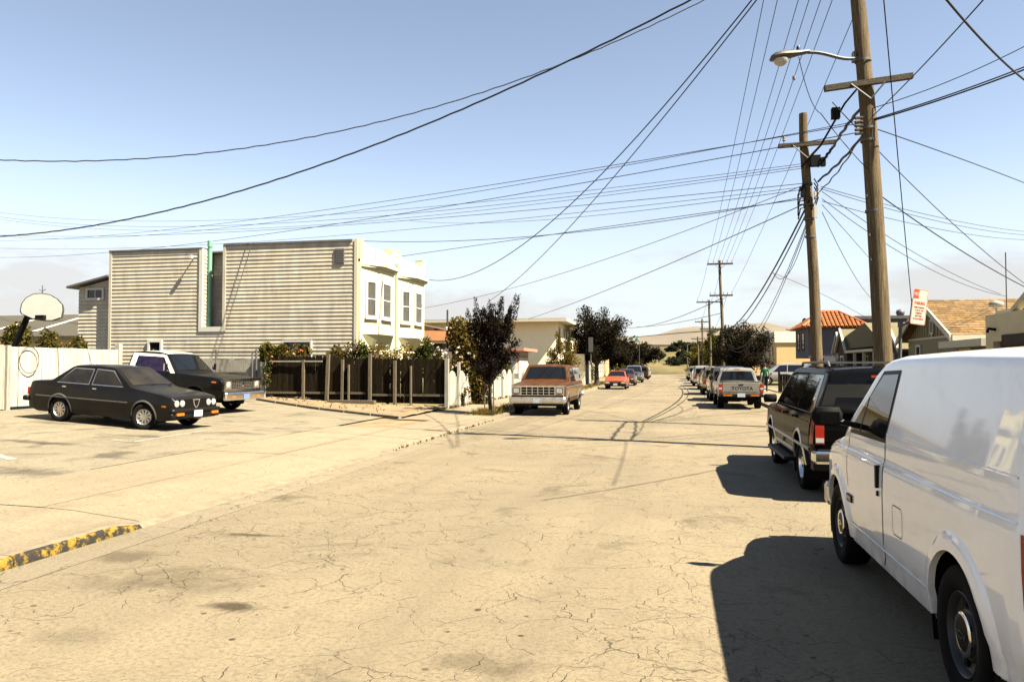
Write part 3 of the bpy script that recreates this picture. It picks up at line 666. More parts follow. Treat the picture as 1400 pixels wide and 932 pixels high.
# ---- right-hand side
# stucco house with a dark garage opening
R1 = thing('stucco_house', 'tan stucco house with dark garage opening and hipped dark shingle roof', 'house', (15, 24, .2), world=True)
r1x = 10.5; r1y = hit(1348, 480, X=r1x).y; z1 = hit(1349, 431, X=r1x).z
MB().box(r1x, r1x+.3, r1y-11, r1y-.601, 2.55, z1).box(r1x, r1x+.3, r1y-.6, r1y, .1, z1).box(r1x+.301, r1x+9, r1y-11, r1y-.002, .1, z1-.02).build('wall', M['tanstucco'], R1)
gd = MB().box(r1x+.22, r1x+.30, r1y-4.2, r1y-.62, .15, 2.548).build('garage_door', M['brownwall'], R1)
MB().box(r1x-.05, r1x-.001, r1y-3.2, r1y-1.4, 2.4, 2.75).build('sign_board', M['brownwall'], R1)
MB().tube([(r1x-.01, r1y-.85, 2.95), (r1x-.22, r1y-.85, 2.98), (r1x-.26, r1y-.85, 2.85)], .05, 8).build('wall_lamp', M['black'], R1)
ry = r1y-.1; r = MB()
zt = z1+1.35
r.add([(r1x+.35, ry-.3, z1+.08), (r1x+.35, ry-10.6, z1+.08), (r1x+9, ry-10.6, z1+.08), (r1x+9, ry-.3, z1+.08), (r1x+3.2, ry-3.6, zt), (r1x+3.2, ry-7.4, zt), (r1x+6, ry-7.4, zt), (r1x+6, ry-3.6, zt)],
      [(0, 1, 5, 4), (1, 2, 6, 5), (2, 3, 7, 6), (3, 0, 4, 7), (4, 5, 6, 7)]); r.build('roof', M['darkshingle'], R1)
MB().box(r1x+.25, r1x+.34, ry-1.9, ry-.1, z1-.02, z1+.14).build('fascia', M['cream'], R1)
MB().prism([(ry-2.1, z1), (ry-6.4, z1), (ry-4.2, z1+.95)], 'x', r1x+.30, r1x+2.2).build('gable', M['tanstucco'], R1)
MB().prism([(ry-1.75, z1-.05), (ry-4.2, z1+1.02), (ry-6.7, z1-.05), (ry-6.7, z1+.1), (ry-4.2, z1+1.2), (ry-1.75, z1+.1)], 'x', r1x+.05, r1x+.28).build('barge_board', M['cream'], R1)
p = hit(1376, 405, Y=34); MB().tube([(p.x, 34, 2.5), (p.x, 34, hit(1376, 345, Y=34).z)], .022, 6).build('aerial_mast', M['greymetal'], R1)
p = hit(1362, 416, Y=33); MB().lathe([(.02, -.15), (.22, -.1), (.27, 0), (.22, .1), (.02, .15)], p, 'z', 14).tube([(p.x, p.y, p.z-.9), p], .03).build('roof_ventilator', M['greywall'], R1, smooth=60)
# gabled house with board-and-batten gable
r2x = 11.5
R2 = thing('gabled_house', 'olive tan house with board gable, white trim and tan shingle roof', 'house', (16, 37.7, .2), world=True)
yn, yf, ym = 34.2, 41.2, 37.7; ze, zp = 3.05, 4.62
MB().box(r2x, 23, yn, yf, .1, ze).build('wall', M['olivewall'], R2)
MB().prism([(yn, ze-.01), (yf, ze-.01), (ym, zp-.12)], 'x', r2x+.02, 23).build('gable_wall', M['olivewall'], R2)
lap(R2, yn, yf, r2x, 1.2, ze-.1, .30, 'olivewall', .02, 'wall_board', 'y')
for i in range(1, 20):
    yy = yn+i*(yf-yn)/20; zz = lerp(zp-.16, ze, abs(yy-ym)/(yf-yn)*2)
    if zz > ze+.1: MB().box(r2x-.012, r2x+.018, yy-.02, yy+.02, ze, zz).build('batten', M['olivewall'], R2)
MB().box(r2x-.03, r2x-.001, yn-.02, yf+.02, ze-.09, ze).build('gable_trim', M['cream'], R2)
ov = .35
def slope(y_e, name, mt):
    s = 1 if y_e > ym else -1
    ye = y_e+s*ov; zee = ze-ov*(zp-ze)/(ym-yn)
    MB().add([(r2x-.45, ym, zp), (23.4, ym, zp), (23.4, ye, zee), (r2x-.45, ye, zee), (r2x-.45, ym, zp+.1), (23.4, ym, zp+.1), (23.4, ye, zee+.1), (r2x-.45, ye, zee+.1)],
             [(0, 1, 2, 3), (4, 5, 6, 7), (0, 1, 5, 4), (1, 2, 6, 5), (2, 3, 7, 6), (3, 0, 4, 7)]).build(name, M[mt], R2)
    MB().prism([(ym, zp-.14), (ym, zp+.12), (ye, zee+.12), (ye, zee-.14)], 'x', r2x-.53, r2x-.455).build('barge_board', M['cream'], R2)
slope(yn, 'roof', 'tanshingle'); slope(yf, 'roof', 'tanshingle')
# shingle courses on the slope that shows
nrow = 16
for i in range(nrow):
    f0, f1 = i/nrow, (i+1)/nrow; ye = yn-ov; zee = ze-ov*(zp-ze)/(ym-yn)
    ya, yb = lerp(ye, ym, f0), lerp(ye, ym, f1); za, zb = lerp(zee, zp, f0)+.105, lerp(zee, zp, f1)+.105
    x = r2x-.44
    while x < 15.2:
        wd = random.uniform(.28, .5)
        MB().add([(x, ya-.01, za+.02), (x+wd-.012, ya-.01, za+.02), (x+wd-.012, yb, zb), (x, yb, zb), (x, ya-.01, za-.01), (x+wd-.012, ya-.01, za-.01)], [(0, 1, 2, 3), (0, 1, 5, 4)]).build('shingle', M['tanshingle'], R2, recalc=False)
        x += wd
MB().box(r2x-.44, 23.4, yn-ov-.06, yn-ov-.001, ze-.28, ze-.06).build('fascia', M['cream'], R2)
p = hit(1275, 446, X=r2x); window(R2, r2x-.02, p.y, p.z-.28, p.z+.22, .22, '-x', .09, mull=1, proud=.05, sill=False)
MB().box(r2x-.05, r2x-.013, p.y-.05, p.y+.05, ze, p.z-.4).build('gable_post', M['cream'], R2)
p = hit(1257, 480, X=r2x); window(R2, r2x-.02, p.y, p.z-.5, p.z+.2, .5, '-x', .1, proud=.06)
# flat porch in front, with white framed window
MB().box(r2x-.9, 18, 29.6, 34.0, 2.45, 2.72).build('porch_roof', M['cream'], R2)
MB().box(r2x-.2, 18, 30, 34.15, .1, 2.44).build('porch_wall', M['olivewall'], R2)
lap(R2, 30, 34, r2x-.2, 1.0, 2.4, .2, 'olivewall', .02, 'wall_board', 'y')
p = hit(1312, 476, X=r2x-.2); window(R2, r2x-.222, 33.0, 1.35, 2.32, .9, '-x', .12, mull=3, proud=.06)
MB().box(r2x-.3, r2x-.221, 29.9, 32.2, 2.0, 2.08).build('rail', M['cream'], R2)
# dark brown cottage with olive roofs and white trimmed porch gable
R3 = thing('brown_cottage', 'dark brown cottage with olive shingle roof and white-trimmed porch gable', 'house', (16, 48, .2), world=True)
MB().box(11.8, 22, 44.3, 55, .1, 2.9).build('wall', M['brownwall'], R3)
MB().prism([(43.8, 2.85), (47.8, 4.25), (56, 3.3), (56, 2.8)], 'x', 11.0, 22.4).build('roof', M['oliveroof'], R3)
def porch(yc, hw, x, ze_, zp_, wm):
    MB().box(x, x+2.0, yc-hw, yc+hw, .1, ze_).build('porch_wall', M[wm], R3)
    MB().prism([(yc-hw, ze_-.01), (yc+hw, ze_-.01), (yc, zp_)], 'x', x, x+3.5).build('porch_gable', M[wm], R3)
    for s in (-1, 1):
        MB().prism([(yc, zp_-.02), (yc, zp_+.2), (yc+s*(hw+.35), ze_+.0), (yc+s*(hw+.35), ze_-.2)], 'x', x-.22, x-.1).build('barge_board', M['cream'], R3)
        MB().prism([(yc, zp_+.02), (yc, zp_+.14), (yc+s*(hw+.33), ze_-.05), (yc+s*(hw+.33), ze_-.15)], 'x', x-.098, x+3.5).build('porch_roof', M['oliveroof'], R3)
    window(R3, x-.002, yc, 1.3, 2.3, .7, '-x', .12, mull=2, proud=.06)
porch(53.3, 1.3, 10.9, 2.75, 4.0, 'brownwall'); porch(56.8, 1.3, 11.4, 2.7, 3.9, 'greywall'); porch(43.4, 1.5, 11.3, 2.6, 3.7, 'brownwall')
for yy in (46, 48.5, 51): window(R3, 11.798, yy, 1.3, 2.3, .9, '-x', .1, mull=2)
MB().box(10.7, 11.78, 45, 51.9, 2.55, 2.70).build('porch_beam', M['cream'], R3)
for yy in (45.2, 47.5, 49.8): MB().box(10.8, 10.95, yy-.07, yy+.07, .2, 2.548).build('porch_post', M['cream'], R3)
# slate blue house with clay tile hip roof
R4 = thing('blue_house', 'slate blue two-storey house with orange clay tile roof', 'house', (16, 70, .2), world=True)
bx0, bx1, by0, by1 = 10.9, 15.0, 66.0, 72.5
MB().box(bx0, bx1, by0, by1, 2.4, 4.88).box(bx0+1.2, bx1, by0+.002, by1, .1, 2.4).build('tower_wall', M['bluewall'], R4)
MB().box(bx1-1.5, 24, by0+1, by1, .1, 5.55).build('wall', M['bluewall'], R4)
MB().box(bx1-.4, 24.3, by0+.7, by1+.3, 5.552, 5.80).build('parapet', M['flash'], R4)
MB().box(bx1+.6, 19.5, by0+.55, by0+.998, 4.3, 4.55).build('band', M['greywall'], R4)
p = hit(1196, 450, Y=by0+1); window(R4, p.x, by0+.998, p.z-.5, p.z+.4, .8, '-y', .06, proud=.05)
window(R4, bx0-.002, 68.5, 3.2, 4.5, 1.2, '-x', .06, fm='brownwall', mull=2); window(R4, bx0-.002, 70.8, 3.2, 4.5, .9, '-x', .06, fm='brownwall', mull=2)
MB().lathe([(.05, 6.6), (.3, 6.5), (.36, 6.3), (.3, 6.1), (.12, 6.0), (.12, 5.6)], (hit(1231, 432, Y=71).x, 71, 0), 'z', 14).build('roof_vent', M['flash'], R4, smooth=60)
ex0, ex1, ey0, ey1, ez, rz_ = bx0-.5, bx1+.5, by0-.5, by1+.5, 4.86, 6.2
rx0, rx1, ry0, ry1 = 12.35, 13.6, 68.0, 70.2
MB().add([(ex0, ey0, ez), (ex1, ey0, ez), (ex1, ey1, ez), (ex0, ey1, ez), (rx0, ry0, rz_), (rx1, ry0, rz_), (rx1, ry1, rz_), (rx0, ry1, rz_)], [(0, 1, 5, 4), (1, 2, 6, 5), (2, 3, 7, 6), (3, 0, 4, 7), (4, 5, 6, 7), (0, 1, 2, 3)]).build('roof', M['tile'], R4)
def tiles(e0, e1, r0, r1, rows, cols):
    e0, e1, r0, r1 = map(Vector, (e0, e1, r0, r1)); up = ((r0+r1)/2-(e0+e1)/2).normalized(); ax = (e1-e0).normalized(); nr = ax.cross(up); nr = nr if nr.z > 0 else -nr
    cw = (e1-e0).length/cols
    for i in range(rows):
        a, b2 = e0.lerp(r0, i/rows), e1.lerp(r1, i/rows); a2, b3 = e0.lerp(r0, (i+1)/rows), e1.lerp(r1, (i+1)/rows)
        sl_ = (a2-a); sl_ = up*sl_.dot(up)
        x = 0.0
        s0 = (a-e0).dot(ax); s1 = (b2-e0).dot(ax); k0 = math.ceil(s0/cw); k1 = int(s1/cw)
        for k in range(k0, k1):
            o_ = e0+up*((a-e0).dot(up))+ax*(k*cw)+nr*.03
            v_ = []
            for q in (0, 1):
                for j in range(5):
                    an = pi*j/4; v_.append(o_+ax*(cw*.46-cw*.44*cos(an))+nr*(sin(an)*.10*(1 if q == 0 else .8)+(.03 if q == 0 else 0))+sl_*(q*1.04))
            MB().add(v_, [(j, j+1, j+6, j+5) for j in range(4)]+[(0, 1, 2, 3, 4)]).build('roof_tile', M['tile'], R4, recalc=False)
tiles((ex0, ey0, ez), (ex1, ey0, ez), (rx0, ry0, rz_), (rx1, ry0, rz_), 8, 16)
tiles((ex0, ey1, ez), (ex0, ey0, ez), (rx0, ry1, rz_), (rx0, ry0, rz_), 8, 20)
for a, b2 in (((ex0, ey0, ez), (rx0, ry0, rz_)), ((ex1, ey0, ez), (rx1, ry0, rz_)), ((rx0, ry0, rz_), (rx1, ry0, rz_))):
    a, b2 = Vector(a), Vector(b2); MB().tube([a+Vector((0, 0, .08)), b2+Vector((0, 0, .08))], .12, 7).build('ridge_tile', M['tile'], R4, smooth=60)
# apricot house, pale house
R5 = thing('apricot_house', 'apricot stucco house with cream mansard band', 'house', (17, 94, .2), world=True)
MB().box(11.5, 24, 90, 99, .1, 4.35).build('wall', M['tanwall'], R5)
MB().prism([(89.88, 4.352), (90.2, 5.6), (99, 5.6), (99.3, 4.352)], 'x', 11.3, 24.2).build('roof', M['cream'], R5)
window(R5, 11.498, 93, 2.8, 4.0, .9, '-x', .1, mull=2); window(R5, 11.498, 96, 2.8, 4.0, .9, '-x', .1, mull=2)
MB().box(18.5, 21, 87.5, 89.58, .1, 2.4).build('porch', M['brownwall'], R5); MB().box(18.2, 21.2, 87.2, 89.58, 2.402, 2.6).build('porch_roof', M['oliveroof'], R5)
R6 = thing('pale_house', 'pale grey house with bay front before the apricot house', 'house', (17, 106, .2), world=True)
MB().box(12.3, 24, 101, 111, .1, 5.9).build('wall', M['greywall'], R6)
MB().prism([(11.3, 101.8), (11.3, 104), (12.29, 105), (12.29, 101)], 'z', .1, 5.2).build('bay', M['cream'], R6)
MB().box(12.0, 24.3, 100.7, 111.3, 5.902, 6.2).build('roof', M['cream'], R6)
for yy in (102.9, 107.5): window(R6, 11.298 if yy < 104 else 12.298, yy, 2.9, 4.4, 1.0, '-x', .1, mull=2)
simple_house('tan_bungalow', 'tan bungalow beyond the pale grey bay-fronted house', 11.5, 22, 116, 126, 3.4, 'tanwall', 'oliveroof', 'R', 'gx')
simple_house('cream_bungalow', 'cream bungalow, last house before the dry bank on the pole side', 11.0, 22, 132, 142, 3.2, 'cream', 'brownroof', 'R', 'gx')
# ================================================================ FENCES
# dark plank fence in front of the row house
FY = 27.3; FX0, FX1 = -15.5, -8.15
DF = thing('plank_fence', 'dark weathered plank fence with pale posts below the row house', 'fence', (-12, FY, .4), world=True)
x = FX0+.02; i = 0
while x < FX1-.05:
    w = random.uniform(.125, .15); g = lot_z(x)+.08; tz = interp([(FX0, 2.12), (-12.6, 2.13), (-12.5, 2.07), (FX1, 2.0)], x)+random.uniform(-.02, .02)
    t = random.uniform(0, .012); wob = random.uniform(-.012, .012)
    zb = g+interp([(FX0, .12), (-11, .05), (FX1, .10)], x)
    MB().add([(x, FY+t, zb), (x+w, FY+t, zb), (x+w+wob, FY+t, tz-.04), (x+w*.75+wob, FY+t, tz), (x+w*.25+wob, FY+t, tz), (x+wob, FY+t, tz-.04),
              (x, FY+t+.02, zb), (x+w, FY+t+.02, zb), (x+w+wob, FY+t+.02, tz-.04), (x+w*.75+wob, FY+t+.02, tz), (x+w*.25+wob, FY+t+.02, tz), (x+wob, FY+t+.02, tz-.04)],
             [(0, 1, 2, 3, 4, 5), (11, 10, 9, 8, 7, 6)]+[(k, (k+1) % 6, (k+1) % 6+6, k+6) for k in range(6)]).build('board', M['darkwood'], DF)
    x += w+random.uniform(.002, .008); i += 1
def fpost(px, top, w=.1, m='greywood', lean=0):
    p = hit(px, 500, Y=FY-.06); MB().add([(p.x+dx*w/2+l, FY-.02-.1*(dy), z) for z, l in ((lot_z(p.x), 0), (top, lean)) for dx, dy in ((-1, 1), (1, 1), (1, 0), (-1, 0))], [(0, 1, 2, 3), (7, 6, 5, 4), (0, 1, 5, 4), (1, 2, 6, 5), (2, 3, 7, 6), (3, 0, 4, 7)]).build('post', M[m], DF)
for px, top, w, ln in ((415, 1.98, .09, 0), (447, 2.2, .12, .06), (468, 2.0, .09, .02), (477, 1.8, .05, 0), (506, 2.22, .11, 0), (540, 1.95, .1, 0), (562, 1.75, .05, 0)): fpost(px, top, w, lean=ln)
p = hit(607.5, 500, Y=FY); MB().box(FX1-.03, FX1+.1, FY-.1, FY+.06, .2, 2.02).build('post', M['oldwhite'], DF)
p = hit(362, 500, Y=FY); MB().box(p.x-.1, p.x+.06, FY-.14, FY+.0, .4, 1.9).build('post', M['oldwhite'], DF)
a, b = hit(368, 492, Y=FY-.05), hit(441, 492, Y=FY-.05); MB().box(a.x, b.x, FY-.1, FY-.045, 1.90, 1.95).build('rail', M['oldwhite'], DF)
a, b = hit(452, 543, Y=FY-.2), hit(515, 545, Y=FY-.2); MB().box(a.x, b.x, FY-.5, FY-.25, lot_z(a.x)-.05, lot_z(a.x)+.16).build('sleeper', M['greywood'], DF)
MB().box(-11.2, FX1-.05, FY-.04, FY-.005, .62, .70).build('rail', M['greywood'], DF)
MB().box(FX0, -11.3, FY-.04, FY-.005, .68, .76).build('rail', M['greywood'], DF)
# lone stake in front of the fence
p = hit(530, 548, Z=.36); tag(MB().box(p.x-.05, p.x+.05, p.y-.05, p.y+.05, .2, hit(530, 515, Y=p.y).z).build('stake', M['oldwhite']), 'single pale wooden stake standing in front of the dark plank fence', 'stake')

# white scalloped picket fence along the pavement
WF = thing('picket_fence', 'white picket fence with scalloped tops behind the pavement tree', 'fence', (-8.2, 34, .2), world=True)
yy = 27.5; k = 0
while yy < 43.0:
    per = 9; ph = (k % per)/per; base = .25
    hgt = .90+.42*sin(pi*ph)**.7 if (k % per) else .88
    w = .135
    MB().add([(-8.2, yy, base), (-8.2, yy+w, base), (-8.2, yy+w, base+hgt-.05), (-8.2, yy+w/2, base+hgt), (-8.2, yy, base+hgt-.05),
              (-8.175, yy, base), (-8.175, yy+w, base), (-8.175, yy+w, base+hgt-.05), (-8.175, yy+w/2, base+hgt), (-8.175, yy, base+hgt-.05)],
             [(0, 1, 2, 3, 4), (9, 8, 7, 6, 5)]+[(q, (q+1) % 5, (q+1) % 5+5, q+5) for q in range(5)]).build('picket', M['oldwhite'] if random.random() < .5 else M['whitewood'], WF)
    if k % 18 == 9: MB().box(-8.16, -8.06, yy, yy+.1, .2, 1.9 if k == 9 else 1.4).build('post', M['whitewood'], WF)
    yy += w+.012; k += 1
for z in (.5, 1.1): MB().box(-8.25, -8.205, 27.5, 43, z, z+.09).build('rail', M['oldwhite'], WF)
MB().box(-8.22, -8.14, 27.45, 43, .16, .246).build('plinth', M['whitewood'], WF)

# white boarded gate and fence behind the parked cars
GX = -17.3
GF = thing('board_gate', 'tall white boarded gate with hanging hose behind the black sedan', 'gate', (GX, 19, .6), world=True)
yy = 17.35
while yy < 21.4:
    w = .26; MB().box(GX, GX+.03+random.uniform(0, .012), yy, yy+w-.012, .66, 2.26+random.uniform(-.012, .012)).build('board', M['whitewood'], GF); yy += w
MB().box(GX-.08, GX-.01, 17.33, 21.4, 2.0, 2.1).build('rail', M['whitewood'], GF); MB().box(GX-.08, GX-.01, 17.33, 21.4, .76, .86).build('rail', M['whitewood'], GF)
MB().box(GX-.1, GX+.06, 21.42, 21.58, .5, 2.45).build('post', M['whitewood'], GF)
MB().box(GX-.08, GX+.08, 17.2, 17.32, .5, 2.3).build('post', M['oldwhite'], GF)
hs = []
c = hit(40, 492, X=GX+.1)
for i in range(33):
    a = 2*pi*i/32; hs.append((GX+.11, c.y+.32*cos(a), c.z+.36*sin(a)))
tag(MB().tube(hs, .012, 6).build('garden_hose', M['greywood']), 'coil of brown hose hanging on the white boarded gate', 'hose')
OF = thing('board_fence', 'weathered pale board fence running on from the white boarded gate post', 'fence', (GX, 14, .6), world=True)
yy = 12.0
while yy < 17.15:
    MB().box(GX-.02, GX+.01, yy, yy+.2, .6, 2.3+random.uniform(-.02, .02)).build('board', M['oldwhite'], OF); yy += .206
# chain-link gate with white boards behind
CF = thing('chain_link_gate', 'galvanised chain-link gate beside the dark plank fence', 'gate', (-18, FY, .5), world=True)
gx0, gx1 = -20.4, -15.85
for xx in (gx0, -17.6, gx1): MB().tube([(xx, FY, .5), (xx, FY, 2.36)], .04 if xx == gx1 else .028, 8).lathe([(.0, 2.42), (.045, 2.38), (.045, 2.35)], (xx, FY, 0), 'z', 8).build('post', M['galv'], CF, smooth=40)
for z in (2.27, .68): MB().tube([(gx0, FY, z), (gx1, FY, z)], .022, 6).build('rail', M['galv'], CF, smooth=40)
MB().tube([(gx1-.16, FY-.02, .6), (gx1-.16, FY-.02, 2.25)], .03, 8).build('gate_frame', M['galv'], CF, smooth=40)
ml = MB(); s_ = .09; n = int((gx1-gx0)/s_)
for i in range(-18, n):
    for sg in (1, -1):
        xa = gx0+i*s_; z0_, z1_ = .7, 2.25
        xb = xa+(z1_-z0_)
        if sg == -1: xa, xb = xb, xa
        pa, pb = Vector((xa, FY+.01*sg, z0_)), Vector((xb, FY+.01*sg, z1_))
        d = pb-pa
        ts = [0, 1]
        lo, hi = 0.0, 1.0
        for lim, up in ((gx0, 0), (gx1, 1)):
            t = (lim-pa.x)/d.x
            if (d.x > 0) == (up == 0): lo = max(lo, t)
            else: hi = min(hi, t)
        if hi-lo > .02: ml.tube([pa+d*lo, pa+d*hi], .0022, 3, cap=False)
mo = ml.build('mesh_infill', M['galv'], CF, recalc=False); mo['kind'] = 'stuff'
BF = thing('board_fence', 'low white board fence behind the chain-link gate', 'fence', (-18, FY+.7, .5), world=True)
x = -21.5
while x < -15.6:
    MB().box(x, x+.245, FY+.7, FY+.72, .5, 2.02+random.uniform(-.03, .03)).build('board', M['oldwhite'], BF); x += .25
MB().box(-21.5, -15.6, FY+.66, FY+.698, 1.5, 1.6).build('rail', M['oldwhite'], BF)
# low wooden fence on the right near the walker
LF = thing('low_plank_fence', 'low dark plank fence beside the driveway where the person walks', 'fence', (9, 49, .2), world=True)
x = 6.45
while x < 11: MB().box(x, x+.13, 49.0, 49.03, .15, 1.25+random.uniform(-.03, .03)).build('board', M['darkwood'], LF); x += .15
MB().box(6.34, 6.44, 48.9, 49.1, .1, 1.4).build('post', M['darkwood'], LF); MB().box(6.445, 11, 48.95, 48.998, 1.1, 1.2).build('rail', M['darkwood'], LF)

# ================================================================ TREES AND PLANTS
rng = random.Random(11)
def rdir():
    while True:
        v = Vector((rng.uniform(-1, 1), rng.uniform(-1, 1), rng.uniform(-1, 1)))
        if .05 < v.length < 1: return v.normalized()
def leaf(mb, p, s, n=None, asp=.55):
    n = n or rdir(); t = n.orthogonal().normalized(); a = rng.uniform(0, 6.28); q = n.cross(t)
    u = (t*cos(a)+q*sin(a))*s; v = n.cross(u)*asp
    i = len(mb.v); mb.v += [p-u, p+v*.9, p+u, p-v*.9]; mb.f.append((i, i+1, i+2, i+3))
def tree(name, label, base, h, th, rx, ry, leafm_, nl, ls, trunk_r=.09, limbs=14, shoots=0, bottom=.25, group=None, kind='round', spread=.34, lean=0):
    base = Vector(base); t = thing(name, label, 'tree', base, world=True, group=group)
    top = base+Vector((lean, 0, th)); tr = MB()
    pts = [base.lerp(top, k/5)+Vector((rng.uniform(-.03, .03), rng.uniform(-.03, .03), 0))*(k > 0) for k in range(6)]
    pts[0].z -= .05
    tr.tube(pts, [trunk_r*(1.35-.5*k/5) for k in range(6)], 8)
    cr = MB(); ch = h-th*.75; cz = base.z+th*.75+ch/2
    ends = []
    for i in range(limbs):
        a = 2*pi*i/limbs*2.4+rng.uniform(-.3, .3); el = rng.uniform(-.55, 1.0)
        if kind == 'vase': el = rng.uniform(-.2, 1); 
        rr = sqrt(max(.05, 1-el*el))*rng.uniform(.72, 1.08)
        e = Vector((base.x+lean+rx*rr*cos(a), base.y+ry*rr*sin(a), cz+ch/2*el*rng.uniform(.85, 1.02)))
        s0 = top+Vector((0, 0, -th*.18*rng.random())); mid = s0.lerp(e, .5)+Vector((0, 0, ch*.06))
        tr.tube([s0, mid, e], [trunk_r*.55, trunk_r*.3, trunk_r*.08], 5)
        ends.append((s0, mid, e))
    per = nl//(limbs+shoots)
    for s0, mid, e in ends:
        for k in range(5):
            f = .35+.65*(k/4)+rng.uniform(-.08, .08); c = s0.lerp(mid, f*2) if f < .5 else mid.lerp(e, min(1.05, f*2-1))
            sp = spread*min(rx, ch/2)*rng.uniform(.7, 1.2)*(1.1-.35*f)
            for _ in range(per//5):
                o_ = rdir()*sp*(rng.random()**.45); p = c+Vector((o_.x, o_.y, o_.z*.85))
                leaf(cr, p, ls*rng.uniform(.6, 1.35))
    for i in range(shoots):
        a = rng.uniform(0, 6.28); rr = rng.random()**.6
        b0 = Vector((base.x+rx*.75*rr*cos(a), base.y+ry*.75*rr*sin(a), cz+ch*.1)); L_ = ch*rng.uniform(.30, .52)
        dv = Vector((cos(a)*.28*rr, sin(a)*.28*rr, 1)).normalized(); e = b0+dv*L_
        tr.tube([b0, e], [.016, .004], 4)
        for k in range(per):
            f = rng.random(); p = b0+dv*L_*f+rdir()*(.05+.13*(1-f)); leaf(cr, p, ls*rng.uniform(.6, 1.2)*(1.1-.4*f))
    tr.build('trunk', M['bark'], t, smooth=60)
    cr.build('crown', M[leafm_], t, recalc=False)
    return t
p0 = Vector((-6.02, 25.35, .12))
PT = tree('plum_tree', 'young purple-leaved street tree with upright shoots before the picket fence', p0, 3.75, 1.0, .88, .88, 'plum', 14000, .044, .065, 20, 16, spread=.34)
for dx in (-.17, .15): MB().tube([(p0.x+dx, p0.y-.1, .05), (p0.x+dx*.9, p0.y-.1, 1.9)], .025, 6).build('tree_stake', M['greywood'], PT)
pp = hit(828, 520, Z=.15); tx = -6.25
tree('street_tree', 'broad dark-leaved street tree beside the grey parking sign', (-6.3, 66, .12), 6.8, 1.9, 2.55, 2.4, 'darkleaf', 26000, .088, .17, 34, 0, spread=.36)
tree('street_tree', 'dark-leaved street tree on the pole-side kerb past the silver pickup', (5.1, 59, .12), 4.95, 1.2, 2.0, 2.0, 'darkleaf', 18000, .078, .13, 30, 0, spread=.38)
g_ = hit(765, 490, X=-7.6)
tree('maple_tree', 'small gold-green tree in front of the flat-roofed beige house', (-7.6, 53.8, .15), 3.9, .9, 1.15, 1.1, 'roseleaf', 8000, .06, .08, 14, 4, spread=.38)
tree('round_tree', 'dense dark rounded tree by the small green street-name blade', (-6.9, 128, .1), 6.0, 1.2, 5.0, 4.0, 'darkleaf', 12000, .2, .2, 36, 0, spread=.42)
tree('round_tree', 'greener feathery tree next to the dense dark rounded one', (-7.2, 150, .1), 6.0, 1.4, 3.6, 3.4, 'greenleaf', 6000, .2, .16, 20, 4, spread=.42)
tree('bank_tree', 'olive bushy tree past the wooden poles, just before the spreading tree', (6.2, 134, .1), 6.4, 1.2, 3.4, 3.2, 'oliveleaf', 5000, .22, .16, 18, 3, spread=.42)
tree('bank_tree', 'tall green tree standing among the wooden poles', (6.6, 112, .1), 6.8, 1.2, 2.3, 2.3, 'greenleaf', 5000, .2, .16, 18, 3, spread=.42)
tree('end_tree', 'dark spreading tree at the end of the pole-side kerb by the light pole', (9.5, 146, 0), 6.5, 1.2, 4.2, 4.0, 'conifer', 5000, .24, .18, 22, 0, spread=.42)
tree('end_tree', 'low dark tree at the foot of the dry bank, pole side', (16, 154, 0), 6.0, 1.0, 4.5, 4.0, 'darkleaf', 4500, .26, .18, 20, 0, spread=.42)
tree('end_tree', 'low olive tree at the foot of the dry bank, picket-fence side', (-12, 154, 0), 6.5, 1.0, 5.0, 4.0, 'oliveleaf', 4500, .26, .18, 20, 0, spread=.42)
# conifer tips above the apricot house
cf = thing('cypress', 'dark ragged conifer rising behind the apricot house', 'tree', (19, 118, .2), world=True)
cb = MB(); tb = MB()
for dx, hh in ((0, 8.6), (2.6, 8.2), (-2.4, 7.0), (4.6, 6.8), (1.3, 7.2), (6.4, 7.3)):
    tb.tube([(19+dx, 118, 0), (19+dx, 118, hh-.3)], [.2, .03], 6)
    for _ in range(1500):
        f = rng.random(); z = lerp(3.5, hh, f); rr = (1-f)**.8*1.9*rng.random()**.5+.08; a = rng.uniform(0, 6.28)
        leaf(cb, Vector((19+dx+rr*cos(a), 118+rr*sin(a), z-rr*.25)), rng.uniform(.12, .26))
tb.build('trunk', M['bark'], cf); cb.build('crown', M['conifer'], cf, recalc=False)

def bush(name, label, c, rx, ry, rz, leafm_, nl, ls, flowers=(), cat='bush', group=None, stems=7):
    c = Vector(c); t = thing(name, label, cat, c, world=True, group=group)
    cr = MB(); sm = MB(); lumps = [Vector((rng.uniform(-.65, .65)*rx, rng.uniform(-.6, .6)*ry, rng.uniform(.15, .9)*rz*1.1)) for _ in range(9)]
    for l in lumps: sm.tube([c+Vector((l.x*.2, l.y*.2, -.02)), c+l*.6, c+l], [.02, .013, .006], 4)
    for _ in range(nl):
        l = rng.choice(lumps); o_ = rdir()*(rng.random()**.4); p = c+l+Vector((o_.x*rx*.42, o_.y*ry*.42, o_.z*rz*.32))
        if p.z > c.z: leaf(cr, p, ls*rng.uniform(.6, 1.3))
    sm.build('stem', M['bark'], t); cr.build('foliage', M[leafm_], t, recalc=False)
    for fm, nf, fs in flowers:
        fb = MB()
        for _ in range(nf):
            l = rng.choice(lumps); o_ = rdir(); o_.z = abs(o_.z); o_.y = -abs(o_.y); p = c+l+Vector((o_.x*rx*.45, o_.y*ry*.45, o_.z*rz*.36))
            for _ in range(7): leaf(fb, p+rdir()*fs*.5, fs*.6, asp=.9)
        fb.build('blossoms', M[fm], t, recalc=False)
    return t
def bpx(px, w, top, Y, base=None):
    p = hit(px, top, Y=Y); b_ = base if base is not None else lot_z(p.x); s_ = (hit(px+1, top, Y=Y)-hit(px, top, Y=Y)).length
    return (p.x, Y, b_), w*s_/2, (p.z-b_)
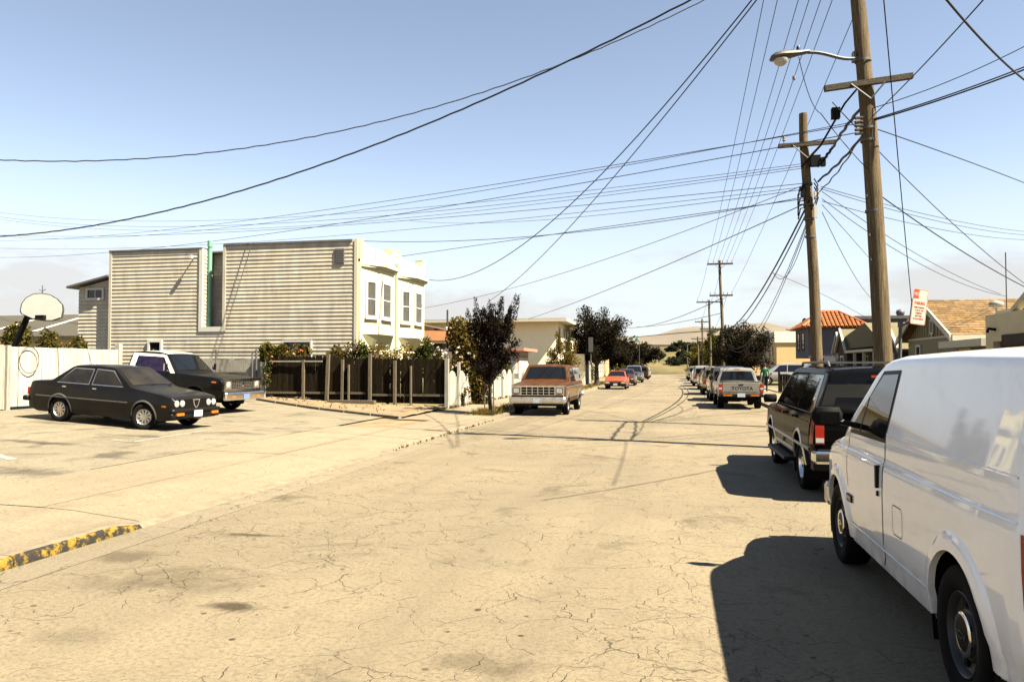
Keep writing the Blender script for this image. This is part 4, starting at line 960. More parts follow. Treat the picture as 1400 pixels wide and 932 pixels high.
def pbush(name, label, px, w, top, Y, leafm_, nl, ls, fl=(), base=None):
    c, rx, rz = bpx(px, w, top, Y, base); return bush(name, label, c, rx, min(rx, .7), rz/1.25, leafm_, nl, ls, fl)
pbush('juniper', 'shaggy olive juniper topping the corner of the dark plank fence', 383, 52, 464, 27.95, 'oliveleaf', 6840, .07, (('petalo', 2, .04),), 1.2)
pbush('rose_bush', 'rose bush with orange blooms next to the juniper', 405, 44, 468, 27.9, 'roseleaf', 1710, .06, (('petalo', 9, .06), ('petalp', 5, .06)), 1.2)
pbush('rose_bush', 'leafy rose bush before the clapboard corner, few pale blooms', 462, 39, 461, 27.9, 'roseleaf', 2850, .055, (('petalp', 6, .06),), 1.0)
pbush('rose_bush', 'white rose bush at the foot of the first bay', 484, 31, 462, 27.95, 'roseleaf', 1900, .055, (('petalw', 13, .07),), 1.0)
pbush('cypress_shrub', 'small dark upright evergreen shrub under the first bay', 502, 31, 455, 28.0, 'greenleaf', 3610, .055, (('petalw', 3, .06),), 1.0)
pbush('rose_bush', 'spreading white rose bush between the two bays', 538, 65, 467, 28.0, 'goldleaf', 2470, .055, (('petalw', 32, .07),), 1.1)
pbush('round_shrub', 'round green shrub with white roses at the fence corner', 583, 41, 461, 28.2, 'greenleaf', 3800, .055, (('petalw', 10, .07),), 1.1)
pbush('rose_bush', 'low white roses spilling over the end fence post', 602, 28, 478, 27.8, 'roseleaf', 950, .05, (('petalw', 22, .08),), 1.3)
pbush('rose_tree', 'tall overgrown rose tree with white blooms behind the picket fence', 630, 84, 436, 31.0, 'roseleaf', 13000, .075, (('petalw', 26, .09), ('petalp', 8, .08)))
pbush('sapling', 'thin green sapling rising out of the tall rose tree', 637, 12, 430, 31.6, 'greenleaf', 700, .06, ())
pbush('hedge_bush', 'olive bush under the basketball backboard beyond the white gate', 40, 75, 442, 24.5, 'oliveleaf', 7980, .075, (('petalo', 14, .035),))
pbush('hedge_bush', 'darker bush beside the lean-to beyond the white gate', 88, 57, 448, 25.0, 'oliveleaf', 5700, .075, (('petalo', 8, .035),))
pbush('climbing_rose', 'small climbing rose with red blooms on the picket fence', 634, 10, 528, 27.95, 'greenleaf', 260, .045, (('petalo', 6, .05),), .25)
pbush('trailing_rose', 'trailing rose with one orange bloom on the fence corner post', 366, 12, 488, 27.15, 'greenleaf', 300, .05, (('petalo', 3, .06),), .95)
for px, w, tp, Y, lb in ((700, 26, 492, 47, 'garden bush by the white pink-trimmed garage'), (806, 26, 488, 75, 'clipped bush between the beige house and the dark street tree'), (845, 22, 492, 85, 'yellow-green bush before the plain white house'), (870, 24, 494, 101, 'dark bush before the low grey house')):
    pbush('garden_bush', lb, px, w, tp, Y, 'oliveleaf', 900, .11, (('petalo', 5, .08),))
for px, Dd, z, s_, lb in ((899, 187, 3.2, 2.2, 'dark scrub clump above the rounded trees'), (933, 187, 3, 1.7, 'small round scrub clump'), (946, 216, 3, 1.8, 'olive scrub clump under the barrier'), (918, 202, 3, 2.0, 'wide olive scrub clump'), (951, 182, 3, 1.5, 'small yellow scrub clump'), (925, 171, 3, 3.0, 'broad low scrub clump'), (957, 164, 3, 2.6, 'dense low scrub clump'), (938, 200, 3, 2.6, 'middle olive scrub clump'), (928, 216, 6.2, 2.6, 'uppermost dark scrub clump'), (940, 174, 1.8, 3.0, 'lowest dark scrub clump'), (955, 202, 4.6, 3.2, 'yellow-green scrub clump'), (966, 197, 4.0, 3.0, 'scrub clump behind the thin light pole'), (985, 191, 3.5, 3.4, 'dark scrub clump beside the spreading tree')):
    q = hit(px, 500, D=Dd); bush('scrub', lb+' on the dry freeway bank', (q.x, q.y, 7.2*max(0, ((q.y-156)/7-1)/9)**.8-.2), s_, s_, s_*.8, 'oliveleaf' if 'yellow' in lb else 'conifer', 500, .4, cat='bush')
# weeds (uncountable): tufts along fence foot, kerb and verge
wb = MB()
def tuft(x, y, z, h, n=9):
    for _ in range(n):
        a = rng.uniform(0, 6.28); l = rng.uniform(.4, 1)*h; dx, dy = cos(a)*l*.5, sin(a)*l*.5; i = len(wb.v); w_ = .008
        wb.v += [Vector((x-w_, y, z)), Vector((x+w_, y, z)), Vector((x+dx, y+dy, z+l))]; wb.f.append((i, i+1, i+2))
for _ in range(90):
    f = rng.random(); x = lerp(-15.2, -8.1, f); y = rng.uniform(lerp(26.6, 22.4, f)+.2, 27.2)
    if rng.random() < .5: y = 27.2-abs(rng.gauss(0, .25))
    tuft(x, y, lot_z(x)+.07, rng.uniform(.04, .14))
for _ in range(500): tuft(rng.uniform(-6.7, -5.8), 24.7+abs(rng.gauss(0, 12)), .12, rng.uniform(.05, .22))
for _ in range(160): tuft(-6.15+rng.gauss(0, .22), 25.3+rng.gauss(0, .3), .12, rng.uniform(.08, .3))
for _ in range(260): tuft(-8.12+rng.uniform(-.03, .1), rng.uniform(27.5, 43), .17, rng.uniform(.05, .22))
for _ in range(90): tuft(KX+rng.uniform(-.03, .06), rng.uniform(15, 24), .01, rng.uniform(.03, .1))
for _ in range(700): tuft(rng.uniform(-6.7, -5.8), rng.uniform(45, 100), .12, rng.uniform(.1, .35), 7)
wo = wb.build('weeds', M['weed'], recalc=False); wo['kind'] = 'stuff'; tag(wo, 'dry weeds along fence foot, kerb and verge', 'weeds')

# ================================================================ UTILITY POLES
def upole(name, label, base, top, r0, r1, group=None):
    base, top = Vector(base), Vector(top); t = thing(name, label, 'utility pole', base, world=True, group=group)
    pts = []
    for k in range(13):
        f = k/12; pts.append(base.lerp(top, f)+Vector((.03*sin(f*7+base.x), .03*sin(f*5+base.y), 0))*(1 if 0 < k < 12 else 0))
    pts[0].z = -.1
    MB().tube(pts, [lerp(r0, r1, k/12) for k in range(13)], 14).build('shaft', M['polewood'], t, smooth=50)
    return t, (lambda z: base.lerp(top, (z-base.z)/(top.z-base.z)))
def arm(t, c, length, ang=0, m='armwood', tilt=0, sec=.11, pins=(), brace=.5, insul=True, side=-.2):
    """crossarm centred on c, running across the street (x) turned by ang"""
    c = Vector(c); d = Vector((cos(ang)*cos(tilt), sin(ang)*cos(tilt), sin(tilt))); nn = Vector((-d.y, d.x, 0)).normalized(); c = c+nn*side
    up = d.cross(nn); up = up if up.z > 0 else -up
    T = Matrix(((d.x, nn.x, up.x, c.x), (d.y, nn.y, up.y, c.y), (d.z, nn.z, up.z, c.z), (0, 0, 0, 1)))
    a = MB().box(-length/2, length/2, -sec/2, sec/2, -sec/2, sec/2, T).build('crossarm', M[m], t)
    if brace:
        for s in (-1, 1): MB().tube([c+d*s*brace-nn*sec*.6, c-up*brace*.95-nn*.02], .018, 5).build('brace', M['galv'], a)
    for f in pins:
        q = c+d*f*length/2+up*sec/2; MB().tube([q, q+up*.1], .012, 5).build('pin', M['greymetal'], a)
        MB().lathe([(.0, .2), (.03, .2), (.045, .16), (.03, .13), (.05, .1), (.03, .08)], q, 'z', 10).build('insulator', M['ceramic'], a, smooth=50)
    return [c+d*f*length/2+up*(sec/2+.17) for f in pins]
# near tall pole with street lamp
P1, s1 = upole('utility_pole', 'tall wooden utility pole carrying the street lamp', (4.32, 16.8, .1), (3.66, 16.66, 12.2), .185, .13)
top_pins = arm(P1, s1(11.5), 2.7, .12, pins=(-.98, -.72, -.3, -.1, .12, .34, .86), side=-.17)
arm(P1, s1(hit(1192, 119, Y=16.8).z), 1.72, .1, tilt=.115, brace=.36, side=-.2)
def strap(t, s, z, r, m='galv', h=.05): MB().lathe([(r, z-h/2), (r+.008, z-h/2), (r+.008, z+h/2), (r, z+h/2)], Vector((s(z).x, s(z).y, 0)), 'z', 14).build('band', M[m], t, smooth=40)
for z in (4.9, 6.6, 6.35, 8.0): strap(P1, s1, z, .16 if z < 5 else .155)
# climbing steps, tags and nails
for z in (2.2, 2.6, 3.2, 3.9, 4.4, 5.2): 
    q = s1(z); MB().cbox((q.x-.14, q.y-.13, z), .03, .03, .05).build('tag_plate', M['galv'], P1)
# service hardware by the lower crossarm
h1 = s1(6.9)
for k in range(5): MB().tube([h1+Vector((-.1, -.1, -.1-.08*k)), h1+Vector((-.26, -.15, -.12-.08*k))], .03, 6).build('spool_insulator', M['armwood'], P1)
MB().cbox(h1+Vector((-.62, -.1, .02)), .16, .14, .22).build('splice_box', M['black'], P1)
MB().tube([h1+Vector((-.2, -.1, .5)), h1+Vector((-.45, -.15, .2)), h1+Vector((-.62, -.1, -.1)), h1+Vector((-.9, 0, -.6)), h1+Vector((-1.2, .5, -.9))], .022, 6).build('drip_loop', M['black'], P1)
# cobra-head street lamp on a curved arm
lz = hit(1183, 77, Y=16.7).z; q = s1(lz)
SL = thing('street_lamp', 'grey cobra-head street lamp on a curved arm above the road', 'street lamp', q, world=True)
a0 = hit(1176, 79, Y=16.65); a3 = hit(1105, 72, Y=16.45)
def bez(a, b, c, d, n=12): return [a*(1-t)**3+b*3*t*(1-t)**2+c*3*t*t*(1-t)+d*t**3 for t in [i/n for i in range(n+1)]]
apts = bez(q, hit(1150, 88, Y=16.6), hit(1135, 70, Y=16.5), a3)
MB().tube(apts, .035, 8).cbox(q+Vector((-.17, 0, 0)), .06, .14, .2).build('arm', M['galv'], SL, smooth=40)
h0, h9 = hit(1107, 72, Y=16.45), hit(1052, 83, Y=16.3)
hd = MB(); n = 12
prof = [(0, .055, .05), (.12, .07, .065), (.3, .10, .075), (.5, .15, .095), (.7, .185, .115), (.86, .17, .105), (.96, .10, .07), (1, .02, .02)]
d = (h9-h0); base_i = 0
for f, wd, ht in prof:
    c = h0+d*f+Vector((0, 0, ht*.25))
    for k in range(n):
        a = 2*pi*k/n; z = sin(a)*ht; z = z if z > 0 else z*.45
        hd.v.append(c+Vector((0, cos(a)*wd, z)))
for i in range(len(prof)-1):
    for k in range(n): hd.f.append((i*n+k, i*n+(k+1) % n, i*n+n+(k+1) % n, i*n+n+k))
hd.f.append(tuple(range(n)))
hd = hd.build('lamp_head', M['greymetal'], SL, smooth=50)
lc = h0+d*.72+Vector((0, 0, -.03)); MB().lathe([(.15, 0), (.14, -.05), (.10, -.10), (.05, -.125), (.005, -.13)], lc, 'z', 14).build('lens', M['lamp'], SL, smooth=70)
lc = h0+d*.28+Vector((0, 0, .09)); MB().lathe([(.04, 0), (.04, .07), (.03, .09), (.003, .095)], lc, 'z', 10).build('photocell', mat('photocell_blue', (.03, .03, .09), .4), SL, smooth=50)
# second pole
P2, s2 = upole('utility_pole', 'shorter wooden utility pole just past the tall one, hung with drop wires', (4.1, 22.9, .1), (3.72, 22.9, hit(1104, 155, Y=22.9).z), .165, .115)
z2 = hit(1108, 199, Y=22.9).z
pins2 = arm(P2, s2(z2), 1.55, .1, tilt=.05, pins=(-.8,), brace=.42, side=-.17)
for z in (6.9, 6.3, 5.9, 5.4): strap(P2, s2, z, .14)
c = s2(hit(1115, 222, Y=22.9).z); MB().cbox(c+Vector((.22, -.15, 0)), .26, .2, .3).build('splice_box', M['black'], P2); MB().cbox(c+Vector((.42, -.2, -.05)), .12, .16, .24).build('splice_box', M['black'], P2)
c2 = s2(hit(1110, 265, Y=22.9).z); MB().cbox(c2+Vector((-.16, -.12, .05)), .1, .12, .3).build('splice_box', M['black'], P2)
for k in range(7): MB().tube([c2+Vector((-.1, -.1, .2-.1*k)), c2+Vector((-.24-.03*(k % 3), -.22, .15-.1*k)), c2+Vector((-.3, -.2, -.15-.1*k))], .02, 5).build('drip_loop', M['black'], P2)
for k in range(4): MB().tube([c2+Vector((.15, -.12, .4-.12*k)), c2+Vector((.24, -.2, .2-.12*k)), c2+Vector((.14, -.16, -.05-.15*k))], .018, 5).build('drip_loop', M['black'], P2)
c3 = s2(hit(1120, 268, Y=22.9).z); MB().cbox(c3+Vector((.2, -.15, 0)), .12, .1, .2).cbox(c3+Vector((.17, -.16, -.45)), .08, .06, .4).build('junction_box', M['white'], P2)
# twisted risers between the two poles
def riser(A, B, C, r, lb):
    A, B, C = Vector(A), Vector(B), Vector(C); pts = []
    for i in range(25):
        t = i/24; p = A*(1-t)**2+B*2*t*(1-t)+C*t*t; pts.append(p+Vector((.012*sin(i*1.1), .012*cos(i*1.1), .01*sin(i*1.3))))
    tag(MB().tube(pts, r, 6).build('riser_cable', M['wire'], smooth=60), lb, 'cable')
riser(hit(1180, 145, Y=16.7), hit(1155, 172, Y=18), hit(1140, 200, Y=22.7), .035, 'thick twisted cable from the tall pole to the second crossarm')
riser(hit(1139, 200, Y=22.7), hit(1132, 212, Y=22.6), hit(1117, 228, Y=22.7), .04, 'bundled cable looping from crossarm down the second pole')
riser(hit(1182, 182, Y=16.7), hit(1152, 222, Y=19), hit(1118, 248, Y=22.7), .03, 'drooping cable between the tall pole and second pole, lower one')
riser(hit(1182, 178, Y=16.7), hit(1150, 236, Y=19), hit(1120, 262, Y=22.7), .016, 'thin drooping cable between the tall pole and second pole')
# far poles
def farpole(px_base, X, ytop, px_top, label, arms, r=.15):
    Y = hit(px_base, 505, X=X).y; tp = hit(px_top, ytop, Y=Y)
    t, s = upole('utility_pole', label, (X, Y, .1), tp, r, r*.7)
    res = []
    for py, ln in arms:
        z = hit(px_base, py, Y=Y).z; res.append(arm(t, s(z), ln, 0, pins=(-.92, -.5, -.15, .2, .55, .92), brace=.5, sec=.13))
    return t, s, Y, res
P3, s3, Y3, a3_ = farpole(990, 4.3, 356, 984, 'wooden pole with two crossarms above the dark street tree', ((361, 2.1), (404, 1.9)))
P4, s4, Y4, a4_ = farpole(972, 4.3, 410, 969.5, 'wooden pole with a wide crossarm just beyond the two-armed one', ((413, 2.8), (450, 2.2)))
P5, s5, Y5, a5_ = farpole(961, 4.3, 436, 960, 'thin wooden pole with one crossarm, third on from the shorter pole', ((440, 2.0),))
P6, s6, Y6, a6_ = farpole(955, 4.3, 460, 954, 'last wooden pole before the thin light pole', ((463, 2.2),))
FLP = thing('light_pole', 'thin pale light pole before the dry bank', 'light pole', hit(940, 513, Z=0), world=True)
q = hit(940, 513, Z=0); tz = hit(940, 471, Y=q.y).z
MB().tube([q, (q.x, q.y, tz)], [.12, .09], 8).build('shaft', M['galv'], FLP)
MB().tube([(q.x, q.y, tz), (q.x+2.2, q.y, tz+.5)], .06, 6).cbox((q.x+2.6, q.y, tz+.5), .9, .35, .2).build('lamp_arm', M['galv'], FLP)

# ================================================================ OVERHEAD WIRES
def wire(A, B, r, label, mid=None, sag=None, group=None, n=28, wob=0):
    A, B = Vector(A), Vector(B)
    def at(t, s): p = A.lerp(B, t); p.z -= 4*s*t*(1-t); return p
    if mid is not None:
        best = None
        for i in range(241):
            s = -1.0+i*.03
            dmin = 1e9
            for k in range(1, 40):
                q = pix(at(k/40, s)); e = abs(q[0]-mid[0]); 
                if e < dmin: dmin, er = e, abs(q[1]-mid[1])
            if best is None or er < best[0]: best = (er, s)
        sag = best[1]
    pts = [at(i/n, sag or 0)+(Vector((0, 0, wob*sin(i*2.6))) if wob else Vector()) for i in range(n+1)]
    o = MB().tube(pts, r, 5, cap=False).build('overhead_wire', M['wire'], smooth=80, recalc=False)
    return tag(o, label, 'wire', group)
G1 = 'primary conductors between the tall pole and the two-armed pole'
for i, x0 in enumerate((1049.6, 1070, 1104.6, 1120, 1126.7, 1137.7, 1158.7)):
    e = a3_[0][min(5, i)] if i < 6 else a3_[1][5]
    wire(top_pins[i], e, .011, 'thin high conductor running from the tall pole top to the two-armed pole', sag=.35, group=G1)
wire(a3_[0][0], a4_[0][0], .012, 'thin conductor from the two-armed pole on to the wide-armed pole', sag=.3, group='conductors beyond the two-armed pole')
wire(a3_[0][3], a4_[0][3], .012, 'thin conductor from the two-armed pole on to the wide-armed pole', sag=.3, group='conductors beyond the two-armed pole')
wire(a3_[1][4], a4_[1][4], .014, 'thin conductor from the two-armed pole on to the wide-armed pole', sag=.3, group='conductors beyond the two-armed pole')
wire(a4_[0][2], a5_[0][2], .014, 'thin conductor between the wide-armed pole and the thin wooden pole', sag=.3)
# heavy twisted cables high over the left
wire(hit(-90, 324.4, D=24.3), hit(1062.5, -63.1, D=14.0), .020, 'heavy black cable rising across the sky over the clapboard house', sag=1.43, wob=.006, n=90)
wire(hit(-90, 212.4, D=21.2), hit(1123.8, -88.8, D=21.9), .016, 'heavy twisted cable high above the clapboard house', sag=2.19, wob=.01, n=90)
GL = 'wires crossing the street towards the clapboard house'
def L2(a, Da, b, Db, mid, r=.008, lb=None): wire(hit(*a, D=Da), hit(*b, D=Db), r, lb or 'thin wire crossing the street from the lamp pole pair towards the clapboard house', mid=mid, group=None if lb else GL)
L2((-60, 281), 62, (1105, 223), 21.7, (500, 290), .008)
L2((-60, 286), 62, (1105, 226), 21.7, (450, 300), .009)
L2((-60, 288), 62, (1105, 229), 21.7, (560, 296), .008)
L2((-60, 316), 62, (1178, 165), 15.7, (500, 284), .008)
L2((-60, 328), 62, (1180, 168), 15.7, (640, 262), .009)
L2((-60, 350), 62, (1180, 180), 15.7, (560, 290), .010)
L2((-60, 336), 62, (1106, 255), 21.6, (560, 312), .008)
L2((-60, 318), 62, (1107, 250), 21.6, (700, 288), .010)
p = Vector((HX, 28.75, 6.75))
wire(p, hit(1106, 268, D=21.6), .011, 'thin wire from the row house corner parapet to the second pole', mid=(800, 315))
wire((HX, 32.5, 6.6), hit(1106, 271, D=21.6), .011, 'thin wire from the middle of the row house parapet to the second pole', mid=(830, 310))
wire((HX+.1, 36.7, 6.1), hit(1110, -105, D=13), .014, 'service wire swooping from the row house corner bracket up over the street', mid=(800, 262))
wire(hit(668, 412, D=45), hit(1112, -100, D=13.3), .014, 'service wire climbing from behind the plum tree up over the street', mid=(860, 215))
wire(hit(560, 424, D=46), hit(1107, 250, D=21.6), .010, 'thin sagging wire from the brown-roofed house to the second pole', mid=(850, 348))
wire(hit(722, 436, D=58), hit(1106, 276, D=21.6), .015, 'service wire from the flat-roofed beige house to the second pole', mid=(950, 345))
# down to the far poles
G3 = 'telephone cables from the second pole to the two-armed pole'
for a, b, md, r in (((1106, 275), (985, 452), (1060, 365), .03), ((1108, 280), (987, 458), (1064, 372), .022), ((1110, 285), (988, 460), (1072, 375), .012), ((1111, 285), (990, 462), (1078, 378), .012)):
    wire(hit(*a, D=21.6), hit(b[0], b[1], D=Y3*.96), r, 'telephone cable drooping from the second pole towards the two-armed pole', mid=md, group=G3)
loop_end = hit(1057, 373, D=34)
wire(hit(1111, 282, D=21.6), loop_end, .012, 'slack loop of wire hanging under the telephone cables', mid=(1092, 345))
wire(loop_end, hit(1200, 444, D=44), .010, 'thin drop wire from the slack loop to the brown cottage', mid=(1130, 405))
G4 = 'drop wires from the second pole to the gabled houses'
for a, b, md in (((1122, 255), (1420, 318, 40), (1250, 290)), ((1122, 258), (1420, 322, 40), (1255, 296)), ((1124, 262), (1368, 402, 33), (1240, 340)), ((1124, 272), (1376, 405, 33), (1235, 350)), ((1124, 290), (1196, 412, 40), (1155, 355)), ((1124, 275), (1420, 328, 42), (1250, 306)), ((1124, 280), (1205, 372, 44), (1165, 325))):
    wire(hit(*a, D=21.6), hit(b[0], b[1], D=b[2]), .010, 'thin drop wire from the second pole to the gabled houses', mid=md, group=G4)
G5 = 'wires leaving the tall pole towards the stucco house'
for a, b, md, r in (((1194, 165), (1440, 80, 14), (1320, 125), .016), ((1194, 163), (1440, 76, 14), (1320, 121), .014), ((1193, 148), (1440, 43, 14), (1320, 100), .009), ((1194, 175), (1440, 266, 24), (1300, 212), .012), ((1200, 265), (1440, 410, 24), (1310, 340), .013)):
    wire(hit(*a, D=15.6), hit(b[0], b[1], D=b[2]), r, 'wire leaving the tall pole towards the stucco house side', mid=md, group=G5)
wire(hit(1138, 140, D=15.4), hit(1440, 415, D=24), .010, 'thin wire passing from the lamp arm behind the tall pole to the stucco house', sag=.3)
wire(hit(1194, 158, D=15.6), hit(1380, -40, D=9), .010, 'thin guy wire rising from the tall pole over the roadside', sag=.05)
wire(hit(1270, -30, D=8), hit(1440, 136, D=12), .014, 'short heavy wire crossing high above the gabled house roofs', sag=.15)
wire(hit(1203, -60, D=12.5), hit(1249, 440, D=22), .011, 'slack twisted wire dropping behind the no parking sign', sag=.15, wob=.01, n=60)
wire(hit(1092, 78, D=15.3), hit(1122, 155, D=15.8), .008, 'thin lead looping down from the street lamp', sag=.25)
wire(hit(1122, 155, D=15.8), hit(1190, 235, D=15.6), .009, 'thin lead from the lamp loop back to the tall pole', sag=.05)
for a, b, md, r, lb in (((858, 448, 120), (984, 409, 64), (920, 436), .03, 'thinner upper wire reaching the two-armed pole from behind the broad dark tree'), ((860, 462, 120), (1000, 450, 60), (930, 455), .045, 'thickest wire reaching the two-armed pole from behind the broad dark tree'), ((870, 447, 120), (986, 428, 64), (925, 441), .025, 'faint middle wire reaching the two-armed pole from behind the broad dark tree')):
    wire(hit(a[0], a[1], D=a[2]), hit(b[0], b[1], D=b[2]), r, lb, mid=md)
wire(hit(560, 302, D=60), hit(1105, 258, D=21.6), .010, 'thin wire from over the row house roof to the second pole', mid=(800, 297))
# insulator beads on the high conductors
for wi, f in ((6, .10), (3, .16), (4, .20)):
    q = top_pins[wi].lerp(a3_[0][min(5, wi)] if wi < 6 else a3_[1][5], f); q.z -= 4*.35*f*(1-f); tag(MB().lathe([(.01, -.09), (.05, -.06), (.05, .06), (.01, .09)], q, 'z', 10).build('insulator_bead', M['ceramic'], smooth=60), 'small pale insulator bead strung on a high conductor', 'insulator', 'insulator beads on the high conductors')

# ================================================================ SIGNS, BACKBOARD, PERSON
def text_mesh(name, s, size, mt, parent, T, extrude=.001, align='CENTER', sx=1.0, bold=.012):
    cu = bpy.data.curves.new('t', 'FONT'); cu.body = s; cu.size = size; cu.align_x = align; cu.align_y = 'CENTER'; cu.extrude = extrude; cu.offset = size*bold; cu.resolution_u = 2
    o = bpy.data.objects.new('t', cu); COL.objects.link(o); bpy.context.view_layer.update()
    me = bpy.data.meshes.new_from_object(o.evaluated_get(bpy.context.evaluated_depsgraph_get()))
    bpy.data.objects.remove(o); me.name = name; me.materials.clear(); me.materials.append(mt)
    off = OFF.get(parent.name) or Vector()
    me.transform(Matrix.Diagonal((sx, 1, 1, 1))); me.transform(Matrix.Translation(-off) @ T)
    ob = bpy.data.objects.new(name, me); COL.objects.link(ob); ob.parent = parent
    return ob
NP = thing('parking_sign', 'leaning white no parking sign with red lettering on a steel post', 'sign', hit(1228, 650, Z=.12), world=True)
DS = 13.0
c = hit(1257, 419.5, D=DS); rgt = (hit(1272, 398, D=DS+.05)-hit(1246, 394, D=DS-.05)).normalized(); upv = (hit(1257, 394, D=DS)-hit(1250, 443, D=DS)); upv = (upv-rgt*upv.dot(rgt)).normalized(); nn = rgt.cross(upv).normalized()
T = Matrix(((rgt.x, upv.x, nn.x, c.x), (rgt.y, upv.y, nn.y, c.y), (rgt.z, upv.z, nn.z, c.z), (0, 0, 0, 1)))
def rrect(w, h, r, n=5):
    o_ = []
    for cx, cy, a0 in ((w/2-r, h/2-r, 0), (-w/2+r, h/2-r, 90), (-w/2+r, -h/2+r, 180), (w/2-r, -h/2+r, 270)):
        for k in range(n+1): a = R(a0+90*k/n); o_.append((cx+r*cos(a), cy+r*sin(a)))
    return o_
def tp(mb): mb.v = [T @ v for v in mb.v]; return mb
sw_, sh = .305, .60
pl = tp(MB().prism(rrect(sw_, sh, .03), 'z', -.002, 0)).build('sign_plate', M['signwhite'], NP)
bd = MB(); o1, o2 = rrect(sw_-.012, sh-.012, .026), rrect(sw_-.026, sh-.026, .02); n = len(o1)
bd.add([(x, y, .001) for x, y in o1]+[(x, y, .001) for x, y in o2], [(i, (i+1) % n, (i+1) % n+n, i+n) for i in range(n)]); tp(bd).build('border', M['signred'], pl, recalc=False)
tp(MB().box(-.138, -.035, .135, .288, .0005, .0012)).build('red_panel', M['signred'], pl)
text_mesh('lettering', 'NO', .085, M['signwhite'], pl, T @ Matrix.Translation((-.086, .211, .002)), sx=.72)
text_mesh('lettering', 'PARKING', .072, M['signred'], pl, T @ Matrix.Translation((0, .062, .002)), sx=.72)
for i, (s_, zz) in enumerate((('STREET SWEEPING', .034), ('12 AM TO 3 PM', .036), ('TUESDAY', .042), ('FIRST WEEK', .036), ('OF EACH MONTH', .036))): text_mesh('lettering', s_, zz, M['signred'], pl, T @ Matrix.Translation((0, -.012-.048*i, .002)), sx=.72)
tp(MB().box(-.15, -.06, -.25, .12, -.03, -.012)).build('back_bracket', M['galv'], NP)
q = hit(1231, 444, D=DS+.1); g0 = Vector((q.x-.06, q.y+.02, .1))
pt = MB(); dd = (q-g0); pt.tube([g0, q+dd*.02], .03, 8); pt.build('post', M['galv'], NP, smooth=40)
MB().tube([q+Vector((0, 0, -.02)), T @ Vector((-.1, -.25, -.01))], .02, 6).cbox(q, .07, .07, .09).build('clamp', M['galv'], NP)
# grey parking sign on the left verge
q = hit(808, 531, Z=.13); G = thing('parking_sign', 'small grey-backed parking sign on a post before the broad dark tree', 'sign', q, world=True)
t1 = hit(808, 461, Y=q.y).z; MB().tube([q, (q.x, q.y, t1)], .035, 6).build('post', M['galv'], G)
MB().box(q.x-.16, q.x+.16, q.y-.06, q.y-.04, hit(808, 481, Y=q.y).z, t1).build('sign_plate', M['greymetal'], G)
# green street-name sign far off
q = hit(874, 470, D=118); q = Vector((q.x, q.y, .1)); SN = thing('street_name_sign', 'small green street-name blade on a post above the rounded trees', 'sign', q, world=True)
zt = hit(874, 466, D=118).z; MB().tube([q, (q.x, q.y, zt)], .05, 6).tube([(q.x, q.y, zt), (q.x-1.4, q.y, zt+.25)], .04, 6).build('post', M['greymetal'], SN)
MB().box(q.x-1.7, q.x+.1, q.y-.1, q.y-.06, zt+.05, zt+.55).build('blade', M['white'], SN); MB().box(q.x-1.3, q.x-.95, q.y-.12, q.y-.102, zt+.15, zt+.5).box(q.x-.55, q.x-.2, q.y-.12, q.y-.102, zt+.12, zt+.45).build('legend', M['signgreen'], SN)
# basketball backboard
BB = thing('basketball_hoop', 'white fan-shaped basketball backboard on a black slanted pole behind the gate', 'basketball hoop', hit(18, 560, D=24.2), world=True)
DD = 24.0
out = [(28, 425), (30, 415), (36, 407), (46, 402), (57, 401), (68, 403), (78, 409), (85, 417), (86, 424), (84, 434), (72, 438), (60, 438), (46, 436), (30, 429)]
pf = [hit(x, y, D=DD) for x, y in out]; ax = (pf[8]-pf[0]).normalized(); nr = Vector((ax.y, -ax.x, 0)).normalized(); n = len(pf)
cen = sum(pf, Vector())/n
def plate(sc, d0, d1): return MB().add([cen+(p-cen)*sc+nr*d0 for p in pf]+[cen+(p-cen)*sc+nr*d1 for p in pf], [tuple(range(n)), tuple(range(2*n-1, n-1, -1))]+[(i, (i+1) % n, (i+1) % n+n, i+n) for i in range(n)])
plate(1.04, -.04, .0).build('backboard_rim', M['greymetal'], BB); plate(.97, .002, .02).build('backboard', M['white'], BB)
a, b = hit(38, 432, D=DD+.15), hit(19, 475, D=DD+.2); e = b+(b-a)*1.6; e.z = max(e.z, .5)
MB().tube([e, a, a.lerp(cen, .4)-nr*.05], .09, 8).build('pole', M['black'], BB, smooth=40)
rc = hit(57, 437, D=DD)+nr*.3; MB().tube([rc+Vector((.22*cos(t), .22*sin(t), 0)) for t in [2*pi*i/20 for i in range(21)]], .012, 6).build('rim', M['black'], BB)
MB().cbox(hit(57, 434, D=DD)+nr*.06, .3, .12, .14).build('rim_bracket', M['black'], BB)
q = hit(58, 398, D=DD); MB().tube([q+Vector((-.12, 0, .05)), q, q+Vector((.12, 0, .06))], .01, 4).tube([q+Vector((0, 0, -.06)), q+Vector((0, 0, .18))], .012, 4).build('wire_ornament', M['greymetal'], BB)

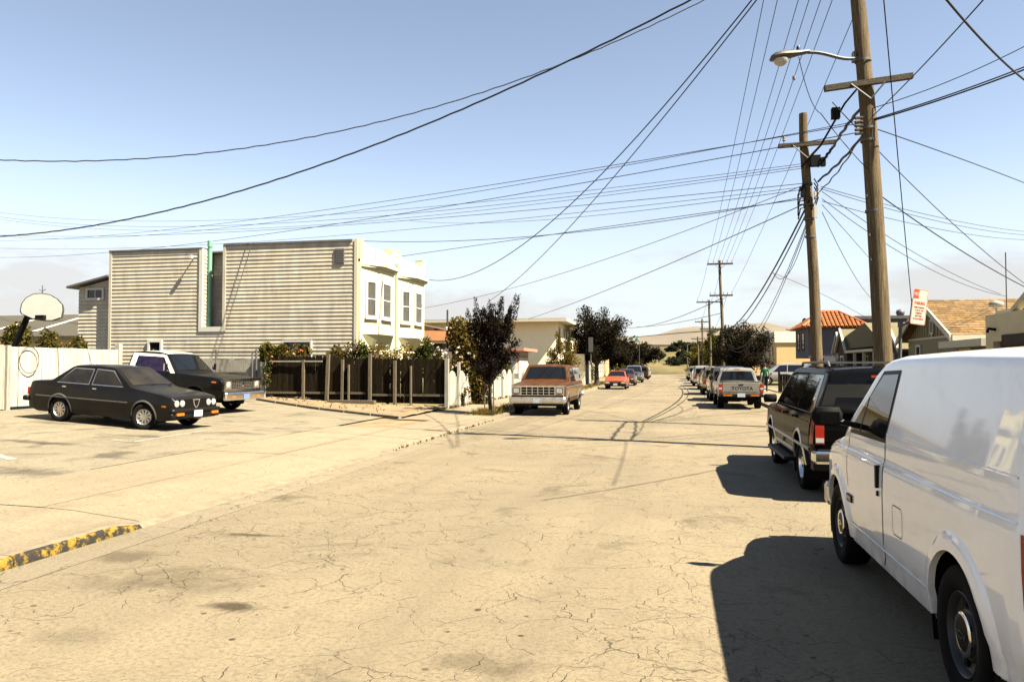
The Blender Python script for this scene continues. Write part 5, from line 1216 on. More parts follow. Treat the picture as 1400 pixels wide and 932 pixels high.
# walker in a green shirt
def walker(loc, rz):
    t = thing('person', 'person in green t-shirt and dark trousers walking up the drive past the silver pickup', 'person', loc, rz)
    J = {'pel': (0, 0, .95, .135, .10), 'wai': (0, .0, 1.08, .125, .095), 'che': (0, -.01, 1.28, .155, .11), 'shc': (0, -.01, 1.42, .10, .085), 'nek': (0, 0, 1.50, .052, .052), 'hd0': (0, .02, 1.56, .075, .085), 'hd1': (0, .025, 1.66, .078, .095), 'hd2': (0, .02, 1.75, .045, .055)}
    for s, n in ((-1, 'l'), (1, 'r')):
        f = s
        J['hip'+n] = (s*.09, 0, .90, .10, .10); J['kne'+n] = (s*.10, .14*f, .50, .062, .065); J['ank'+n] = (s*.10, .16*f-.13*(f < 0)-.02, .10, .042, .045); J['toe'+n] = (s*.11, .16*f-.13*(f < 0)+.12, .04, .04, .028)
        J['sho'+n] = (s*.185, -.01, 1.40, .06, .06); J['elb'+n] = (s*.245, -.08*f-.02, 1.12, .045, .045); J['wri'+n] = (s*.25, -.06*f+.08, .88, .032, .03); J['han'+n] = (s*.25, -.06*f+.11, .79, .034, .022)
        for k in range(4): J['f%d%s' % (k, n)] = (s*.245, -.06*f+.10+.02*k-.02, .70+.012*abs(k-1), .010, .010)
        J['th'+n] = (s*.225, -.06*f+.16, .77, .011, .011)
    Ed = [('pel', 'wai'), ('wai', 'che'), ('che', 'shc'), ('shc', 'nek'), ('nek', 'hd0'), ('hd0', 'hd1'), ('hd1', 'hd2')]
    for n in 'lr': Ed += [('pel', 'hip'+n), ('hip'+n, 'kne'+n), ('kne'+n, 'ank'+n), ('ank'+n, 'toe'+n), ('shc', 'sho'+n), ('sho'+n, 'elb'+n), ('elb'+n, 'wri'+n), ('wri'+n, 'han'+n)]+[('han'+n, 'f%d%s' % (k, n)) for k in range(4)]+[('han'+n, 'th'+n)]
    ks = list(J); me = bpy.data.meshes.new('body'); me.from_pydata([J[k][:3] for k in ks], [(ks.index(a), ks.index(b)) for a, b in Ed], [])
    o = bpy.data.objects.new('body', me); COL.objects.link(o)
    sk = o.modifiers.new('skin', 'SKIN'); sd_ = me.skin_vertices[0].data
    for i, k in enumerate(ks): sd_[i].radius = J[k][3:]; sd_[i].use_root = (k == 'pel')
    sb = o.modifiers.new('sub', 'SUBSURF'); sb.levels = 2; sb.render_levels = 2
    bpy.context.view_layer.update(); m2 = bpy.data.meshes.new_from_object(o.evaluated_get(bpy.context.evaluated_depsgraph_get()))
    bpy.data.objects.remove(o); m2.name = 'body'; m2.materials.clear()
    for mm in (mat('skin', (.42, .24, .15), .6), mat('green_shirt', (.02, .17, .075), .85, .15, 8), mat('dark_trousers', (.015, .015, .02), .9), M['black']): m2.materials.append(mm)
    for p in m2.polygons:
        c = p.center; p.use_smooth = True
        p.material_index = 3 if c.z < .085 else 2 if c.z < .97 and abs(c.x) < .2 else 1 if c.z < 1.46 and not (abs(c.x) > .19 and c.z < 1.17) else 0
    ob = bpy.data.objects.new('body', m2); COL.objects.link(ob); ob.parent = t
    hm = MB(); hm.grid(lambda u, v: (.088*sin(v*2.0)*cos(u*2*pi), .012+.105*sin(v*2.0)*sin(u*2*pi)-.012*v, 1.665+.115*cos(v*2.0)), 16, 8); hm.build('hair', mat('dark_hair', (.03, .02, .014), .8), t, smooth=80)
    for s in (-1, 1): MB().lathe([(.004, -.02), (.022, -.01), (.026, .008), (.008, .018)], (s*.082, .03, 1.645), 'x', 8).build('ear', bpy.data.materials['skin'], t, smooth=70)
    fb = MB(); fb.add([(-.012, .115, 1.635), (.012, .115, 1.635), (0, .135, 1.625), (0, .112, 1.67)], [(0, 1, 2), (0, 2, 3), (1, 2, 3)]); fb.build('nose', bpy.data.materials['skin'], t)
    for s in (-1, 1): MB().lathe([(.002, -.01), (.012, 0), (.002, .01)], (s*.032, .112, 1.66), 'y', 8).build('eye', M['black'], t)
    MB().cbox((0, .108, 1.595), .045, .012, .009).build('mouth', bpy.data.materials['paint_lip'] if 'paint_lip' in bpy.data.materials else mat('paint_lip', (.3, .11, .09), .6), t)
q = hit(1046, 536, Z=.13); walker((q.x, q.y, .135), R(-8))
# ================================================================ VEHICLES
# A vehicle's own axes: +y forward, x to its right, z up, origin on the ground under its middle.
class Body:
    def __init__(s, W, top, side, zb=.25, belt=.9, zr=1.4, wr=.62, plan=None, bottom=None, wheels=(), ra=.4, rw=.33, corner=.05, crown=.03, res=.07, shoulder=0.0, lean=0.0):
        s.W, s.top, s.side, s.zb, s.zr, s.wr = W, top, side, zb, zr, wr
        s.belt = belt if callable(belt) else (lambda y: belt)
        s.y0, s.y1 = top[0][0], top[-1][0]; s.plan = plan or [(s.y0, .92), (s.y0+.06, .965), (s.y0+.2, .99), (s.y0+.5, 1), (s.y1-.6, 1), (s.y1-.25, .98), (s.y1-.08, .95), (s.y1, .90)]
        s.bottom = bottom or [(s.y0, zb+.12), (s.y0+.35, zb), (s.y1-.35, zb), (s.y1, zb+.1)]
        s.wheels, s.ra, s.rw, s.corner, s.crown, s.res, s.shoulder, s.lean = wheels, ra, rw, corner, crown, res, shoulder, lean
    def hw(s, y, z):
        pm = interp(s.plan, y); b = s.belt(y)
        if z <= b: return s.W*interp(s.side, z)*pm
        wb = s.W*interp(s.side, b)-s.shoulder
        return lerp(wb, s.wr, (z-b)/(s.zr-b))*pm
    def zt(s, y): return interp(s.top, y)
    def shift(s, y, z):                          # nose and tail lean
        f = 0
        if y > s.y1-.3: f = (y-(s.y1-.3))/.3
        elif y < s.y0+.3: f = -((s.y0+.3)-y)/.3
        return y-f*s.lean*(z-.6)
    def sp(s, y, z, off=0.0, sx=-1): return Vector((sx*(s.hw(y, z)+off), s.shift(y, z), z))
    def tp(s, y, f, off=0.0):
        """point on the upper skin: f = -1 .. 1 across"""
        e = .012; z = s.zt(y); w = s.hw(y, z-s.corner)-s.corner*.8
        dz = (s.zt(min(y+e, s.y1))-s.zt(max(y-e, s.y0)))/(2*e); n = Vector((0, -dz, 1)).normalized()
        return Vector((f*w, s.shift(y, z), z+s.crown*(1-f*f)))+n*off
    def stations(s):
        ys = set([s.y0, s.y1]+[p[0] for p in s.top]+[p[0] for p in s.plan])
        n = int((s.y1-s.y0)/s.res)
        for i in range(n+1): ys.add(lerp(s.y0, s.y1, i/n))
        ys = sorted(ys); o_ = [ys[0]]
        for y in ys[1:]:
            if y-o_[-1] > .012: o_.append(y)
        return o_
    def build(s, t, mt, name='body'):
        ys = s.stations(); nl = max(6, int((s.belt(0)-s.zb)/s.res)); nu = max(3, int((s.zr-s.belt(0))/s.res)); nc, ntp = 3, 5
        def section(y):
            zt = s.zt(y); zb = interp(s.bottom, y); c = min(s.corner, (zt-zb)*.3); ze = zt-c; b = min(s.belt(y), ze)
            P = [(s.hw(y, lerp(zb, b, i/nl)), lerp(zb, b, i/nl)) for i in range(nl+1)]
            P += [(s.hw(y, lerp(b, ze, i/nu)), lerp(b, ze, i/nu)) for i in range(1, nu+1)]
            w = s.hw(y, ze)
            P += [(w-c*.8*(1-cos(pi/2*i/nc)), ze+c*sin(pi/2*i/nc)) for i in range(1, nc+1)]
            w2 = w-c*.8
            P += [(w2*(1-i/ntp), zt+s.crown*(1-(1-i/ntp)**2)) for i in range(1, ntp+1)]
            return P
        secs = [section(y) for y in ys]; m = len(secs[0]); mb = MB(); idx = {}
        for sx in (-1, 1):
            for i, y in enumerate(ys):
                for j, (x, z) in enumerate(secs[i]):
                    if j == m-1 and sx == 1: idx[1, i, j] = idx[-1, i, j]; continue
                    idx[sx, i, j] = len(mb.v); mb.v.append(Vector((sx*x, s.shift(y, z), z)))
        dele = {}
        def inarch(y, z): return any((y-yw)**2+(z-s.rw)**2 < s.ra**2 for yw in s.wheels)
        moved = {}
        for sx in (-1, 1):
            for i in range(len(ys)-1):
                for j in range(m-1):
                    q = [(i, j), (i, j+1), (i+1, j+1), (i+1, j)]
                    if j < nl:
                        cy = sum(ys[a] for a, b in q)/4; cz = sum(secs[a][b][1] for a, b in q)/4
                        if inarch(cy, cz):
                            for a, b in q: dele[sx, a, b] = 1
                            continue
                    mb.f.append(tuple(idx[sx, a, b] for a, b in q))
        used = set(v for f in mb.f for v in f)
        for (sx, a, b) in dele:
            v = idx[sx, a, b]
            if v in used:
                y, z = ys[a], secs[a][b][1]; yw = min(s.wheels, key=lambda w: abs(w-y)); d = sqrt((y-yw)**2+(z-s.rw)**2) or 1
                if abs(d-s.ra) < s.res*1.2:
                    ny, nz_ = yw+(y-yw)*s.ra/d, s.rw+(z-s.rw)*s.ra/d
                    mb.v[v] = Vector((sx*s.hw(ny, nz_), s.shift(ny, nz_), nz_))
        for i in (0, len(ys)-1):
            for j in range(m-1):
                f = (idx[-1, i, j], idx[-1, i, j+1], idx[1, i, j+1], idx[1, i, j]); f = tuple(dict.fromkeys(f))
                if len(f) > 2: mb.f.append(f)
        for i in range(len(ys)-1):               # floor pan
            mb.f.append((idx[-1, i, 0], idx[1, i, 0], idx[1, i+1, 0], idx[-1, i+1, 0])) if not any(abs((ys[i]+ys[i+1])/2-w) < s.ra for w in s.wheels) else None
        o = mb.build(name, mt, t, smooth=38)
        # wheel wells
        for yw in s.wheels:
            for sx in (-1, 1):
                w = MB(); n = 14; x1, x0 = sx*(s.hw(yw, s.rw+s.ra*.5)-.014), sx*(s.W-.42)
                for k in range(n+1):
                    a = pi*(-.12+1.24*k/n); r_ = s.ra+.012; w.v += [Vector((x1, yw+r_*cos(a), s.rw+r_*sin(a))), Vector((x0, yw+r_*cos(a), s.rw+r_*sin(a)))]
                for k in range(n): w.f.append((2*k, 2*k+1, 2*k+3, 2*k+2))
                w.f.append(tuple(2*k+1 for k in range(n+1))); w.build('wheel_well', M['black'], t, recalc=False)
        return o
    def arch_trim(s, t, mt, wd=.05, proud=.02, wheels=None, sides=(-1, 1), inset=.0, zmin=None):
        for yw in (wheels or s.wheels):
            for sx in sides:
                w = MB(); n = 26
                a0 = -.25 if zmin is None else math.asin(max(-.95, (zmin-s.rw)/s.ra))
                pr = [(0, -.014), (0, proud), (wd*.5, proud*1.05), (wd, proud*.45), (wd*1.25, -.004)]
                for k in range(n+1):
                    a = lerp(a0, pi-a0, k/n)
                    for dr, dx in pr:
                        r_ = s.ra-.004+dr; y, z = yw+r_*cos(a), s.rw+r_*sin(a); w.v.append(Vector((sx*(s.hw(y, max(z, s.zb))+dx), y, z)))
                m = len(pr)
                for k in range(n):
                    for j in range(m-1): w.f.append((k*m+j, k*m+j+1, k*m+m+j+1, k*m+m+j))
                w.build('wheel_arch_trim', mt, t, smooth=50)
    def spatch(s, t, name, mt, quad, off=.004, sides=(-1, 1), nu=8, nv=6, thick=True):
        """patch on the side skin; quad = rear-bottom, front-bottom, front-top, rear-top as (y, z)"""
        (a, b), (c, d), (e, f), (g, h) = quad; r = []
        for sx in sides:
            mb = MB()
            def P(u, v): y = lerp(lerp(a, c, u), lerp(g, e, u), v); z = lerp(lerp(b, d, u), lerp(h, f, u), v); return s.sp(y, z, off, sx)
            mb.grid(P, nu, nv); r.append(mb.build(name, mt, t, smooth=40, recalc=False))
        return r
    def swin(s, t, quad, sides=(-1, 1), trim=.022, tm='plastic', g='carglass', rubber=True):
        c = Vector((sum(q[0] for q in quad)/4, sum(q[1] for q in quad)/4)); big = []
        for q in quad: d = Vector(q)-c; big.append((q[0]+trim*(1 if d.x > 0 else -1), q[1]+trim*(1 if d.y > 0 else -1)))
        if rubber: s.spatch(t, 'window_trim', M[tm], big, .0035, sides)
        s.spatch(t, 'side_window', M[g], quad, .007, sides)
    def tpatch(s, t, name, mt, y0, y1, f0, f1, off=.005, nu=8, nv=10, taper=None):
        mb = MB()
        def P(u, v): y = lerp(y0, y1, u); k = 1 if taper is None else lerp(taper, 1, u); return s.tp(y, lerp(f0, f1, v)*k, off)
        mb.grid(P, nu, nv); return mb.build(name, mt, t, smooth=40, recalc=False)
    def strip(s, t, name, mt, pts, w=.008, off=.002, sides=(-1,), thick=0.0):
        """line on the side skin through (y, z) points"""
        for sx in sides:
            mb = MB(); path = []
            for (a, b), (c, d) in zip(pts, pts[1:]):
                n = max(2, int(sqrt((a-c)**2+(b-d)**2)/.08))
                for k in range(n): path.append((lerp(a, c, k/n), lerp(b, d, k/n)))
            path.append(pts[-1]); n = len(path)
            for i, (y, z) in enumerate(path):
                y2, z2 = path[min(i+1, n-1)]; y1, z1 = path[max(i-1, 0)]; d = Vector((y2-y1, z2-z1)).normalized(); q = Vector((-d.y, d.x))*w/2
                for sg in (1, -1): mb.v.append(s.sp(y+q.x*sg, z+q.y*sg, off, sx))
                if thick:
                    mb.v.append(s.sp(y-q.x*.6, z-q.y*.6, off+thick, sx)); mb.v.append(s.sp(y+q.x*.6, z+q.y*.6, off+thick, sx))
            k = 4 if thick else 2
            for i in range(n-1):
                if thick:
                    for j in range(4): j2 = (j+1) % 4; mb.f.append((i*4+j, i*4+j2, i*4+4+j2, i*4+4+j))
                else: mb.f.append((2*i, 2*i+1, 2*i+3, 2*i+2))
            mb.build(name, mt, t, recalc=bool(thick))

def wheels(t, b, r, tw, style='steel', rimm='greymetal', track=None, sides=(-1, 1), nseg=28, steer=0):
    for yw in b.wheels:
        for sx in sides:
            x = sx*((track or b.W)-tw/2-.015); R_ = r
            rr = r*.62
            prof = [(rr, -tw*.36), (rr+.012, -tw*.44), (r*.80, -tw*.5), (r*.93, -tw*.5), (r*.985, -tw*.42), (r, -tw*.30), (r, tw*.30), (r*.985, tw*.42), (r*.93, tw*.5), (r*.80, tw*.5), (rr+.012, tw*.44), (rr, tw*.36)]
            ty = MB().lathe(prof, (0, 0, 0), 'x', nseg).build('wheel', M['tyre'], t, smooth=45)
            ty.location = (x, yw, r)
            if steer and yw > 0: ty.rotation_euler = (0, 0, steer)
            o_ = sx
            rim = MB().lathe([(rr, o_*tw*.40), (rr*.97, o_*tw*.44), (rr*.93, o_*tw*.40), (rr*.88, o_*tw*.25), (rr*.80, o_*tw*.22)], n=nseg)
            if style == 'spoke':
                rim.lathe([(rr*.86, o_*tw*.02), (.005, o_*tw*.02)], n=nseg)
                for k in range(10):
                    a = 2*pi*k/10; c, s_ = cos(a), sin(a); T = Matrix(((1, 0, 0, o_*tw*.27), (0, c, -s_, 0), (0, s_, c, 0), (0, 0, 0, 1)))
                    rim.box(-.012, .012, rr*.2, rr*.86, -.017, .017, T)
                rim.lathe([(rr*.30, o_*tw*.2), (rr*.30, o_*tw*.33), (rr*.2, o_*tw*.37), (.004, o_*tw*.37)], n=16)
                rim.build('rim', M[rimm], ty, smooth=35)
            elif style == 'star':
                rim.lathe([(rr*.88, o_*tw*.05), (.005, o_*tw*.05)], n=nseg)
                for k in range(6):
                    a = 2*pi*k/6; c, s_ = cos(a), sin(a); T = Matrix(((1, 0, 0, o_*tw*.27), (0, c, -s_, 0), (0, s_, c, 0), (0, 0, 0, 1)))
                    rim.box(-.015, .015, rr*.1, rr*.9, -.05, .05, T)
                rim.lathe([(rr*.34, o_*tw*.2), (rr*.34, o_*tw*.36), (rr*.24, o_*tw*.40), (.004, o_*tw*.40)], n=16)
                rim.build('rim', M[rimm], ty, smooth=35)
            else:
                rim.lathe([(rr*.80, o_*tw*.22), (rr*.66, o_*tw*.16), (rr*.58, o_*tw*.28), (rr*.45, o_*tw*.30), (.005, o_*tw*.26)], n=nseg)
                rim.build('rim', M[rimm], ty, smooth=35)
                if style == 'cap':
                    cp = MB().lathe([(rr*.50, o_*tw*.30), (rr*.52, o_*tw*.40), (rr*.47, o_*tw*.44), (rr*.40, o_*tw*.42)], n=nseg).build('trim_ring', M['chrome'], ty, smooth=60)
                    MB().lathe([(rr*.40, o_*tw*.42), (rr*.2, o_*tw*.44), (.004, o_*tw*.445)], n=nseg).build('hub_cap', M['plastic'], ty, smooth=60)
                    X = o_*(tw*.445+.004); k = rr*.30
                    bow = [(-1, .12), (-.9, .32), (-.42, .32), (-.36, .5), (.3, .5), (.36, .32), (.9, .32), (1, .12), (.9, -.12), (.42, -.12), (.36, -.3), (-.3, -.3), (-.36, -.12), (-.9, -.12)]
                    ol = [(p*k, (q-.1)*k*.8) for p, q in bow]; il = [(p*.78, q*.55) for p, q in ol]; n = len(ol); e = MB()
                    e.add([(X, p, q) for p, q in ol]+[(X, p, q) for p, q in il], [(i, (i+1) % n, (i+1) % n+n, i+n) for i in range(n)]); e.build('hub_emblem', M['chrome'], ty, recalc=False)
                    for q in range(5): a = 2*pi*q/5; MB().cbox((o_*tw*.20, rr*.74*cos(a), rr*.74*sin(a)), .03, .045, .045).build('vent_slot', M['black'], ty)
                elif style == 'dish':
                    MB().lathe([(rr*.42, o_*tw*.29), (rr*.38, o_*tw*.40), (rr*.2, o_*tw*.45), (.004, o_*tw*.46)], n=16).build('hub_cap', M['chrome'], ty, smooth=60)
    for yw in b.wheels: MB().tube([(-b.W+.2, yw, r*.95), (b.W-.2, yw, r*.95)], .05, 6).build('axle', M['black'], t)
def rbox(x0, x1, y0, y1, z0, z1, c=.02):
    """box with chamfered vertical and top edges"""
    pl = [(x0+c, y0), (x1-c, y0), (x1, y0+c), (x1, y1-c), (x1-c, y1), (x0+c, y1), (x0, y1-c), (x0, y0+c)]
    cx, cy = (x0+x1)/2, (y0+y1)/2
    def rg(z, k): return [(cx+(x-cx)*(1-k/(abs(x1-x0)/2+1e-6)), cy+(y-cy)*(1-k/(abs(y1-y0)/2+1e-6)), z) for x, y in pl]
    v = rg(z0, c*.5)+rg(z0+c, 0)+rg(z1-c, 0)+rg(z1, c*.5)
    f = [tuple(range(7, -1, -1)), tuple(range(24, 32))]
    for k in range(3): f += [(k*8+i, k*8+(i+1) % 8, k*8+8+(i+1) % 8, k*8+8+i) for i in range(8)]
    return MB().add(v, f)
def plate(t, y, z, m='plate', w=.3, face=1, dy=.012): MB().box(-w/2, w/2, min(y, y+face*dy), max(y, y+face*dy), z-.075, z+.075).build('number_plate', M[m], t)
def veh(name, label, cat, x, y, rz, z=0.0, group=None): return thing(name, label, cat, (x, y, z), rz, group)

# ---------------------------------------------------------------- white panel van (near right)
VX, VY = 2.425, 5.92
t = veh('panel_van', 'white panel van parked behind the black sport utility', 'van', VX, VY, 0)
VP = grime(paint('van_white', (.70, .70, .70), .5, 1.0, var=.05, K=1))
side = [(.20, .925), (.30, .955), (.44, .972), (.445, .982), (.62, .998), (.85, 1.0), (1.0, .995), (1.05, .992), (1.062, .978), (1.15, .972), (1.25, .962)]
vb = Body(.985, [(-2.25, 1.66), (-2.235, 1.74), (-2.19, 1.79), (-2.0, 1.815), (-1.0, 1.83), (.1, 1.82), (.35, 1.80), (.5, 1.765), (.60, 1.715), (1.25, 1.17), (1.34, 1.135), (1.8, 1.05), (2.05, .97), (2.19, .88), (2.25, .74)], side, zb=.29, belt=1.25, zr=1.80, wr=.80,
          plan=[(-2.25, .955), (-2.21, .978), (-2.1, .99), (-1.8, 1), (1.2, 1), (1.7, .985), (2.0, .955), (2.15, .92), (2.25, .86)], bottom=[(-2.25, .36), (-1.9, .30), (1.9, .30), (2.25, .40)], wheels=(1.45, -1.48), ra=.43, rw=.35, corner=.085, crown=.05, res=.045, lean=.10)
vb.build(t, VP)
vb.arch_trim(t, VP, .085, .022, zmin=.33)
wheels(t, vb, .355, .215, 'cap', 'rimdark', track=.985)
vb.swin(t, [(-.04, 1.235), (.98, 1.225), (.40, 1.68), (.02, 1.69)], trim=.03)
vb.tpatch(t, 'windscreen', M['carglass'], 1.19, .64, -.88, .88, .006)
vb.strip(t, 'vent_divider', M['plastic'], [(.66, 1.23), (.63, 1.5)], .022, .009, sides=(-1, 1))
sm = M['seam']
vb.strip(t, 'door_gap', sm, [(.03, 1.70), (-.055, 1.235), (-.085, 1.1), (-.085, .62), (-.03, .40), (.02, .335)], .014, .0025, sides=(-1, 1))
vb.strip(t, 'door_gap', sm, [(1.02, 1.16), (1.03, .9), (.98, .75)], .010, .0025, sides=(-1, 1))
vb.strip(t, 'fuel_door', sm, [(-.53, .635), (-.36, .635), (-.335, .66), (-.335, .80), (-.36, .825), (-.53, .825), (-.555, .80), (-.555, .66), (-.53, .635)], .005, .0025)
vb.strip(t, 'body_crease', VP, [(-2.2, 1.062), (1.5, 1.057)], .014, .0, sides=(-1, 1), thick=.005)
vb.strip(t, 'body_crease', VP, [(-2.18, 1.255), (-.06, 1.27)], .012, .0005, sides=(-1, 1), thick=.004)
vb.strip(t, 'lower_crease', VP, [(-1.0, .455), (1.0, .455)], .014, .001, sides=(-1, 1), thick=.005)
hd_ = MB().cbox((-.99, .02, .96), .03, .035, .16).build('door_handle', M['plastic'], t); MB().cbox((-.99, .02, .84), .014, .03, .035).build('lock', M['plastic'], t)
# badge low on the front door
q = hit(1162, 680, X=VX-.985); bg_ = MB().box(-.995, -.984, q.y-VY-.085, q.y-VY+.085, q.z-.03, q.z+.03).build('badge', M['plastic'], t)
text_mesh('lettering', 'ASTRO', .042, M['chrome'], bg_, Matrix.Translation((-.9965, q.y-VY, q.z)) @ Matrix(((0, 0, -1, 0), (-1, 0, 0, 0), (0, 1, 0, 0), (0, 0, 0, 1))))
MB().cbox((-.975, -1.07, .52), .01, .02, .02).build('reflector', M['black'], t)
# mirrors
for sx in (-1, 1):
    mr_ = rbox(sx*1.17-.12, sx*1.17+.12, .78, .88, 1.26, 1.41, .05).build('door_mirror', M['black'], t, smooth=60)
    MB().box(sx*1.16-.075, sx*1.16+.075, .774, .781, 1.275, 1.375).build('mirror_glass', M['darkglass'], mr_)
    MB().tube([(sx*.93, .86, 1.26), (sx*1.12, .84, 1.30)], .025, 6).build('mirror_arm', M['plastic'], mr_)
rbox(-.93, .93, 2.17, 2.36, .38, .60, .04).build('bumper', M['dullchrome'], t); rbox(-.95, .95, -2.36, -2.22, .40, .60, .04).build('bumper', M['dullchrome'], t)
for sx in (-1, 1):
    MB().box(sx*.70-.13, sx*.70+.13, 2.20, 2.262, .66, .84).build('headlight', M['lamp'], t)
    vb.spatch(t, 'tail_light', M['redlens'], [(-2.25, .70), (-2.234, .70), (-2.234, 1.02), (-2.25, 1.02)], .008, (sx,), 3, 6)
    MB().box(sx*.86-.06, sx*.86+.06, -2.272, -2.235, .66, 1.10).build('tail_light', M['redlens'], t)
    MB().box(sx*.40-.30, sx*.40+.30, -2.262, -2.22, 1.22, 1.62).build('rear_window', M['carglass'], t)
MB().box(-.55, .55, 2.20, 2.262, .68, .82).build('grille', M['plastic'], t)
MB().box(-.004, .004, -2.262, -2.235, .45, 1.65).build('door_gap', sm, t); plate(t, -2.25, .78, face=-1)

# ---------------------------------------------------------------- black sport utility
TX, TY = 2.735, 13.05
t = veh('sport_utility', 'black sport utility with roof rack parked ahead of the white van', 'suv', TX, TY, 0)
BP = paint('gloss_black', (.003, .003, .003), .12, .28, var=.1, spec=0)
side = [(.30, .93), (.45, .965), (.62, .985), (.66, 1.0), (.85, .990), (1.0, .974), (1.10, .955)]
tb_ = Body(.985, [(-2.5, 1.55), (-2.47, 1.64), (-2.40, 1.69), (-2.2, 1.71), (.0, 1.72), (.25, 1.70), (.45, 1.64), (1.05, 1.14), (1.15, 1.11), (2.0, 1.06), (2.4, 1.0), (2.5, .88)], side, zb=.42, belt=1.10, zr=1.71, wr=.74,
           plan=[(-2.5, .95), (-2.44, .98), (-2.3, 1), (2.0, 1), (2.35, .97), (2.5, .93)], bottom=[(-2.5, .52), (-2.1, .42), (2.1, .42), (2.5, .5)], wheels=(1.58, -1.42), ra=.46, rw=.37, corner=.075, crown=.035, res=.06, lean=-.04)
tb_.build(t, BP)
tb_.spatch(t, 'rear_pillar', M['darkglass'], [(-2.49, 1.13), (-2.38, 1.13), (-2.34, 1.66), (-2.46, 1.64)], .004, (-1, 1), 3, 8)
GT = mat('silver_trim', (.22, .21, .20), .35, metal=.6)
tb_.arch_trim(t, M['dullchrome'], .035, .012, zmin=.40)
wheels(t, tb_, .375, .25, 'star', 'chrome', track=.96)
for q in ([(-2.36, 1.14), (-1.20, 1.14), (-1.27, 1.63), (-2.32, 1.63)], [(-1.10, 1.14), (-.26, 1.14), (-.30, 1.61), (-1.17, 1.61)], [(-.16, 1.14), (.80, 1.14), (.36, 1.57), (-.20, 1.61)]): tb_.swin(t, q, trim=.02)
tb_.tpatch(t, 'windscreen', M['carglass'], 1.0, .48, -.9, .9, .006)
tb_.strip(t, 'side_moulding', GT, [(-2.35, .655), (2.3, .655)], .05, .002, (-1, 1), thick=.010)
tb_.strip(t, 'rocker_trim', GT, [(-.9, .50), (1.05, .50)], .07, .002, (-1, 1), thick=.012)
for yy in (-.21, -1.14): tb_.strip(t, 'door_gap', sm, [(yy, 1.62), (yy, 1.1), (yy-.02, .48)], .008, .003, (-1, 1))
tb_.strip(t, 'door_gap', sm, [(.88, 1.12), (.90, .48)], .008, .003, (-1, 1))
for sx in (-1, 1):
    for yy in (-.05, -1.02): MB().cbox((sx*.985, yy, 1.02), .03, .16, .035).build('door_handle', M['plastic'], t)
    rbox(sx*1.0-.10 if sx < 0 else .90, sx*1.0+.10 if sx > 0 else -.90, -.95, 1.05, .34, .40, .02).build('running_board', M['plastic'], t)
    tb_.spatch(t, 'tail_light', M['redlens'], [(-2.485, .74), (-2.40, .74), (-2.40, 1.18), (-2.485, 1.18)], .012, (sx,), 3, 8)
    tl = MB().box(sx*.87-.055, sx*.87+.055, -2.52, -2.47, .74, 1.18).build('tail_light', M['redlens'], t)
    MB().box(sx*.87-.05, sx*.87+.05, -2.524, -2.521, .76, .82).build('reverse_lens', M['lamp'], tl)
    MB().tube([(sx*.66, -2.1, 1.735), (sx*.66, -2.0, 1.80), (sx*.66, .0, 1.80), (sx*.66, .12, 1.735)], .018, 6).build('roof_rail', M['greymetal'], t)
    mr_ = rbox(sx*1.08-.11, sx*1.08+.11, .74, .82, 1.13, 1.27, .035).build('door_mirror', M['black'], t, smooth=60)
    MB().box(sx*.70-.17, sx*.70+.17, 2.44, 2.51, .80, .96).build('headlight', M['lamp'], t)
for yy in (-1.6, -.4): MB().box(-.66, .66, yy-.03, yy+.03, 1.785, 1.81).build('rack_bar', M['greymetal'], t)
# rear hatch: dark glass, lower doors, chrome bumper
MB().add([(-.70, -2.545, 1.18), (.70, -2.545, 1.18), (.62, -2.505, 1.62), (-.62, -2.505, 1.62), (-.70, -2.50, 1.18), (.70, -2.50, 1.18), (.62, -2.44, 1.62), (-.62, -2.44, 1.62)], [(0, 1, 2, 3), (0, 1, 5, 4), (3, 2, 6, 7), (1, 2, 6, 5), (0, 3, 7, 4)]).build('rear_window', M['darkglass'], t)
MB().box(-.006, .006, -2.52, -2.49, .60, 1.15).build('door_gap', sm, t)
bm = rbox(-.97, .97, -2.64, -2.44, .50, .66, .03).build('bumper', M['chrome'], t); MB().box(-.9, .9, -2.62, -2.46, .661, .675).build('step_pad', M['plastic'], bm)
rbox(-.95, .95, 2.44, 2.60, .48, .66, .03).build('bumper', M['chrome'], t); MB().box(-.5, .5, 2.45, 2.51, .72, .98).build('grille', M['plastic'], t)
plate(t, -2.53, .95, face=-1); MB().box(-.95, .95, -2.5, -2.3, .40, .50).build('valance', M['plastic'], t)
MB().box(-.25, .25, -2.555, -2.552, 1.60, 1.63).build('brake_light', M['redlens'], t)

# ---------------------------------------------------------------- black sedan on the car park
CX, CYs = -13.22, 16.62
t = veh('sedan', 'dusty black four-door sedan with quad round headlights before the white gate', 'car', CX, CYs, R(-90-5), lot_z(CX)+.0); t.scale = (.97, .95, 1.0); t.rotation_euler.x = R(-3.2)
DP = paint('dusty_black', (.006, .005, .004), .4, .22, var=.4, scale=2, spec=.12); dusty(DP, amt=.22)
side = [(.20, .90), (.32, .95), (.5, .985), (.62, 1.0), (.70, .985), (.85, .955), (.92, .93)]
sb_ = Body(.85, [(-2.3, .86), (-2.28, .92), (-2.15, .95), (-1.72, .975), (-1.60, .985), (-1.10, 1.33), (-.98, 1.375), (-.3, 1.40), (.16, 1.385), (.27, 1.355), (.90, .965), (1.02, .94), (1.8, .85), (2.14, .79), (2.2, .73)], side, zb=.21, belt=lambda y: interp([(-2.3, .89), (-.2, .92), (1.2, .88), (2.2, .76)], y), zr=1.37, wr=.60,
           wheels=(1.36, -1.24), ra=.35, rw=.305, corner=.045, crown=.025, res=.055, bottom=[(-2.3, .34), (-2.0, .22), (1.85, .22), (2.2, .30)], lean=.08)
sb_.build(t, DP)
sb_.arch_trim(t, M['greymetal'], .035, .012, zmin=.26)
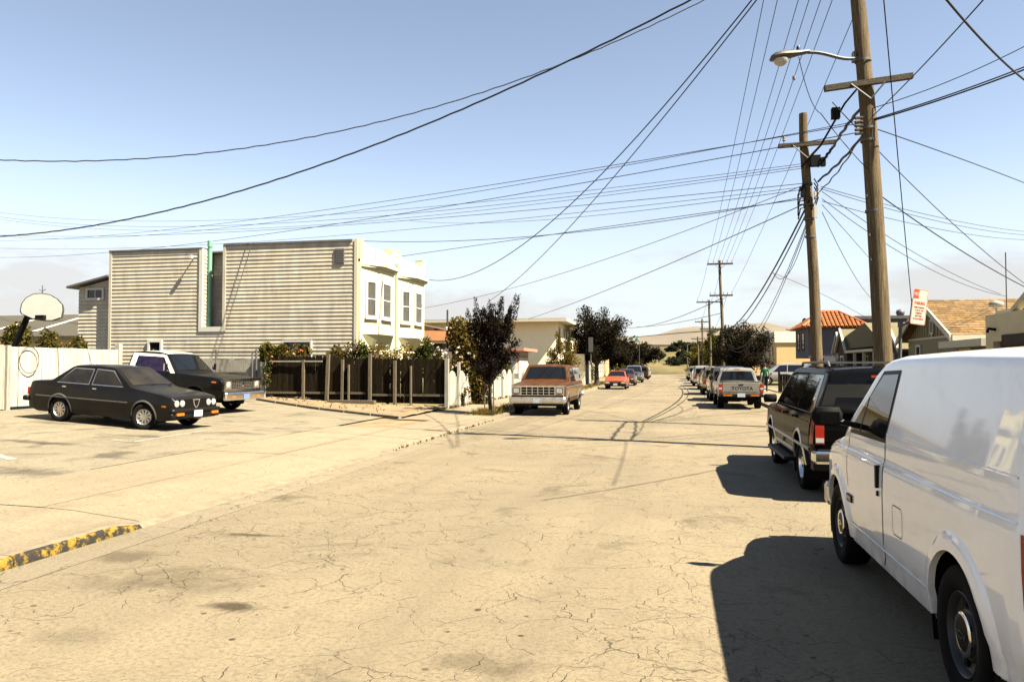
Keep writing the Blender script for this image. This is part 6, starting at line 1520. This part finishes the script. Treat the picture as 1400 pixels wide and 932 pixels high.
wheels(t, sb_, .305, .185, 'spoke', 'dullchrome', steer=R(18))
GLS = mat('dusty_glass', (.030, .024, .014), .06, .7, 1.6, spec=.5)
M['dustglass'] = GLS
for q in ([(-1.38, .965), (-.40, .965), (-.40, 1.30), (-.98, 1.30)], [(-.28, .965), (.66, .965), (.22, 1.29), (-.28, 1.31)]): sb_.swin(t, q, trim=.02, tm='dullchrome', g='dustglass')
sb_.tpatch(t, 'windscreen', GLS, .86, .30, -.9, .9, .006); sb_.tpatch(t, 'rear_window', GLS, -1.55, -1.13, -.85, .85, .006)
for yy in (-.34, .78): sb_.strip(t, 'door_gap', sm, [(yy, .93), (yy+.02, .55), (yy, .24)], .007, .003, (-1, 1))
sb_.strip(t, 'side_moulding', M['greymetal'], [(-2.0, .60), (.9, .60)], .035, .002, (-1, 1), thick=.010)
for sx in (-1, 1):
    for yy in (-.22, -1.18): MB().cbox((sx*.815, yy+.05, .86), .025, .11, .03).build('door_handle', M['dullchrome'], t)
    for xx in (.47, .66): 
        hl = MB().lathe([(.088, 0), (.09, .03), (.08, .045)], (sx*xx, 2.16, .645), 'y', 16).build('headlight', M['dullchrome'], t, smooth=50)
        MB().lathe([(.08, .038), (.05, .052), (.004, .056)], (sx*xx, 2.16, .645), 'y', 16).build('lens', M['lamp'], hl, smooth=70)
    MB().box(sx*.62-.12, sx*.62+.12, 2.25, 2.295, .38, .44).build('indicator', M['amber'], t)
    sb_.spatch(t, 'side_marker', M['amber'], [(1.9, .56), (2.02, .56), (2.02, .60), (1.9, .60)], .004, (sx,), 2, 2)
    MB().box(sx*.6-.2, sx*.6+.2, -2.325, -2.29, .60, .78).build('tail_light', M['redlens'], t)
MB().box(-.74, .74, 2.155, 2.185, .54, .745).build('grille', M['plastic'], t)
tri = MB().prism([(-.13, .74), (.13, .74), (.075, .59), (0, .52), (-.075, .59)], 'y', 2.187, 2.212).build('grille_shield', M['dullchrome'], t)
MB().prism([(-.09, .72), (.09, .72), (.05, .60), (0, .56), (-.05, .60)], 'y', 2.213, 2.216).build('shield_mesh', M['plastic'], tri)
rbox(-.86, .86, 2.12, 2.28, .44, .53, .03).build('bumper', M['plastic'], t); rbox(-.86, .86, 2.10, 2.25, .31, .439, .03).build('valance', M['plastic'], t)
rbox(-.84, .84, -2.46, -2.26, .45, .57, .03).build('bumper', M['plastic'], t)
plate(t, 2.28, .41); MB().cbox((-.80, .62, .98), .1, .06, .07).build('door_mirror', M['plastic'], t)
for sx in (-.35, .25): MB().tube([(sx, .98, .955), (sx-.42, .80, 1.05)], .008, 4).build('wiper', M['black'], t)
MB().box(-.6, .6, -.5, -.1, .5, 1.12).build('seat', M['brownwall'], t) if False else None

# ---------------------------------------------------------------- old two-tone pickup beside it
t = veh('pickup', 'old black pickup with white roof and chrome grille beside the sedan', 'pickup truck', -15.35, 21.45, R(-90-3), lot_z(-15.35)-.01); t.rotation_euler.x = R(-3.2)
OP = paint('satin_black', (.005, .0045, .004), .35, .15, var=.3, spec=.1); WP = paint('cream_white', (.72, .69, .62), .35, .6)
side = [(.35, .93), (.5, .965), (.75, 1.0), (.98, .99), (1.08, .95)]
ob = Body(.99, [(-2.45, 1.10), (-.98, 1.10), (-.95, 1.11), (-.93, 1.60), (-.86, 1.68), (-.6, 1.715), (.0, 1.72), (.22, 1.69), (.32, 1.64), (.78, 1.15), (.88, 1.13), (2.1, 1.08), (2.38, 1.03), (2.45, .95)], side, zb=.40, belt=1.08, zr=1.70, wr=.70,
          plan=[(-2.45, .98), (-2.3, 1), (2.1, 1), (2.35, .985), (2.45, .96)], bottom=[(-2.45, .5), (-2.2, .40), (2.2, .40), (2.45, .48)], wheels=(1.52, -1.45), ra=.42, rw=.36, corner=.06, crown=.025, res=.07)
ob.build(t, OP)
ob.tpatch(t, 'roof_paint', WP, -.84, .27, -1, 1, .006)
for sx in (-1, 1):
    ob.spatch(t, 'cab_pillar', WP, [(-.91, 1.10), (-.70, 1.10), (-.70, 1.66), (-.88, 1.66)], .005, (sx,), 3, 6)
    ob.spatch(t, 'cab_pillar', WP, [(-.70, 1.58), (.26, 1.58), (.22, 1.66), (-.70, 1.66)], .005, (sx,), 5, 3)
    ob.spatch(t, 'cab_pillar', WP, [(.62, 1.12), (.78, 1.12), (.30, 1.64), (.18, 1.64)], .005, (sx,), 3, 6)
PG = mat('purple_glass', (.025, .013, .042), .06, .6, 5, spec=.6); M['purpleglass'] = PG
ob.swin(t, [(-.66, 1.15), (.55, 1.15), (.18, 1.56), (-.66, 1.56)], trim=.015, g='purpleglass')
ob.tpatch(t, 'windscreen', M['carglass'], .74, .34, -.90, .90, .007)
wheels(t, ob, .36, .2, 'dish', 'oldwhite')
ob.arch_trim(t, OP, .04, .015, zmin=.42)
gr = MB().box(-.86, .86, 2.44, 2.475, .72, 1.02).build('grille', M['plastic'], t)
for i in range(6): MB().box(-.56, .56, 2.476, 2.488, .745+i*.045, .755+i*.045).build('grille_bar', M['dullchrome'], gr)
for i in range(11): MB().box(-.56+i*.11, -.552+i*.11, 2.476, 2.486, .74, .99).build('grille_bar', M['dullchrome'], gr)
for z0, z1 in ((.67, .74), (.995, 1.06)): MB().box(-.94, .94, 2.45, 2.51, z0, z1).build('grille_surround', M['chrome'], gr)
for sx in (-1, 1):
    MB().box(sx*.89-.03, sx*.89+.03, 2.45, 2.50, .70, 1.04).build('grille_surround', M['chrome'], gr)
    hl = MB().box(sx*.72-.14, sx*.72+.14, 2.478, 2.495, .745, .99).build('headlight', M['dullchrome'], t); MB().lathe([(.095, 0), (.06, .018), (.004, .024)], (sx*.72, 2.496, .87), 'y', 18).build('lens', M['lamp'], hl, smooth=70)
    MB().box(sx*.62-.08, sx*.62+.08, 2.63, 2.645, .50, .55).build('indicator', M['amber'], t)
    ob.spatch(t, 'side_marker', M['amber'], [(2.1, .92), (2.25, .92), (2.25, .96), (2.1, .96)], .005, (sx,), 2, 2)
    MB().tube([(sx*.93, .55, 1.16), (sx*1.12, .62, 1.22)], .015, 5).cbox((sx*1.15, .62, 1.30), .14, .04, .2).build('door_mirror', M['chrome'], t)
em = MB().lathe([(.07, 0), (.065, .012), (.004, .016)], (0, 2.49, .87), 'y', 18).build('emblem', M['chrome'], gr, smooth=60)
rbox(-1.0, 1.0, 2.50, 2.64, .42, .66, .04).build('bumper', M['chrome'], t); plate(t, 2.64, .52, 'bluplate')
rbox(-1.0, 1.0, -2.60, -2.46, .45, .64, .04).build('bumper', M['chrome'], t)
for sx in (-.3, .3): MB().tube([(sx, .80, 1.16), (sx-.4, .68, 1.25)], .01, 4).build('wiper', M['black'], t)
ob.strip(t, 'door_gap', sm, [(-.70, 1.08), (-.70, .45)], .008, .003, (-1, 1)); ob.strip(t, 'door_gap', sm, [(.66, 1.10), (.66, .45)], .008, .003, (-1, 1))

# ---------------------------------------------------------------- brown pickup with canopy on the left kerb
BX, BY = -4.60, 29.25
t = veh('pickup', 'brown and tan pickup with bed canopy parked by the plum tree', 'pickup truck', BX, BY, R(180))
BR = paint('rust_brown', (.070, .027, .008), .45, 0, var=.35, spec=.1); TN = paint('tan', (.13, .08, .036), .4, .1, var=.15)
side = [(.42, .93), (.55, .965), (.75, .99), (.92, 1.0), (1.05, .985), (1.14, .955)]
fb_ = Body(.985, [(-2.72, 1.62), (-2.70, 1.70), (-2.6, 1.74), (-.62, 1.76), (-.58, 1.76), (-.3, 1.785), (.1, 1.79), (.38, 1.765), (.47, 1.72), (.98, 1.20), (1.08, 1.175), (2.2, 1.11), (2.5, 1.07), (2.6, .98)], side, zb=.45, belt=1.14, zr=1.77, wr=.76,
           plan=[(-2.72, .975), (-2.6, 1), (2.2, 1), (2.5, .985), (2.6, .965)], bottom=[(-2.72, .55), (-2.4, .45), (2.2, .45), (2.6, .52)], wheels=(1.68, -1.62), ra=.42, rw=.37, corner=.06, crown=.03, res=.07)
fb_.build(t, BR)
for sx in (-1, 1):
    fb_.spatch(t, 'tan_panel', TN, [(-2.62, .66), (2.40, .66), (2.40, .97), (-2.62, .97)], .003, (sx,), 40, 3)
    fb_.spatch(t, 'canopy_frame', M['dullchrome'], [(-2.62, 1.16), (-.70, 1.16), (-.70, 1.68), (-2.58, 1.68)], .004, (sx,), 14, 6)
    fb_.swin(t, [(-2.5, 1.27), (-.85, 1.27), (-.85, 1.60), (-2.46, 1.60)], (sx,), trim=.02)
    fb_.swin(t, [(-.48, 1.19), (.66, 1.19), (.32, 1.64), (-.46, 1.66)], (sx,), trim=.02)
    fb_.strip(t, 'chrome_strip', M['dullchrome'], [(-2.65, 1.0), (2.4, 1.0)], .03, .004, (sx,), thick=.006); fb_.strip(t, 'chrome_strip', M['dullchrome'], [(-2.65, .64), (2.4, .64)], .025, .004, (sx,), thick=.006)
fb_.tpatch(t, 'windscreen', M['carglass'], .94, .50, -.9, .9, .006)
fb_.arch_trim(t, M['dullchrome'], .03, .012, zmin=.46)
wheels(t, fb_, .37, .215, 'dish', 'greymetal')
gr = MB().box(-.93, .93, 2.585, 2.62, .72, 1.02).build('grille', M['dullchrome'], t)
for i in range(3): MB().box(-.60, .60, 2.621, 2.628, .74+i*.092, .815+i*.092).build('grille_gap', M['black'], gr)
for i in range(7): MB().box(-.61+i*.2, -.59+i*.2, 2.629, 2.645, .725, 1.015).build('grille_bar', M['chrome'], gr)
for i in range(4): MB().box(-.62, .62, 2.628, 2.642, .722+i*.094, .734+i*.094).build('grille_bar', M['chrome'], gr)
for sx in (-1, 1):
    hl = MB().box(sx*.765-.125, sx*.765+.125, 2.622, 2.64, .78, .98).build('headlight', M['plastic'], t); MB().box(sx*.765-.10, sx*.765+.10, 2.641, 2.66, .80, .96).build('lens', M['lamp'], hl)
    MB().box(sx*.765-.11, sx*.765+.11, 2.622, 2.64, .735, .772).build('indicator', M['amber'], t)
    MB().tube([(sx*.96, .70, 1.25), (sx*1.13, .74, 1.28)], .015, 5).cbox((sx*1.15, .74, 1.36), .15, .05, .2).build('door_mirror', M['chrome'], t)
MB().box(-.96, .96, 2.50, 2.60, 1.025, 1.06).build('hood_lip', M['dullchrome'], t)
text_mesh('lettering', 'F O R D', .05, M['chrome'], t, Matrix.Translation((0, 2.615, 1.043)) @ Matrix(((-1, 0, 0, 0), (0, 0, 1, 0), (0, 1, 0, 0), (0, 0, 0, 1))))
rbox(-1.0, 1.0, 2.62, 2.80, .44, .66, .05).build('bumper', M['dullchrome'], t); plate(t, 2.80, .54)
rbox(-.9, .9, 2.45, 2.62, .34, .439, .02).build('valance', M['plastic'], t); rbox(-1.0, 1.0, -2.88, -2.74, .5, .68, .04).build('bumper', M['dullchrome'], t)
for sx in (-1, 1): MB().box(sx*.88-.06, sx*.88+.06, -2.745, -2.71, .75, 1.08).build('tail_light', M['redlens'], t)
fb_.strip(t, 'door_gap', sm, [(-.55, 1.15), (-.55, .5)], .008, .005, (-1, 1)); fb_.strip(t, 'door_gap', sm, [(.80, 1.17), (.80, .5)], .008, .005, (-1, 1))
fb_.strip(t, 'cab_gap', M['black'], [(-.66, 1.70), (-.66, .5)], .035, .005, (-1, 1))

# ---------------------------------------------------------------- silver pickup on the right kerb
t = veh('pickup', 'silver pickup with tailgate lettering parked past the utility poles', 'pickup truck', 2.72, 34.6, 0)
SP = paint('silver', (.27, .255, .225), .3, .7, metal=.35)
side = [(.45, .94), (.6, .975), (.8, 1.0), (.95, .99), (1.08, .965)]
kb_ = Body(.875, [(-2.5, 1.08), (-.75, 1.08), (-.72, 1.09), (-.60, 1.56), (-.50, 1.63), (-.2, 1.655), (.15, 1.65), (.32, 1.60), (.95, 1.12), (1.05, 1.10), (2.1, 1.02), (2.4, .95), (2.5, .82)], side, zb=.48, belt=1.08, zr=1.64, wr=.64,
           plan=[(-2.5, .985), (-2.4, 1), (2.0, 1), (2.4, .95), (2.5, .90)], bottom=[(-2.5, .56), (2.5, .56)], wheels=(1.5, -1.45), ra=.44, rw=.38, corner=.05, crown=.025, res=.08)
kb_.build(t, SP)
wheels(t, kb_, .38, .24, 'dish', 'greymetal', track=.875); kb_.arch_trim(t, SP, .06, .03, zmin=.48)
kb_.swin(t, [(-.52, 1.13), (.62, 1.13), (.22, 1.55), (-.44, 1.56)]); kb_.tpatch(t, 'windscreen', M['carglass'], .9, .36, -.9, .9, .006)
kb_.tpatch(t, 'rear_window', M['carglass'], -.715, -.615, -.88, .88, .008)
MB().box(-.12, .12, -.60, -.55, 1.585, 1.615).build('brake_light', M['redlens'], t)
tg = rbox(-.72, .72, -2.545, -2.505, .62, 1.09, .015).build('tailgate', SP, t)
text_mesh('lettering', 'TOYOTA', .19, M['plastic'], tg, Matrix.Translation((.05, -2.548, .84)) @ Matrix(((1, 0, 0, 0), (0, 0, -1, 0), (0, 1, 0, 0), (0, 0, 0, 1))), sx=1.05, bold=.015)
MB().box(-.09, .09, -2.556, -2.546, .97, 1.02).build('tailgate_handle', M['plastic'], tg)
MB().box(-.68, .68, -2.552, -2.546, .70, .708).build('tailgate_crease', M['seam'], tg)
for sx in (-1, 1):
    tl = rbox(sx*.80-.07, sx*.80+.07, -2.55, -2.46, .66, 1.02, .015).build('tail_light', M['redlens'], t); MB().box(sx*.80-.06, sx*.80+.06, -2.556, -2.551, .80, .88).build('reverse_lens', M['lamp'], tl)
    MB().box(sx*.52-.17, sx*.52+.17, -2.672, -2.661, .545, .60).build('reflector', M['amber'], t)
    mr_ = rbox(sx*1.0-.09, sx*1.0+.09, .62, .70, 1.13, 1.32, .02).build('door_mirror', M['plastic'], t)
rbox(-.86, .86, -2.66, -2.50, .50, .63, .03).build('bumper', M['plastic'], t); plate(t, -2.675, .58, face=-1)
MB().box(-.6, .6, -2.4, 2.2, .38, .50).build('chassis', M['black'], t); rbox(-.84, .84, 2.44, 2.62, .5, .66, .03).build('bumper', M['dullchrome'], t)
bedi = MB().box(-.76, .76, -2.42, -.82, 1.085, 1.112).build('bed_liner', M['plastic'], t)
kb_.strip(t, 'door_gap', sm, [(-.52, 1.1), (-.52, .55)], .008, .003, (-1, 1))

# ---------------------------------------------------------------- smaller parked cars: kinds with their own profiles
KIND = {
 'coupe': dict(W=.83, top=[(-2.15, .80), (-2.1, .88), (-1.5, .95), (-.75, 1.30), (-.5, 1.345), (-.1, 1.35), (.1, 1.33), (.80, .92), (.95, .88), (1.9, .76), (2.08, .70), (2.15, .62)], zb=.22, belt=.86, zr=1.34, wr=.58, wheels=(1.28, -1.2), ra=.33, rw=.30, win=([(-.62, .92), (.55, .92), (.12, 1.26), (-.52, 1.26)], [(-1.3, .94), (-.74, .92), (-.62, 1.24), (-.80, 1.24)]), ws=(.76, .14), rwn=(-1.45, -.80)),
 'sedan': dict(W=.87, top=[(-2.3, .90), (-2.25, 1.0), (-1.6, 1.06), (-1.5, 1.07), (-.85, 1.40), (-.5, 1.44), (.1, 1.43), (.3, 1.39), (1.0, 1.0), (1.1, .97), (2.0, .85), (2.22, .77), (2.3, .66)], zb=.24, belt=.96, zr=1.43, wr=.60, wheels=(1.38, -1.3), ra=.35, rw=.31, win=([(-.35, 1.0), (.72, 1.0), (.28, 1.35), (-.30, 1.37)], [(-1.25, 1.02), (-.43, 1.0), (-.38, 1.37), (-.80, 1.35)]), ws=(.95, .34), rwn=(-1.45, -.90)),
 'suv': dict(W=.92, top=[(-2.25, 1.50), (-2.22, 1.64), (-2.1, 1.70), (-.2, 1.73), (.2, 1.71), (.36, 1.66), (1.0, 1.13), (1.1, 1.10), (1.95, 1.02), (2.2, .95), (2.3, .82)], zb=.36, belt=1.05, zr=1.71, wr=.70, wheels=(1.42, -1.3), ra=.41, rw=.36, win=([(-2.05, 1.10), (-1.1, 1.10), (-1.15, 1.60), (-2.0, 1.60)], [(-1.0, 1.10), (-.15, 1.10), (-.18, 1.60), (-1.05, 1.60)], [(-.05, 1.10), (.78, 1.10), (.35, 1.56), (-.08, 1.60)]), ws=(.95, .40), rwn=None),
 'minivan': dict(W=.95, top=[(-2.4, 1.50), (-2.36, 1.66), (-2.2, 1.74), (-.2, 1.77), (.3, 1.74), (.5, 1.68), (1.4, 1.06), (1.5, 1.02), (2.1, .88), (2.32, .78), (2.4, .66)], zb=.26, belt=1.02, zr=1.75, wr=.74, wheels=(1.5, -1.35), ra=.37, rw=.33, win=([(-2.15, 1.08), (-1.15, 1.08), (-1.18, 1.58), (-2.1, 1.58)], [(-1.05, 1.08), (-.05, 1.08), (-.08, 1.60), (-1.08, 1.60)], [(.05, 1.08), (1.1, 1.08), (.55, 1.58), (.02, 1.60)]), ws=(1.35, .54), rwn=None)}
def far_car(kind, label, x, y, rz, pm, z=0, front=None, cat='car', res=.10):
    k = KIND[kind]; t = veh({'coupe': 'hatchback', 'sedan': 'parked_car', 'suv': 'parked_suv', 'minivan': 'minivan'}[kind], label, cat, x, y, rz, z)
    b = k['belt']; W_ = k['W']; sd_ = [(k['zb'], .93), (k['zb']+.2, .98), (b-.3, 1.0), (b-.1, .985), (b, .95)]
    bo = Body(W_, k['top'], sd_, zb=k['zb'], belt=b, zr=k['zr'], wr=k['wr'], wheels=k['wheels'], ra=k['ra'], rw=k['rw'], corner=.05, crown=.03, res=res)
    bo.build(t, pm); wheels(t, bo, k['rw'], .19, 'dish', 'dullchrome', nseg=18)
    for q in k['win']: bo.swin(t, q, trim=.02)
    bo.tpatch(t, 'windscreen', M['carglass'], k['ws'][0], k['ws'][1], -.9, .9, .008)
    y0, y1 = bo.y0, bo.y1
    if k['rwn']: bo.tpatch(t, 'rear_window', M['carglass'], k['rwn'][0], k['rwn'][1], -.85, .85, .008)
    else: MB().box(-W_*.72, W_*.72, y0-.012, y0+.03, b+.08, k['zr']-.22).build('rear_window', M['carglass'], t)
    zl = b-.28
    for sx in (-1, 1):
        MB().box(sx*W_*.70-.14, sx*W_*.70+.14, y1-.05, y1+.018, zl-.06-.08, zl+.02-.04).build('headlight', M['lamp'], t)
        MB().box(sx*W_*.76-.10, sx*W_*.76+.10, y0-.018, y0+.05, zl, zl+.16).build('tail_light', M['redlens'], t)
        MB().cbox((sx*(W_+.08), k['ws'][0]-.22, b+.10), .16, .08, .12).build('door_mirror', pm, t)
    MB().box(-W_*.45, W_*.45, y1-.05, y1+.012, zl-.12, zl-.03).build('grille', M['plastic'], t)
    rbox(-W_*.97, W_*.97, y1-.06, y1+.10, k['zb']+.06, k['zb']+.22, .03).build('bumper', front or pm, t); rbox(-W_*.97, W_*.97, y0-.10, y0+.06, k['zb']+.10, k['zb']+.26, .03).build('bumper', front or pm, t)
    plate(t, y0-.10, zl-.02-.1, face=-1); plate(t, y1+.10, k['zb']+.16)
    bo.strip(t, 'door_gap', sm, [(k['win'][-1][0][0]-.02, b), (k['win'][-1][0][0], k['zb']+.06)], .012, .004, (-1, 1))
    return t
def pc(name, col, **k): return paint(name, col, **k)
far_car('coupe', 'faded orange-red hatchback parked behind the brown pickup', -4.1, 59.7, R(180), pc('coral', (.27, .060, .022), rough=.45, coat=.4, var=.12), front=M['plastic'], res=.07)
far_car('sedan', 'dark maroon sedan parked behind the orange-red hatchback', -4.0, 70.5, R(180), pc('maroon', (.045, .014, .010)))
far_car('minivan', 'grey-blue minivan facing out behind the maroon sedan', -3.9, 83, R(180), pc('greyblue', (.06, .064, .075)))
far_car('suv', 'dark suv with red tail lights beyond the grey-blue minivan', -3.8, 101, 0, pc('nearblack', (.018, .016, .015)), cat='suv')
far_car('sedan', 'pale blue sedan parked next beyond the dark suv with red tail lights', -3.9, 110, 0, pc('paleblue', (.30, .36, .40)))
far_car('sedan', 'silver sedan next beyond the pale blue sedan', -4.0, 120, R(180), pc('silverb', (.34, .33, .31)))
far_car('sedan', 'dark sedan last in the row beyond the silver sedan, picket-fence side', -4.5, 129, R(180), pc('darkg', (.03, .03, .032)))
far_car('minivan', 'white minivan in the drive beside the broad dark tree', -9.9, 76.5, R(-90), pc('whiteb', (.42, .41, .39)), .2)
far_car('suv', 'charcoal suv directly ahead of the silver pickup', 2.75, 41.2, 0, pc('charcoal', (.05, .05, .052)), cat='suv', res=.08)
far_car('suv', 'tan gold suv two ahead of the silver pickup', 2.70, 49.5, 0, pc('tangold', (.15, .12, .075)), cat='suv', res=.08)
far_car('sedan', 'dark red sedan ahead of the tan gold suv', 2.8, 60, 0, pc('darkred', (.10, .022, .014)))
far_car('minivan', 'silver minivan ahead of the dark red sedan', 2.75, 70, 0, pc('silverc', (.22, .22, .21)))
far_car('sedan', 'white sedan ahead of the silver minivan', 2.75, 80, 0, pc('whitec', (.36, .35, .33)))
far_car('suv', 'grey suv with red tail light beyond the white sedan', 2.75, 93, 0, pc('greyd', (.12, .12, .12)), cat='suv')
far_car('sedan', 'black sedan last in the row beyond the grey suv, pole side', 2.75, 104, 0, pc('blackd', (.02, .02, .02)))
q = hit(1078, 515, Y=57)
far_car('minivan', 'lavender-grey van parked across the driveway behind the low plank fence', 10.2, 58.5, R(90), pc('lavender', (.12, .12, .16)), .19, cat='van')
far_car('minivan', 'plain white van beyond the person in the green t-shirt', 9.2, 66.5, R(90), pc('whited', (.28, .275, .26)), .2, cat='van')
